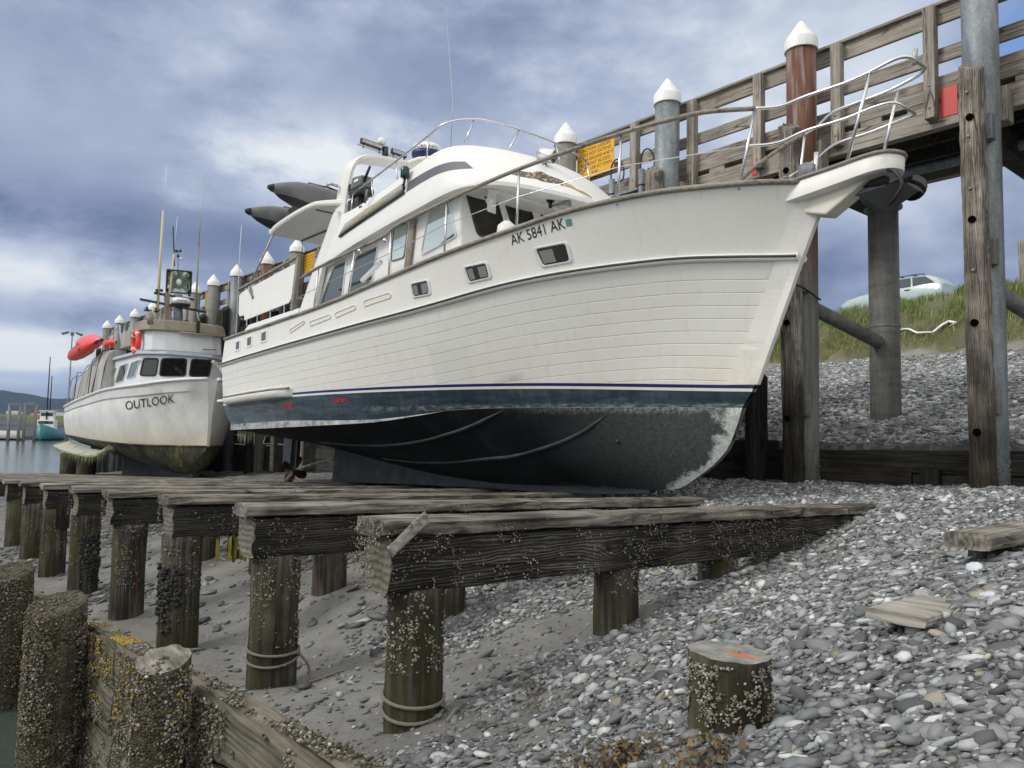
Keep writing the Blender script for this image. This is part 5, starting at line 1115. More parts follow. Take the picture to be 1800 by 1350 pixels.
for t0 in (11.1, 10.33, 9.48):
    z0 = zg(t0)+.22; framed('stern_port', [(t0+.19, z0+.19), (t0-.19, z0+.21), (t0-.19, z0-.03), (t0+.19, z0-.04)], M['gel'], M['dark'], .062, hp, hull, .2, .014, 0, 'glass')
# stern moulding, swim platform
mb = MB(); A = [Vector((t, hy(t, zw(t)+.10, 0).y, zw(t)+.085)) for t in np.linspace(8.32, 12.25, 12)]
rr = [[p+Vector((0, -.02, .085)), p+Vector((0, .07+.05*min(i/2, 1), .075)), p+Vector((0, .13*min((i+.4)/2, 1), .03)), p+Vector((0, .10*min((i+.4)/2, 1), -.06)), p+Vector((0, -.02, -.10))] for i, p in enumerate(A)]
mb.loft(rr, 0, True, True, True, True); o = mb.build('stern_moulding', M['gel'], Y); MB().tube([q[1] for q in rr], .022, 6).build('rubber_strip', M['railwood'], o)
MB().box(12.24, 12.75, -1.6, 1.75, .68, .74).build('swim_platform', M['gel'], Y, .02); MB().box(12.26, 12.5, .35, 1.72, .93, 1.42).build('platform_locker', M['gel'], Y, .03)
MB().tube([(12.3, 1.55, .74), (12.55, 1.6, 1.3), (12.9, 1.6, 1.5)], .018, 8).build('platform_handrail', M['alu'], Y)
mb = MB(); 
for i in range(16): mb.add([(11.7-.035*i+random.uniform(-.02, .02), 1.62-.01*i, .06), (11.66-.035*i, 1.62-.01*i, .06), (11.68-.035*i, 1.62-.01*i, -.1-random.random()*.22)], [(0, 1, 2)])
o = mb.build('hanging_weed', M['weed'], Y); a_ = o.data.attributes.new('tint', 'FLOAT_COLOR', 'POINT'); [setattr(a_.data[i], 'color', (.33, .31, .20, 1)) for i in range(len(a_.data))]; o['kind'] = 'stuff'
# ------------------------------------------------------------------ superstructure
mb = MB()                     # saloon and wheelhouse
side = [(8.80, 2.0), (8.82, 2.25), (8.15, 3.15), (7.9, 3.42), (3.86, 3.66), (3.70, 2.4), (3.70, 2.0)]
def houseplan(z): 
    f = min(max((z-2.4)/1.25, 0), 1); return 1.55-.06*f
ring = []
for k, (sy, c) in enumerate(((1, 0), (-1, 0))): pass
pl = lambda sy: [(t, sy*(houseplan(z)), z) for t, z in side]
S, P_ = pl(1), pl(-1); n_ = len(side); mb.add(S+P_, [tuple(range(n_)), tuple(range(n_, 2*n_))[::-1]]+[(i, (i+1) % n_, n_+(i+1) % n_, n_+i) for i in range(n_)])
house = mb.build('cabin', M['white'], Y, .05, 3); CB = bvh_of(mb)
cpl = lambda t, z, o_: hy(t, z, o_, 1, CB)
framed('side_window', [(4.62, 3.43), (4.07, 3.43), (3.83, 2.86), (4.76, 2.73)], M['whitegrey'], M['mirror'], .028, cpl, house, .14, .02, .002, 'glass')
framed('door', [(5.64, 3.42), (5.09, 3.40), (5.16, 2.3), (5.64, 2.3)], M['white'], M['white'], .10, cpl, house, .2, .03, .006, 'panel')
framed('door_window', [(5.59, 3.34), (5.14, 3.34), (5.20, 2.78), (5.60, 2.78)], M['tint'], M['mirror'], .02, lambda t, z, o_: cpl(t, z, o_+.016), house, .18, .016, .003, 'glass')
mb = MB(); a = [cpl(t, z, .02) for t, z in ((5.05, 3.58), (4.90, 3.58), (5.03, 2.3), (5.18, 2.3))]; b = [p+Vector((0, .035, 0)) for p in a]; mb.hexa([a[0], a[1], a[2], a[3], b[0], b[1], b[2], b[3]]); mb.build('door_jamb', M['doorwood'], house, .008)
framed('side_window', [(6.85, 3.10), (6.06, 3.14), (6.22, 2.40), (7.0, 2.36)], M['steel'], M['glass'], .03, cpl, house, .12, .02, .002, 'glass')
framed('side_window', [(7.64, 3.06), (7.16, 3.08), (7.22, 2.36), (8.16, 2.30)], M['steel'], M['glass'], .03, cpl, house, .12, .02, .002, 'glass')
mb = MB(); [mb.tube([cpl(5.56-.4*k/1, 3.47+.0*k, .02) for k in (0, 1)], .008, 6) for _ in (0,)]; mb.build('vent_louvre', M['tint'], house)
# windscreen: three panels on the slanted front
fx = lambda z: 3.70+(z-2.4)/1.26*.16
fpl = lambda y, z, o_: Vector((fx(z)-o_, y, z))
for q in ([(1.40, 3.57), (.80, 3.57), (.62, 2.93), (1.22, 2.91)], [(.66, 3.55), (.12, 3.55), (-.06, 2.95), (.46, 2.95)], [(-.06, 3.55), (-.60, 3.55), (-.70, 2.95), (-.20, 2.95)], [(-.78, 3.55), (-1.38, 3.55), (-1.2, 2.95), (-.84, 2.95)]):
    framed('windscreen', q, M['blackpl'], M['brownin'], .035, fpl, house, .16, .022, .003, 'glass')
# flybridge
low = [(8.05, 1.62, 3.08), (7.2, 1.72, 3.17), (6.5, 1.75, 3.25), (5.8, 1.76, 3.32), (5.1, 1.76, 3.39), (4.5, 1.76, 3.44), (4.06, 1.76, 3.48), (3.7, 1.75, 3.5), (3.42, 1.70, 3.51), (3.18, 1.56, 3.51), (3.02, 1.36, 3.51), (2.92, 1.08, 3.51), (2.85, .75, 3.51), (2.80, .38, 3.51), (2.78, 0, 3.51)]
top = [(7.42, 1.56, 3.92), (6.9, 1.6, 3.90), (6.3, 1.6, 3.95), (5.8, 1.6, 4.00), (5.4, 1.6, 4.06), (4.95, 1.6, 4.14), (4.6, 1.59, 4.20), (4.32, 1.56, 4.245), (4.1, 1.48, 4.27), (3.93, 1.34, 4.28), (3.80, 1.14, 4.28), (3.70, .88, 4.28), (3.63, .6, 4.28), (3.59, .3, 4.28), (3.575, 0, 4.28)]
Lw = smooth_path(low, 3); Tp = smooth_path(top, 3)
def mir(a): return list(a)+[Vector((p.x, -p.y, p.z)) for p in a[-2::-1]]
def blend(f, out): 
    r_ = []
    for a, b in zip(Lw, Tp):
        p = a.lerp(b, f); front = min(max((4.6-a.x)/1.6, 0), 1); p.y += out*.5*(1-front)*(1 if p.y > 0 else 0); p.x -= out*front*.7*(math.cos(min(abs(p.y)/1.75, 1)*1.4)); p.z += out*front*.35; r_.append(p)
    return r_
lip = [Vector((p.x, p.y-.005, p.z-.055)) for p in Lw]; under = [Vector((max(p.x+.12, 3.0) if p.x < 7.5 else p.x, max(p.y-.14, 0) if p.y > .15 else p.y, p.z-.045)) for p in Lw]
inn = [Vector((max(p.x, 3.55), min(p.y, 1.46), p.z+.09*min(max((4.2-p.x)/1., 0), 1)-.03)) for p in Lw]
cap_ = [Vector((p.x+(.07 if p.x < 4.2 else .0), p.y-.06 if p.y > .06 else p.y, p.z+.008)) for p in Tp]; inner = [Vector((p.x+.10, p.y-.10 if p.y > .1 else p.y, 3.55)) for p in Tp]
mb = MB(); mb.loft([mir(r_) for r_ in (inn, under, lip, Lw, blend(.12, .012), blend(.3, .03), blend(.5, .04), blend(.7, .035), blend(.88, .02), Tp, cap_, inner)], 0, True, False)
FB = bvh_of(mb)
mb.add([(p.x, p.y, p.z) for p in mir(inn)], [tuple(range(len(mir(inn))))]); mb.add([(p.x, p.y, p.z) for p in mir(inner)], [tuple(range(len(mir(inner))))])
fly = mb.build('flybridge', M['white'], Y); fly.modifiers.new('edges', 'EDGE_SPLIT').split_angle = R(42)
fpt = lambda t, z, o_: hy(t, z, o_, 1, FB)
def wing(sy):                 # aft cheeks of the flybridge, sweeping down to the deck
    mb = MB(); poly = [(7.35, 3.98), (7.5, 3.98), (8.15, 3.18), (8.85, 2.28), (8.95, 2.02), (8.3, 2.02), (7.85, 3.06), (7.2, 3.2)]
    yy = lambda z: 1.615 if z > 3 else 1.60
    mb.add([(t, sy*(yy(z)+.03), z) for t, z in poly]+[(t, sy*(yy(z)-.06), z) for t, z in poly], [tuple(range(8)), tuple(range(8, 16))[::-1]]+[(i, (i+1) % 8, 8+(i+1) % 8, 8+i) for i in range(8)]); return mb.build('side_wing', M['white'], Y, .012)
wing(1); wing(-1)
def band_on(name, up_, dn, m, n_=14, off=.006, th=0):
    """strip lying on the flybridge side between two (t, z) lines"""
    mb = MB(); a = [np.interp(np.linspace(0, 1, n_), np.linspace(0, 1, len(up_)), [p[k] for p in up_]) for k in (0, 1)]; b = [np.interp(np.linspace(0, 1, n_), np.linspace(0, 1, len(dn)), [p[k] for p in dn]) for k in (0, 1)]
    U = [fpt(x, z, off+th) for x, z in zip(*a)]; D = [fpt(x, z, off+th) for x, z in zip(*b)]; mb.loft([U, D], 0, True, False)
    if th: mb.loft([[fpt(x, z, .0) for x, z in zip(*a)], U], 0, False, False).loft([D, [fpt(x, z, .0) for x, z in zip(*b)]], 0, False, False).add([U[0], D[0], D[0]-Vector((0, th, 0)), U[0]-Vector((0, th, 0))], [(0, 1, 2, 3)])
    return mb.build(name, m, fly)
band_on('tinted_band', [(4.95, 3.90), (4.55, 3.945), (4.2, 3.965), (3.9, 3.955), (3.66, 3.915)], [(4.95, 3.735), (4.55, 3.785), (4.2, 3.815), (3.9, 3.81), (3.46, 3.76)], M['tint'])
nb = band_on('name_board', [(6.92, 3.645), (5.1, 3.905)], [(7.12, 3.455), (4.98, 3.745)], M['board'], 8, .004, .035)
mb = MB(); letters(mb, 'KILLER SHERRY', lambda u, v: fpt(6.62-1.0*u, 3.545+.145*u+.105*v+.0*u, .047)); mb.build('name_lettering', M['gilt'], nb, fixn=False)
mb = MB(); mb.tube([(7.1, fpt(7.1, 3.45, .03).y, 3.44), (6, fpt(6, 3.61, .03).y, 3.585), (4.98, fpt(4.98, 3.74, .03).y, 3.73)], .011, 6); mb.build('shadow_batten', M['black'], nb)  # black tube stands in for the shadow under the name board
# spotted trim on the front brow
def brow(name, pu, pd, m, n_=22, off=.006, prof=None):
    u = [np.interp(np.linspace(0, 1, n_), np.linspace(0, 1, len(pu)), [p[k] for p in pu]) for k in (0, 1)]; d_ = [np.interp(np.linspace(0, 1, n_), np.linspace(0, 1, len(pd)), [p[k] for p in pd]) for k in (0, 1)]
    vs, fs = [], []; U = [hit(a, b, FB, off) for a, b in zip(*u)]; D = [hit(a, b, FB, off) for a, b in zip(*d_)]
    for a, b in zip(U, D): vs += [a or Vector((3.2, 0, 3.9)), (a or Vector((3.2, 0, 3.9))).lerp(b or Vector((3, 0, 3.6)), .5), b or Vector((3, 0, 3.6))]
    mb = MB(); mb.add(vs, [(3*i+j, 3*i+j+1, 3*i+j+4, 3*i+j+3) for i in range(n_-1) for j in (0, 1)]); return mb.build(name, m, fly)
brow('spotted_trim', [(900, 304), (915, 301), (936, 304), (944, 301.5), (952, 302), (962, 308), (984, 316), (992, 320)], [(898, 306), (914, 310), (930, 313), (944, 314.5), (950, 318), (962, 320.5), (980, 323), (990, 327)], M['leopard'])
brow('ochre_trim', [(993, 321), (1005, 326), (1014, 333), (1026, 337), (1040, 347)], [(992, 327), (1004, 330), (1014, 335), (1026, 341), (1040, 348.5)], M['ochre'])
# boat deck over the aft cockpit
HZ = 4.33
pts = [(7.3, 1.42), (7.9, 1.62), (8.4, 1.70), (9.2, 1.68), (10.2, 1.58), (10.72, 1.47), (10.8, 1.36), (10.86, 0)]
H = [Vector((a, b, 0)) for a, b in pts]; H = smooth_path(H, 3); loop = H+[Vector((p.x, -p.y, 0)) for p in H[-2::-1]]
zz_ = lambda p: HZ+.02*(p.x-7.3)*0+.05*(1-(p.y/1.7)**2)-.12*max(0, (8.2-p.x)/.9)
mb = MB(); n_ = len(loop); mb.loft([[(p.x*1, p.y*.985, HZ-.09-.12*max(0, (8.2-p.x)/.9)) for p in loop], [(p.x, p.y, zz_(p)-.06) for p in loop], [(p.x, p.y*1.0, zz_(p)) for p in loop], [(p.x, p.y*.97, zz_(p)+.02) for p in loop]], 0, False, True, True, True); bd = mb.build('boat_deck', M['gel'], Y, .012)
for y_ in (.75, .0, -.75): MB().box(8.25, 10.75, y_-.02, y_+.02, HZ-.115, HZ-.07).build('underside_batten', M['tint'], bd)
MB().box(8.28, 8.31, -1.6, 1.6, HZ-.13, HZ-.04).build('underside_batten', M['tint'], bd)
for sg in (1, -1): MB().tube([(10.66, sg*1.42, HZ-.06), (11.66, sg*1.5, 3.32)], .022, 8).build('support_pole', M['alu'], Y)
# radar arch
mb = MB(); ac = smooth_path([(7.62, 1.44, 3.95), (7.52, 1.43, 4.5), (7.42, 1.38, 4.86), (7.34, 1.2, 5.02), (7.3, .8, 5.08), (7.28, 0, 5.12), (7.3, -.8, 5.08), (7.34, -1.2, 5.02), (7.42, -1.38, 4.86), (7.52, -1.43, 4.5), (7.62, -1.44, 3.95)], 5); rr = []
for i, p in enumerate(ac):
    t_ = (ac[min(i+1, len(ac)-1)]-ac[max(i-1, 0)]).normalized(); nrm = Vector((0, -t_.z, t_.y)).normalized()*.045; wdt = .22 if abs(p.y) < 1.3 else .19
    rr.append([p+Vector((wdt, 0, 0))+nrm*.6, p+Vector((wdt*.8, 0, 0))+nrm, p+Vector((-wdt*.8, 0, 0))+nrm, p+Vector((-wdt, 0, 0))+nrm*.6, p+Vector((-wdt, 0, 0))-nrm*.6, p+Vector((-wdt*.8, 0, 0))-nrm, p+Vector((wdt*.8, 0, 0))-nrm, p+Vector((wdt, 0, 0))-nrm*.6])
mb.loft(rr, 0, True, True, True, True); arch = mb.build('radar_arch', M['gel'], Y); arch.modifiers.new('edges', 'EDGE_SPLIT').split_angle = R(40)
MB().prism([(7.25, -.42), (6.75, -.36), (6.55, -.22), (6.55, .22), (6.75, .36), (7.25, .42)], (5.06, 5.14), 'z').build('radar_platform', M['gel'], arch, .03)
MB().tube([(6.75, .1, 5.05), (6.75, .1, 5.01)], .07, 14).build('platform_plug', M['cream'], arch)
rd = MB().lathe((6.93, .05, 5.20), [(.20, 0), (.26, .02), (.285, .06), (.29, .12)], 30).build('radar_dome', M['navy'], Y); MB().lathe((6.93, .05, 5.20), [(.291, .12), (.29, .17), (.27, .235), (.22, .265), (.02, .28)], 30).build('dome_top', M['white'], rd)
mb = MB(); letters(mb, 'FURUNO', lambda u, v: Vector((6.93, .05, 5.15))+Vector((.294*math.cos(R(118-100*u-20)), .294*math.sin(R(118-100*u-20)), .165+.065*(v-.5)))) if 0 else letters(mb, 'FURUNO', lambda u, v: Vector((6.93+.293*math.cos(R(96+92*u)), .05+.293*math.sin(R(96+92*u)), 5.20+.135+.05*v))); mb.build('dome_lettering', M['navy'], rd, fixn=False)
def yplane(px, py, p0, nrm):
    """sight line of a photo pixel against a plane, in yacht coordinates"""
    o_ = MLW @ Vector((0, 0, 0)); d_ = MLW.to_3x3() @ Vector(ray(px, py)); p0 = Vector(p0); nrm = Vector(nrm); return o_+d_*((p0-o_).dot(nrm)/d_.dot(nrm))
TB = lambda px, py: yplane(px, py, (7.38, 0, 0), (1, 0, 0))
lb = MB().tube([TB(628, 253), TB(705, 280)], .016, 8).build('light_bar_rail', M['alu'], arch)
for pa, pb in (((634, 247), (671, 260)), ((688, 265), (714, 274))):
    a, b = TB(*pa), TB(*pb); o = MB().bar(a, b, .07, .10).build('light_bar', M['blackpl'], arch, .008); e = (b-a)*.04; MB().bar(a+e+Vector((-.04, 0, 0)), b-e+Vector((-.04, 0, 0)), .012, .06).build('lens', M['alu'], o)
    for f in (.12, .88): p = a.lerp(b, f); MB().tube([p-Vector((0, 0, .05)), p-Vector((0, 0, .12))], .014, 6).build('bracket', M['blackpl'], o)
c = TB(677, 268); MB().tube([c-Vector((0, 0, .16)), c+Vector((0, 0, .10))], .06, 12).build('compass_mount', M['blackpl'], arch); MB().lathe(c+Vector((.03, .06, .13)), [(.03, 0), (.075, .03), (.075, .12), (.02, .15)], 16).build('gps_antenna', M['gel'], arch)
MB().tube([(7.62, 1.5, 4.52), (7.66, 1.62, 4.55), (7.74, 1.66, 4.55)], .03, 8).build('side_lamp', M['alu'], arch)
# flybridge rail
top_r = smooth_path([(6.98, 1.55, 4.20), (6.32, 1.55, 4.31), (5.55, 1.55, 4.42), (4.6, 1.55, 4.57), (4.30, 1.52, 4.65), (4.10, 1.38, 4.70), (3.93, 1.20, 4.71), (3.83, 1.02, 4.71), (3.76, .46, 4.71), (3.76, -.3, 4.70), (3.85, -.86, 4.69), (4.02, -1.28, 4.68), (4.4, -1.5, 4.64), (4.6, -1.55, 4.57), (5.55, -1.55, 4.42), (6.98, -1.55, 4.2)], 5)
fr = MB().tube(top_r, .016, 8).build('flybridge_rail', M['steel'], Y)
for a, b in (((6.95, 1.55, 4.2), (6.95, 1.58, 3.9)), ((6.32, 1.55, 4.31), (6.2, 1.58, 3.96)), ((5.55, 1.55, 4.42), (5.42, 1.58, 4.07)), ((4.6, 1.55, 4.57), (4.62, 1.57, 4.2)), ((3.93, 1.20, 4.71), (4.04, 1.32, 4.27)), ((3.76, .46, 4.71), (3.74, .70, 4.28)), ((3.76, -.3, 4.70), (3.62, -.3, 4.28)), ((4.02, -1.28, 4.68), (3.95, -1.3, 4.28)), ((5.55, -1.55, 4.42), (5.42, -1.58, 4.07))):
    MB().tube([a, b], .013, 8).build('stanchion', M['steel'], fr)
MB().tube([(4.75, 1.05, 4.0), (4.70, 1.05, 5.3), (5.05, 1.0, 7.04)], [.009, .006, .003], 8).build('whip_antenna', M['alu'], Y)
# things on the brow
sp = MB().tube([(3.35, .28, 3.96), (3.36, .28, 4.12)], [.06, .03], 12).build('spotlight', M['steel'], fly); a = Vector((3.33, .28, 4.24)); d_ = Vector((-.75, -.35, -.3)).normalized(); MB().tube([a-d_*.14, a-d_*.12, a+d_*.1, a+d_*.13], [.06, .10, .105, .10], 18).build('lamp_housing', M['steel'], sp); MB().tube([a+d_*.131, a+d_*.134], .095, 18).build('lens', M['mirror'], sp)
MB().lathe((3.62, .05, 4.28), [(.07, 0), (.075, .06), (.05, .11), (.01, .13)], 14).build('compass', M['blackpl'], fly)
a = Vector((3.15, .35, 3.50)); hn = MB().tube([a, a-Vector((0, 0, .03))], .06, 12).tube([a-Vector((0, 0, .03)), a-Vector((0, 0, .12))], .028, 10).build('air_horn', M['copper'], fly); b = a-Vector((0, 0, .1)); MB().tube([b, b+Vector((-.16, -.10, .03)), b+Vector((-.25, -.16, .05))], [.015, .025, .07], 14).build('horn_bell', M['galv'], hn)
a = Vector((3.44, 1.22, 3.36)); ls = MB().bar(a+Vector((0, .0, -.17)), a+Vector((-.03, .02, .15)), .24, .02, up=(.9, .4, 0)).build('loudspeaker', M['whitegrey'], fly, .008); MB().tube([a+Vector((-.01, .02, -.02)), a+Vector((-.06, .10, -.03))], [.055, .045], 14).build('horn_mouth', M['cap'], ls); MB().tube([a+Vector((.02, -.02, 0)), a+Vector((.22, -.05, .12))], .02, 8).build('bracket', M['alu'], ls)
a = Vector((4.98, 1.72, 3.98)); nl = MB().lathe(a, [(.055, -.02), (.07, 0), (.07, .13), (.05, .16), (.01, .165)], 16).build('navigation_lamp', mat('green_lamp_lens', col=(.008, .035, .035), rough=.15), fly); MB().tube([a+Vector((0, 0, -.02)), a+Vector((.03, 0, -.12)), a+Vector((.06, -.03, -.2))], .02, 8).build('lamp_bracket', M['blackpl'], nl)
a = Vector((6.25, 1.70, 3.86)); MB().tube([a+Vector((.1, 0, -.03)), a+Vector((.14, .03, -.05))], .02, 8).tube([a, a+Vector((-.10, .02, .2))], .022, 8).build('rod_holder', M['galv'], fly)
# bow rail
rl = [(8.05, 1.98, 2.80), (7.37, 2.02, 2.86), (6.45, 2.04, 2.92), (5.16, 2.0, 3.01), (4.69, 1.98, 3.12), (3.62, 1.87, 3.26), (2.95, 1.76, 3.36), (2.35, 1.64, 3.44), (1.65, 1.45, 3.53), (.99, 1.22, 3.62), (.61, 1.03, 3.68), (.12, .80, 3.72), (-.36, .53, 3.69)]
rp = smooth_path(rl, 5)
for sg in (1, -1):
    q = [Vector((p.x, sg*p.y, p.z)) for p in rp]; q = [q[0]+Vector((.02, -sg*.08, -.05)), q[0]+Vector((.04, 0, -.02))]+q
    hr = MB().tube(q, .027, 10).build('hand_rail', M['railwood'], Y)
    if sg == 1:
        for t_, z_, y_ in ((5.0, 2.96, 2.03), (5.75, 2.93, 2.05)): MB().tube([(t_, y_, z_), (t_, y_-.03, z_-.07)], [.035, .02], 8).build('rail_clamp', M['steel'], hr)
    for a, b in ((-.36, -.20), (.99, 1.03), (2.35, 2.36), (3.62, 3.63), (4.86, 4.91), (6.05, 6.09), (7.2, 7.29)):
        pt = min(rp, key=lambda p: abs(p.x-a)); MB().tube([(pt.x, sg*pt.y, pt.z), (b, sg*(ys(b)-.03), zs(b)-.05)], .0165, 8).build('stanchion', M['steel'], Y)
    w_ = [(8.1, 2.0, 2.45), (7.24, 2.04, 2.51), (6.07, 2.06, 2.60), (4.9, 2.0, 2.72), (3.62, 1.89, 2.92), (2.36, 1.66, 3.07), (1.0, 1.22, 3.22), (-.27, .56, 3.28)]
    MB().tube([(a, sg*b, c) for a, b, c in w_], .006, 6).build('lifeline', M['steel'], Y)
up_r = [(-.36, .53, 3.69), (-.59, .40, 3.68), (-.84, .30, 3.74), (-1.24, .27, 3.75), (-1.49, .27, 3.77), (-1.76, .26, 3.82), (-1.86, .18, 3.83)]
ur = smooth_path(up_r+[(-1.90, .08, 3.80), (-1.90, -.08, 3.80)]+[(a, -b, c) for a, b, c in up_r[::-1]], 6)
pul = MB().tube(ur, .018, 10).build('pulpit_rail', M['steel'], Y)
lo_r = [(-.27, .56, 3.28), (-.55, .40, 3.28), (-.84, .30, 3.36), (-1.24, .27, 3.37), (-1.55, .26, 3.40), (-1.72, .22, 3.40)]
MB().tube(smooth_path(lo_r+[(-1.79, .09, 3.36), (-1.79, -.09, 3.36)]+[(a, -b, c) for a, b, c in lo_r[::-1]], 6), .016, 10).build('pulpit_mid_rail', M['steel'], pul)
for sg in (1, -1):
    for a, b in (((-1.52, .27, 3.775), (-1.25, .25, 2.89)),) if sg == 1 else (((-1.56, .27, 3.74), (-1.37, .24, 2.92)),):
        MB().tube([(a[0], sg*a[1], a[2]), (b[0], sg*b[1], b[2])], .018, 8).build('stanchion', M['steel'], pul)
MB().tube([(-1.84, .02, 3.82), (-1.86, .02, 3.97)], .026, 8).build('flag_socket', M['alu'], pul)
# pulpit plank
pk = [(-.25, .32, 0), (-.50, .27, 0), (-1.1, .25, 0), (-1.44, .25, 0), (-1.60, .20, 0), (-1.68, .10, 0), (-1.705, 0, 0)]
pp = smooth_path(pk, 4); loop = pp+[Vector((p.x, -p.y, 0)) for p in pp[-2::-1]]
ztp = lambda t: 2.84+.10*min(max((-t-.4)/1.2, 0), 1); zbt = lambda t: 2.60+.16*min(max((-t-.3)/1.4, 0), 1)
mb = MB(); mb.loft([[(p.x+.03, p.y*.9, zbt(p.x)) for p in loop], [(p.x, p.y, zbt(p.x)+.02) for p in loop], [(p.x-.012, p.y*1.02, ztp(p.x)-.02) for p in loop], [(p.x, p.y*.97, ztp(p.x)) for p in loop]], 0, True, True, True, True)
pk_ = mb.build('bow_pulpit', M['gel'], Y); pk_.modifiers.new('edges', 'EDGE_SPLIT').split_angle = R(40)
MB().tube([(p.x-.012, p.y*1.02, ztp(p.x)) for p in loop], .024, 8).build('edge_trim', M['railwood'], pk_)
mb = MB(); mb.hexa([(-.38, .13, zbt(-.4)+.01), (-.95, .12, 2.45), (-.95, -.12, 2.45), (-.38, -.13, zbt(-.4)+.01), (-.38, .13, 2.7), (-1.45, .12, 2.76), (-1.45, -.12, 2.76), (-.38, -.13, 2.7)]); mb.build('pulpit_knee', M['cream'], pk_, .02)
MB().box(-1.55, -.95, -.055, .055, 2.68, 2.762).build('anchor_slot', M['black'], pk_)
mb = MB(); mb.lathe((-.72, .08, 2.9), [(.09, 0), (.09, .16), (.05, .18)], 16).box(-.98, -.62, -.12, .15, 2.87, 2.93); mb.build('windlass', M['galv'], Y)
for sg in (1,): MB().tube([(-.78, .02, 2.9), (-.80, .02, 3.2)], .028, 8).build('bitt', M['steel'], Y)
MB().tube(smooth_path([(-.62, .2, 2.89), (-.56, .24, 2.93), (-.48, .26, 2.90), (-.40, .28, 2.93)], 4), .018, 6).build('anchor_chain', M['galv'], Y)
# foredeck and wheelhouse front fittings
MB().lathe((2.9, 1.38, 2.62), [(.11, 0), (.135, .12), (.12, .24), (.05, .30)], 14).build('deck_vent_cover', M['cap'], Y)
MB().lathe((1.2, .4, 2.72), [(.13, 0), (.13, .06), (.08, .10), (.01, .11)], 16).build('deck_vent', M['cap'], Y)
MB().prism([(1.4, 2.4), (1.7, 2.74), (3.75, 2.62), (3.75, 2.3)], (-1.05, 1.05), 'y').build('trunk_cabin', M['white'], Y, .05, 3)
MB().bar((5.72, 2.0, 2.42), (5.30, 1.9, 2.68), .055, .055).build('rail_gate_strut', M['steel'], Y)
# aft cabin, dodger and stern rail
mb = MB(); z0 = 2.02; mb.hexa([(8.98, 1.68, z0), (12.05, 1.62, z0), (12.05, -1.62, z0), (8.98, -1.68, z0), (9.12, 1.50, 2.46), (11.8, 1.46, 2.40), (11.8, -1.46, 2.40), (9.12, -1.50, 2.46)]); mb.build('aft_cabin', M['whitegrey'], Y, .03, 3)
dq = [(12.28, 3.12), (12.1, 3.17), (9.36, 3.37), (9.28, 3.34), (9.46, 2.68), (9.58, 2.61), (11.9, 2.50), (11.93, 2.62), (12.2, 2.62), (12.28, 2.7)]
MB().prism(dq, (1.49, 1.515), 'y').build('stern_dodger', M['gel'], Y, .006)
MB().prism([(a, b) for a, b in dq], (-1.515, -1.49), 'y').build('stern_dodger', M['gel'], Y, .006)
sr = MB().bar((12.35, 1.5, 3.25), (9.2, 1.5, 3.50), .07, .05).build('stern_rail', M['railwood'], Y, .01); MB().bar((9.22, 1.5, 3.50), (9.42, 1.5, 2.45), .05, .11).build('end_post', M['railwood'], sr, .008); MB().bar((12.35, 1.5, 3.25), (12.35, -1.5, 3.25), .07, .05).build('stern_rail', M['railwood'], Y, .01); MB().bar((12.35, -1.5, 3.25), (9.2, -1.5, 3.50), .07, .05).build('stern_rail', M['railwood'], Y, .01)
for t_ in (9.9, 10.6, 11.3, 11.9): MB().tube([(t_, 1.46, 2.38), (t_, 1.47, 3.5-.08*(t_-9.2))], .017, 8).build('stanchion', M['steel'], sr)
MB().prism([(11.66, 3.14), (11.56, 3.22), (11.40, 2.98), (11.44, 2.92), (11.52, 3.02)], (1.52, 1.545), 'y').build('hook', M['galv'], Y)
MB().tube([(12.36, 1.52, 2.1), (12.34, 1.52, 4.3), (12.32, 1.52, 4.75)], [.012, .010, .004], 6).build('whip_antenna', M['cap'], Y)
MB().tube([(12.0, .2, 3.2), (11.9, .2, 4.9)], [.012, .006], 6).build('fishing_rod', M['black'], Y)
mb = MB(); mb.box(9.0, 9.25, 1.1, 1.3, 2.3, 2.52).ell((9.05, 1.35, 2.44), (.07, .07, .09)); mb.build('deck_gear', M['blackpl'], Y, .02)
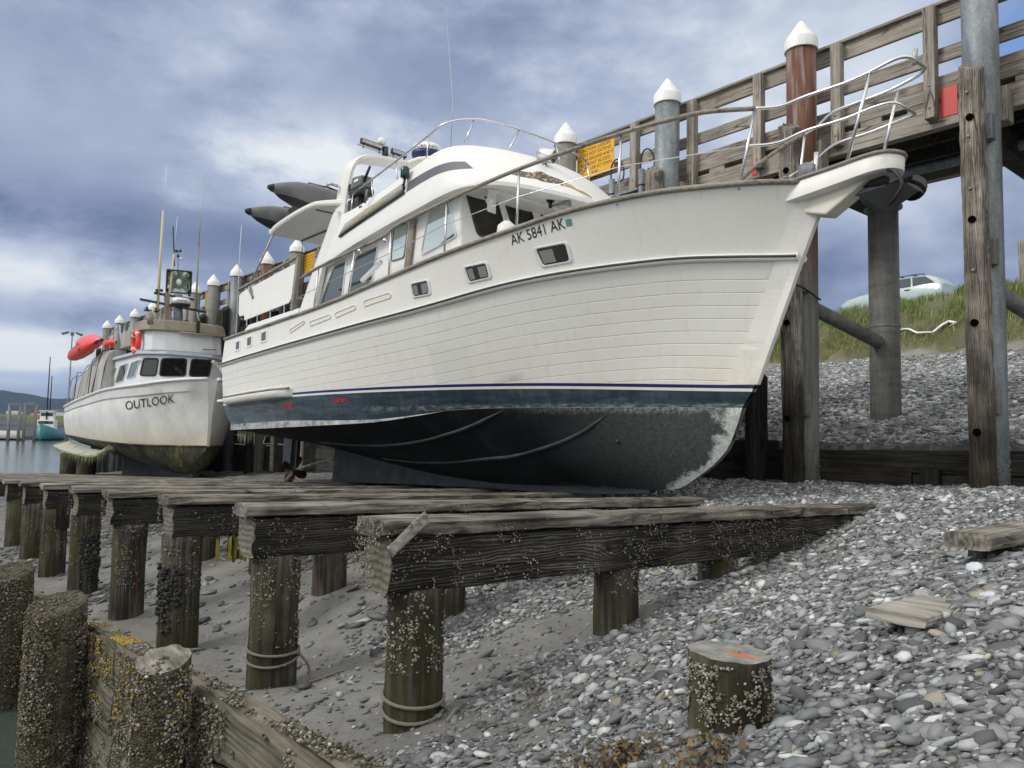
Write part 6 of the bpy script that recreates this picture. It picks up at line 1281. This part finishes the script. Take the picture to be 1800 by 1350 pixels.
# ------------------------------------------------------------------ things carried on the yacht
def local_thing(name, label, cat, group=None):
    t = thing(name, label, cat, local=True, group=group); t.matrix_world = Y.matrix_world.copy(); return t
t = local_thing('inflatable_dinghy', 'grey and black inflatable dinghy tilted on the yacht\'s boat deck, cone ends pointing aft', 'dinghy')
for nose, r_ in (((11.02, 1.93, 4.72), .26), ((9.62, 2.02, 4.88), .27)):
    a = Vector(nose); L_ = lambda y, dz=0., dt=0.: Vector((a.x+dt, a.y-y, a.z+dz)); rs = [r_*k for k in (.26, .52, .80, .97, 1., 1.)]; tb = MB().tube([L_(.07), L_(.28, .01), L_(.58, .015), L_(.92, .0), L_(1.6, -.05), L_(3.1, -.12)], rs, 24).build('tube', M['hyp'], t)
    MB().tube([a, L_(.035), L_(.10)], [.035, .055, .085], 16).build('cone_tip', M['hypd'], tb)
    MB().tube([L_(.16, -.03, .02), L_(.30, -.04, .03), L_(.58, -.07, .04), L_(.92, -.10, .05), L_(3.1, -.2, .05)], [.06, r_*.48, r_*.74, r_*.87, r_*.87], 20).build('underside', M['hypd'], tb)
    MB().tube([L_(.85, r_+.0), L_(1.2, r_+.0), L_(1.25, r_+.02), L_(1.5, r_-.02), L_(3., r_-.1)], .02, 6).build('grab_line', M['hypd'], tb)
    if nose[0] < 10:
        MB().tube([L_(.5, -.06, .16), L_(.9, -.07, r_), L_(3.1, -.18, r_)], [.02, .045, .045], 8).build('rubbing_strake', M['hypd'], tb)
        q = lambda u, v: L_(1.02+u, math.sin(R(28)+v*4)*(r_+.008)-.02*u, math.cos(R(28)+v*4)*(r_+.008))
        mb = MB()
        for c in ([(0, .09), (.06, .05), (.055, .03), (-.01, .07)], [(.06, .05), (.085, 0), (.06, 0), (.04, .045)], [(.36, .09), (.43, 0), (.40, 0), (.335, .07)], [(.0, -.02), (.42, -.02), (.42, -.04), (.0, -.04)], [(.0, .008), (.42, .008), (.42, -.008), (.0, -.008)], [(.0, .005), (.02, .005), (.02, -.035), (.0, -.035)], [(.40, .005), (.42, .005), (.42, -.035), (.40, -.035)]): mb.add([q(*k) for k in c], [(0, 1, 2, 3)])
        mb.build('emblem_outline', M['yellow'], tb); MB().add([q(*k) for k in ((.12, .065), (.30, .065), (.34, .02), (.08, .02))], [(0, 1, 2, 3)]).build('emblem_field', M['navy'], tb)
MB().prism([(9.5, 4.56), (11.2, 4.48), (11.2, 4.56), (9.5, 4.64)], (-1.1, 1.2), 'y').build('floor', M['hypd'], t)
MB().prism([(9.6, 4.5), (11.05, 4.44), (11.05, 4.86), (9.6, 5.0)], (1.0, 1.06), 'y').build('transom', M['hypd'], t)
t = local_thing('outboard_motor', 'black and grey outboard motor clamped upright to the flybridge rail', 'outboard motor')
c = Vector((6.92, 1.42, 4.30))
cw = MB().hexa([c+Vector(p) for p in ((-.20, -.13, 0), (.2, -.13, 0), (.2, .13, 0), (-.2, .13, 0), (-.24, -.12, .20), (.12, -.12, .24), (.12, .12, .24), (-.24, .12, .20))]).build('cowling', M['hyp'], t, .04, 3); MB().box(c.x-.15, c.x+.0, c.y+.135, c.y+.138, c.z+.10, c.z+.15).build('badge', M['cap'], cw)
MB().hexa([c+Vector(p) for p in ((-.26, -.14, -.14), (.16, -.14, -.14), (.16, .14, -.14), (-.26, .14, -.14), (-.24, -.15, 0), (.22, -.15, 0), (.22, .15, 0), (-.24, .15, 0))]).build('engine_block', M['blackpl'], t, .05, 3)
MB().tube([c+Vector((-.05, 0, -.14)), c+Vector((-.08, 0, -.75))], [.10, .07], 12).build('leg', M['blackpl'], t)
MB().tube([c+Vector((-.2, .05, .10)), c+Vector((-.48, .10, .28))], [.028, .022], 10).build('tiller', M['blackpl'], t)
MB().tube(smooth_path([c+Vector((.22, .05, -.05)), c+Vector((.30, .06, .0)), c+Vector((.31, .06, .12)), c+Vector((.28, .06, .15))], 4), .025, 8).build('carry_handle', M['blackpl'], t)
MB().hexa([c+Vector(p) for p in ((-.1, -.1, -.42), (.24, -.1, -.42), (.24, .12, -.42), (-.1, .12, -.42), (-.1, -.1, -.16), (.26, -.1, -.16), (.26, .12, -.16), (-.1, .12, -.16))]).build('clamp_bracket', M['blackpl'], t, .02)
t = local_thing('plough_anchor', 'dark galvanised plough anchor stowed under the yacht\'s bow pulpit', 'anchor')
MB().bar((-.9, 0, 2.70), (-1.62, 0, 2.60), .05, .07).build('shank', M['galv'], t, .008)
mb = MB()
for sg in (1, -1): mb.add([(-1.30, 0, 2.50), (-1.36, sg*.24, 2.55), (-1.78, sg*.20, 2.60), (-1.86, 0, 2.52), (-1.55, 0, 2.36)], [(0, 1, 4), (1, 2, 4), (2, 3, 4)])
mb.build('plough', mat('dull_dark_anchor', col=(.075, .08, .085), rough=.6, metal=.3), t); MB().tube([(-1.76, -.10, 2.60), (-1.76, -.13, 2.60)], .13, 18).build('roller_cheek', M['dark'], t)
MB().tube(smooth_path([(-1.6, .12, 2.78), (-1.72, .20, 2.70), (-1.78, .20, 2.56), (-1.70, .18, 2.44), (-1.62, .12, 2.42)], 5), .022, 8).build('lashing', M['black'], t)
# ------------------------------------------------------------------ the fishing boat: x = aft from the stem, y = to starboard
S2 = 19.4
B = thing('fishing_boat', 'dull white fishing boat named OUTLOOK with algae on its bottom, aground behind the yacht', 'fishing boat', (S2, -WB, 0), local=True)
BI = B.matrix_world.inverted()
def rplane(px, py, p0, nrm):
    o_ = BI @ Vector((0, 0, 0)); d_ = BI.to_3x3() @ Vector(ray(px, py)); p0 = Vector(p0); nrm = Vector(nrm); return o_+d_*((p0-o_).dot(nrm)/d_.dot(nrm))
bzs = pchip([-.2, 0, 1., 1.8, 4.9, 8, 12.1], [1.57, 1.55, 1.45, 1.38, 1.32, 1.15, .90]); bys = pchip([-.2, 0, .5, 1., 1.8, 2.8, 5, 9, 12.1], [.04, .42, .95, 1.27, 1.58, 1.72, 1.82, 1.82, 1.70])
bzc = pchip([0, 2, 6, 12.05], [-.43, -.44, -.38, -.22]); byc = pchip([0, .5, 1.2, 2.2, 4, 8, 12.05], [.04, .36, .80, 1.2, 1.52, 1.66, 1.62])
bzk = pchip([0, .3, .8, 1.2, 2, 5, 12], [-.43, -.86, -1.2, -1.32, -1.36, -1.2, -.75])
n2 = 40; bS = row(bzs, bys, -.15, 12.1, n2, 1.5); bC = row(bzc, byc, 0, 12.05, n2, 1.5); bK = [Vector((12*(i/n2)**1.5, .06, bzk(12*(i/n2)**1.5))) for i in range(n2+1)]
rows2 = [(bS, 0)]
bW = [bS[i].lerp(bC[i], .17)+Vector((0, .02*min(i/4, 1), 0)) for i in range(n2+1)]; rows2.append((bW, 0)); bW2 = [bS[i].lerp(bC[i], .19)-Vector((0, .025*min(i/4, 1), 0)) for i in range(n2+1)]; rows2.append((bW2, 0))
for f in (.35, .5, .65, .8, .92): rows2.append(([bS[i].lerp(bC[i], f)+Vector((0, .05*math.sin(math.pi*f)*(1 if i > 12 else -.6), 0)) for i in range(n2+1)], 0))
rows2.append((bC, 1))
for f in (.12, .25, .4, .6, .8): rows2.append(([bC[i].lerp(bK[i], f)+Vector((0, .10*math.sin(math.pi*f)*min(i/10, 1), -.12*math.sin(math.pi*f))) for i in range(n2+1)], 1))
rows2.append((bK, 1)); mb = MB()
for sgn in (1, -1): mb.loft([[(p.x, sgn*p.y, p.z) for p in r] for r, _ in rows2], 0, True, False, mats=lambda i, j: rows2[i][1])
for i in range(len(rows2)-1): a, b = rows2[i][0][-1], rows2[i+1][0][-1]; mb.add([(a.x, a.y, a.z), (a.x, -a.y, a.z), (b.x, -b.y, b.z), (b.x, b.y, b.z)], [(0, 1, 2, 3)], rows2[i][1])
for i in range(n2): a, b = bS[i], bS[i+1]; mb.add([(a.x, a.y, a.z-.06), (a.x, -a.y, a.z-.06), (b.x, -b.y, b.z-.06), (b.x, b.y, b.z-.06)], [(0, 1, 2, 3)])
for i in range(len(rows2)-1): a, b = rows2[i][0][0], rows2[i+1][0][0]; mb.add([(a.x, a.y, a.z), (a.x, -a.y, a.z), (b.x, -b.y, b.z), (b.x, b.y, b.z)], [(0, 1, 2, 3)], rows2[i][1])
for i in range(n2): a, b = bK[i], bK[i+1]; mb.add([(a.x, a.y, a.z), (a.x, -a.y, a.z), (b.x, -b.y, b.z), (b.x, b.y, b.z)], [(0, 1, 2, 3)], 1)
HB2 = bvh_of(mb); bh = mb.build('hull', [M['oldhull'], M['slime']], B); bh.modifiers.new('edges', 'EDGE_SPLIT').split_angle = R(25)
def hit2(px, py, off=.01):
    o_ = BI @ Vector((0, 0, 0)); d_ = (BI.to_3x3() @ Vector(ray(px, py))).normalized(); h = HB2.ray_cast(o_, d_); return h[0]-d_*off if h[0] else rplane(px, py, (0, 1.6, 0), (0, 1, 0))
for sg in (1, -1): MB().tube([(p.x, sg*(p.y+.01), p.z+.01) for p in bS], .05, 8).build('cap_rail', M['whitegrey'], B); MB().tube([(p.x, sg*(p.y+.0), p.z) for p in bC], .03, 6).build('chine_strip', M['slime'], bh)
mb = MB(); letters(mb, 'OUTLOOK', lambda u, v: hit2(221+85*u+(1-u)*-1.5*v, 721-13*u-4*math.sin(u*3.14)*-.0-15.5*v, .045)); mb.build('name_lettering', M['ink'], bh, fixn=False)
mb = MB(); kr = []
for t in (1.0, 1.3, 2, 4, 6, 8, 9.3): kr.append([(t, .10, bzk(t)+.15), (t, .10, min(bzk(t)-.02, ztop(WB, S2+t)+.01)), (t, -.10, min(bzk(t)-.02, ztop(WB, S2+t)+.01)), (t, -.10, bzk(t)+.15)])
mb.loft(kr, 0, False, True, True, True); mb.build('keel', M['keel'], B)
# bilge fin draped with weed
mb = MB(); A = smooth_path([(5.2, 1.66, -.62), (6.0, 1.85, -.86), (8, 1.98, -.86), (10.5, 2.0, -.78), (12.6, 1.95, -.66)], 5); rr = []
for p in A: rr.append([(p.x, p.y-.55 if p.x > 5.6 else p.y-.2, p.z+.16), (p.x, p.y, p.z), (p.x, p.y-.02, p.z-.07), (p.x, p.y-.5, p.z+.05)])
mb.loft(rr, 0, False, True, True, True); fin = mb.build('bilge_fin', mat('weedy_white_fin', lambda n: {'Base Color': n.ramp(n.noise(n.coord(), 4, 6, .7), [(.3, (.12, .13, .04)), (.48, (.42, .42, .34)), (.7, (.55, .55, .49))])}, rough=.8), B)
mb = MB()
for i in range(260):
    p = A[0].lerp(A[-1], 0); f = random.random(); q = A[int(f*(len(A)-1))]; x = q.x+random.uniform(-.2, .2); L_ = random.uniform(.08, .34); mb.add([(x-.02, q.y, q.z-.05), (x+.02, q.y, q.z-.05), (x+random.uniform(-.03, .03), q.y, q.z-.06-L_)], [(0, 1, 2)])
o = mb.build('hanging_weed', mat('green_weed', col=(.16, .20, .05), rough=.8), fin, fixn=False); o['kind'] = 'stuff'
# house
def slab(plan, z0, z1, off0=0., off1=0.):
    c = Vector((4, 0, 0)); P_ = [Vector((a, b, 0)) for a, b in plan]; P_ = P_+[Vector((p.x, -p.y, 0)) for p in P_[::-1] if abs(p.y) > .001]; rr = []
    for z, o_ in ((z0, off0), (z1, off1)): rr.append([(p.x+(p.x-c.x)*o_, p.y*(1+o_), z) for p in P_])
    return MB().loft(rr, 0, False, True, True, True)
hpn = [(7.0, 1.30), (2.85, 1.30), (2.25, .64)]
hs = slab(hpn, 1.2, 2.42).build('deckhouse', M['whitegrey'], B, .04, 2)
slab([(7.2, 1.40), (2.75, 1.42), (2.08, .72), (1.98, 0)], 2.42, 2.53, 0, -.02).build('deckhouse_roof', mat('pale_blue_grey_paint', col=(.40, .44, .50), rough=.5), B, .02)
uw = slab([(3.5, 1.22), (2.7, 1.22), (2.4, 1.08), (2.2, .75), (2.12, .3), (2.10, 0)], 2.53, 3.22, 0, -.02).build('upper_house', M['whitegrey'], B, .05, 3)
v = slab([(3.6, 1.36), (2.7, 1.36), (2.34, 1.20), (2.08, .84), (1.97, .35), (1.94, 0)], 3.17, 3.52, .0, -.05).build('visor_roof', M['tan'], B, .04, 3)
a = rplane(314, 585, (2.05, 0, 0), (1, 0, 0)); b = rplane(396, 592, (2.0, 0, 0), (1, 0, 0)); MB().tube([(1.93, a.y, a.z), (2.0, max(b.y, -1.2), b.z)], .035, 8).build('awning_tube', M['tan'], v)
MB().box(1.93, 1.97, -.22, -.12, 3.16, 3.56).build('visor_strap', M['black'], v)
MB().tube([rplane(357, 614, (2.1, 0, 0), (1, 0, 0)), rplane(381, 615, (2.1, 0, 0), (1, 0, 0))], .02, 6).build('grab_rail', M['galv'], uw)
def pwin(name, pix, p0, nrm, mf, mp, wdt, k=.2):
    nrm = Vector(nrm).normalized(); e1 = Vector((0, 0, 1)).cross(nrm).normalized(); q = [rplane(*c, p0, nrm) for c in pix]; uv = [((p-Vector(p0)).dot(e1), p.z) for p in q]
    return framed(name, uv, mf, mp, wdt, lambda u, z, o_: Vector((p0[0], p0[1], 0))+e1*u+Vector((0, 0, z))+nrm*o_, hs, k, .03, .004, 'glass')
for pix in ([(199, 648), (206, 645.5), (198, 674.5), (191, 677)], [(212, 643), (226.7, 638), (218, 670), (203, 674)], [(232, 637), (246.7, 632), (238, 663), (223, 667)]): pwin('side_window', pix, (3, 1.302, 0), (0, 1, 0), M['whitegrey'], M['glass'], .03, .12)
n_ = Vector((-.66, .60, 0)); pwin('front_window', [(252, 629), (280, 629.5), (275, 662), (245, 661)], (2.55, .97, 0), n_, M['black'], M['dark'], .06)
pwin('front_window', [(283, 629), (329, 630), (327, 662), (279, 662)], (2.248, 0, 0), (-1, 0, 0), M['black'], M['dark'], .06)
pwin('front_window', [(336, 630.5), (374, 633), (368, 664), (331, 662)], (2.248, 0, 0), (-1, 0, 0), M['black'], M['dark'], .06)
# aluminium shelter aft
mb = MB(); rr = []
for t, zt, y_ in ((6.0, 2.80, 1.74), (6.6, 2.85, 1.76), (7.4, 2.86, 1.76), (9, 2.58, 1.70), (10.9, 2.12, 1.62), (11.3, 1.7, 1.6)):
    zb_ = bzs(t)-.02; rr.append([(t, y_, zb_), (t, y_-.10, zb_+(zt-zb_)*.6), (t, y_-.22, zt-.16), (t, y_-.34, zt-.05), (t, y_-.52, zt), (t, -y_+.52, zt), (t, -y_+.22, zt-.16), (t, -y_, zb_)])
mb.loft(rr, 0, False, False); sh = mb.build('shelter', M['silver'], B); MB().add([(6., 1.74, 1.25), (6., 1.52, 2.64), (6., 1.40, 2.75), (6., 1.22, 2.80), (6., .95, 2.80), (6., .98, 1.3)], [(0, 1, 2, 3, 4, 5)]).add([(6.04, .95, 2.82), (6.04, 1.0, 1.3), (6.04, -1.7, 1.3), (6.04, -1.2, 2.78)], [(0, 1, 2, 3)], 1).build('front_panel', [M['silver'], M['black']], sh)  # second face: black sheet standing in for the shaded inside of the shelter
for t in (7.0, 8.3, 9.4, 10.4):
    zt = float(np.interp(t, [6.0, 6.6, 7.4, 9, 10.9], [2.80, 2.85, 2.86, 2.58, 2.12])); y_ = 1.74; P = smooth_path([(t, y_+.05, bzs(t)), (t-.05, y_-.06, bzs(t)+.8), (t-.08, y_-.18, zt-.16), (t-.08, y_-.36, zt), (t-.08, y_-.6, zt+.02)], 4); MB().tube(P, .02, 6).build('frame_tube', M['blackpl'] if t in (7., ) else M['alu'], sh)
    if t in (7.0, 9.4): MB().tube([(t+.35, y_+.08, bzs(t)+.05), (t+.30, y_+.02, bzs(t)+1.1), (t+.2, y_-.1, bzs(t)+1.1)], .016, 6).build('hand_tube', M['blackpl'], sh)
MB().tube(smooth_path([(11.6, 1.7, 1.0), (11.2, 1.68, 1.9), (10.9, 1.55, 2.1), (10.4, 1.5, 2.1)], 3), .025, 6).build('stern_tube_frame', M['alu'], sh)
MB().prism([(4.9, 2.86), (6.2, 2.86), (6.1, 3.42), (5.0, 3.42)], (.35, 1.15), 'y').build('deck_box', M['silver'], B, .03)
for P in ([(7.6, 1.3, 2.85), (7.5, 1.3, 3.25), (5.6, 1.3, 3.62), (5.3, 1.3, 2.85)], [(6.9, 1.3, 2.85), (6.9, 1.3, 3.37)], [(6.2, 1.3, 2.85), (6.2, 1.3, 3.5)], [(4.1, 1.25, 2.4), (3.6, 1.3, 2.85), (3.3, 1.3, 2.95)], [(3.75, 1.3, 2.5), (3.6, 1.3, 2.85)]): MB().tube(P, .022, 6).build('rail_tube', M['alu'], B)
# mast with lights
TM = 3.4
def q2(px, py, t=TM): return rplane(px, py, (t, 0, 0), (1, 0, 0))
ms = MB().tube([q2(313, 580), q2(313, 518)], [.16, .13], 14).build('mast', M['galv'], B)
MB().bar(q2(246, 526), q2(362, 549), .07, .07).build('crossbar', M['blackpl'], ms); MB().bar(q2(271, 515), q2(341, 527), .08, .07).build('crossbar', M['blackpl'], ms)
MB().bar(q2(293, 580), q2(293, 515), .14, .10).build('mast_leg', M['tan'], ms); MB().tube([q2(352, 571), q2(345, 548)], .035, 8).build('mast_brace', M['alu'], ms); MB().tube([q2(276, 568), q2(269, 541)], .05, 8).build('mast_brace', M['alu'], ms)
fl = MB(); c = q2(314.5, 495.5, TM-.1); qx = (q2(330, 495, TM)-q2(300, 495, TM)).normalized(); fl_n = Vector((-.93, .30, -.12)).normalized(); ex = fl_n.cross(Vector((0, 0, 1))).normalized(); ez = ex.cross(fl_n)
def fp(u, v, w_=0): return c+ex*u+ez*v+fl_n*w_
H_ = .37; fl.loft([[fp(a*H_, b*H_, 0) for a, b in ((-1, -1), (1, -1), (1, 1), (-1, 1))], [fp(a*H_*.98, b*H_*.98, -.06) for a, b in ((-1, -1), (1, -1), (1, 1), (-1, 1))], [fp(a*H_*.4, b*H_*.4, -.40) for a, b in ((-1, -1), (1, -1), (1, 1), (-1, 1))]], 0, False, True, False, True)
fo = fl.build('floodlight', M['blackpl'], ms); mb = MB()
for a, b in (((-1, -1), (1, -1)), ((1, -1), (1, 1)), ((1, 1), (-1, 1)), ((-1, 1), (-1, -1))): mb.bar(fp(a[0]*H_, a[1]*H_, 0), fp(b[0]*H_, b[1]*H_, 0), .05, .05)
mb.build('bezel', M['blackpl'], fo); sq = lambda x: math.copysign(abs(x)**.45, x)
rg_ = [[fp(r_*sq(math.cos(k*.2618)), r_*sq(math.sin(k*.2618)), w_) for k in range(24)] for r_, w_ in ((.35, -.03), (.26, -.16), (.12, -.26), (.02, -.28))]; MB().loft(rg_, 0, True, True).build('reflector', mat('floodlight_reflector', col=(.62, .68, .64), metal=1., rough=.12), fo); MB().ell(fp(0, 0, -.08), (.09, .09, .11), 12, 8).build('bulb', M['cap'], fo)
c = q2(318, 534, TM-.25); rdm = MB().lathe(c, [(.20, -.12), (.30, -.06), (.30, -.01)], 26).build('radar', M['blackpl'], ms); MB().lathe(c, [(.305, -.01), (.30, .13), (.26, .17), (.02, .18)], 26).build('radar_top', M['cap'], rdm)
th0 = math.atan2((BI @ Vector((0, 0, 0))-c).y, (BI @ Vector((0, 0, 0))-c).x); mb = MB(); letters(mb, 'GARMIN', lambda u, v: c+Vector((.309*math.cos(th0+1.1*(u-.4)), .309*math.sin(th0+1.1*(u-.4)), .03+.055*v))); mb.build('radar_lettering', M['ink'], rdm, fixn=False)
for px, py in ((276, 511), (284, 511), (333, 519)): a = q2(px, py, TM-.1); MB().tube([a, a+Vector((-.08, .03, 0))], .05, 12).build('small_lamp', M['blackpl'], ms)
for px, py in ((258, 545), (274, 547)): a = q2(px, py); MB().lathe(a, [(.02, .12), (.07, .02), (.10, -.03)], 12).build('loudhailer', M['blackpl'], ms)
for pa, pb, r0, m_ in (((275, 572), (287, 370), .05, 'gold'), ((292, 570), (306, 446), .045, 'gold'), ((306, 446), (312, 380), .008, 'cap'), ((343, 580), (349, 434), .035, 'tan'), ((349, 434), (359, 306), .018, 'alu'), ((287, 370), (293, 290), .008, 'cap'), ((304, 398), (307, 468), .022, 'black')):
    if m_ == 'gold': mm = M.setdefault('gold', mat('cream_fibreglass_pole', col=(.55, .48, .30), rough=.5))
    else: mm = M[m_]
    MB().tube([q2(*pa), q2(*pb)], [r0, r0*.75], 8).build('antenna_pole', mm, B)
a = q2(313, 476); wv = MB().tube([a, q2(313, 440)], .012, 6).build('wind_sensor', M['blackpl'], B)
for px, py in ((310, 441), (317, 441), (313, 450), (318, 455)): MB().ell(q2(px, py), (.05, .05, .05), 8, 6).build('cup', M['blackpl'] if px != 318 else M['cap'], wv)
MB().tube([(2.0, 1.25, 3.3), (2.05, 1.30, 3.62)], .09, 10).build('horn', M['tan'], B)
# bow fittings
MB().tube(smooth_path([rplane(373, 635, (.4, 0, 0), (1, 0, 0)), rplane(384, 642, (.4, 0, 0), (1, 0, 0)), rplane(392, 655, (.3, 0, 0), (1, 0, 0))], 4), .05, 8).build('bow_roller', M['alu'], B)
# gear carried on the fishing boat
def local2(name, label, cat, group=None):
    t = thing(name, label, cat, local=True, group=group); t.matrix_world = B.matrix_world.copy(); return t
t = local2('life_ring', 'red orange life ring hung on the side of the fishing boat\'s upper house', 'life ring'); c = Vector((3.15, 1.36, 2.83))
ri = MB().tube([c+Vector((.30*math.cos(a), 0, .33*math.sin(a))) for a in np.linspace(0, 6.283, 29)[:-1]], .085, 12, closed=True).build('ring', M['orange'], t)
for a in (45, 135, 225, 315): a = R(a); MB().tube([c+Vector((.30*math.cos(a+q), 0, .33*math.sin(a+q))) for q in (-.1, .1)], .09, 12).build('white_band', M['cap'], ri)
GY = 'inflatable buoys on the fishing boat'
def buoy(label, pa, pb, tl, ra, m_, txt=None, yy=1.9):
    t = local2('buoy', label, 'buoy', GY); a = rplane(*pa, (0, yy, 0), (0, 1, 0)); b = rplane(*pb, (0, yy, 0), (0, 1, 0)); d_ = b-a
    bo = MB().tube([a, a+d_*.04, a+d_*.18, a+d_*.42, a+d_*.68, a+d_*.88, a+d_*.98, b], [ra*.25, ra*.55, ra*.85, ra, ra*.98, ra*.62, ra*.3, ra*.16], 22).build('float', m_, t); MB().tube([b-d_*.02, b+d_*.08], [ra*.22, ra*.16], 10).build('rope_eye', M['black'], bo)
    return t, bo, a, d_
for lab_, pa, pb, r_, m_, yy in (('long red buoy lettered OUTLOOK, hanging lowest over the shelter', (124, 628), (168, 602), .27, M['orange'], 1.85), ('faded pink round buoy lettered OL behind the long red buoy', (139, 606), (177, 598), .30, M['pink'], 1.35), ('small red buoy lying behind the rail tubes', (186, 607), (203, 601), .16, M['orange'], 1.2)):
    t, bo, a, d_ = buoy(lab_, pa, pb, 0, r_, m_, None, yy)
    wd = {'long': ('OUTLOOK', .34), 'fade': ('OL', .40)}.get(lab_[:4])
    if wd:
        e = d_.normalized(); s_ = Vector((0, 1, 0)); s_ = (s_-e*s_.dot(e)).normalized(); n3 = e.cross(s_); mb = MB()
        for txt, f0, f1, ang0, hgt in ((wd[0], .12, .70 if len(wd[0]) > 3 else .5, -25, 26), ('2', .62, .72, 20, 22)) if len(wd[0]) > 3 else ((wd[0], .2, .6, 15, 40),):
            def fn(u, v, f0=f0, f1=f1, ang0=ang0, hgt=hgt):
                f = f0+(f1-f0)*u; rr_ = float(np.interp(f, [0, .04, .18, .42, .68, .88, .98, 1], np.array([.25, .55, .85, 1, .98, .62, .3, .16])*r_))+.012; th_ = R(ang0+hgt*v-10); return a+d_*f+(s_*math.cos(th_)+n3*-math.sin(th_)*-1)*rr_
            letters(mb, txt, fn)
        mb.build('lettering', M['ink'], bo, fixn=False)
GC = 'timber cribbing under the fishing boat'
for s0, w_, lab_ in ((29.6, 3.9, 'mussel covered timber crib under the fishing boat, standing at the water'), (28.3, 4.2, 'round timber crib post under the fishing boat, right of the mussel covered one')):
    mb = MB(); round_post(mb, (s0, -w_, 0), .34, -3., -.92, 18, amp=.06, seed=int(s0)); solo(mb, 'crib_post', lab_, 'post', M['post'], group=GC)
# ------------------------------------------------------------------ air
hz = MB().box(-12000, 12000, -12000, 12000, -8, 230).build('haze', None or mat('thin_sea_haze', None)); hm = hz.data.materials[0].node_tree; hm.nodes.remove(hm.nodes['Principled BSDF'])
pv = hm.nodes.new('ShaderNodeVolumePrincipled'); pv.inputs['Color'].default_value = (.50, .66, 1., 1); pv.inputs['Density'].default_value = .00010; pv.inputs['Anisotropy'].default_value = .2
hm.links.new(pv.outputs[0], hm.nodes['Material Output'].inputs['Volume']); hz['kind'] = 'stuff'
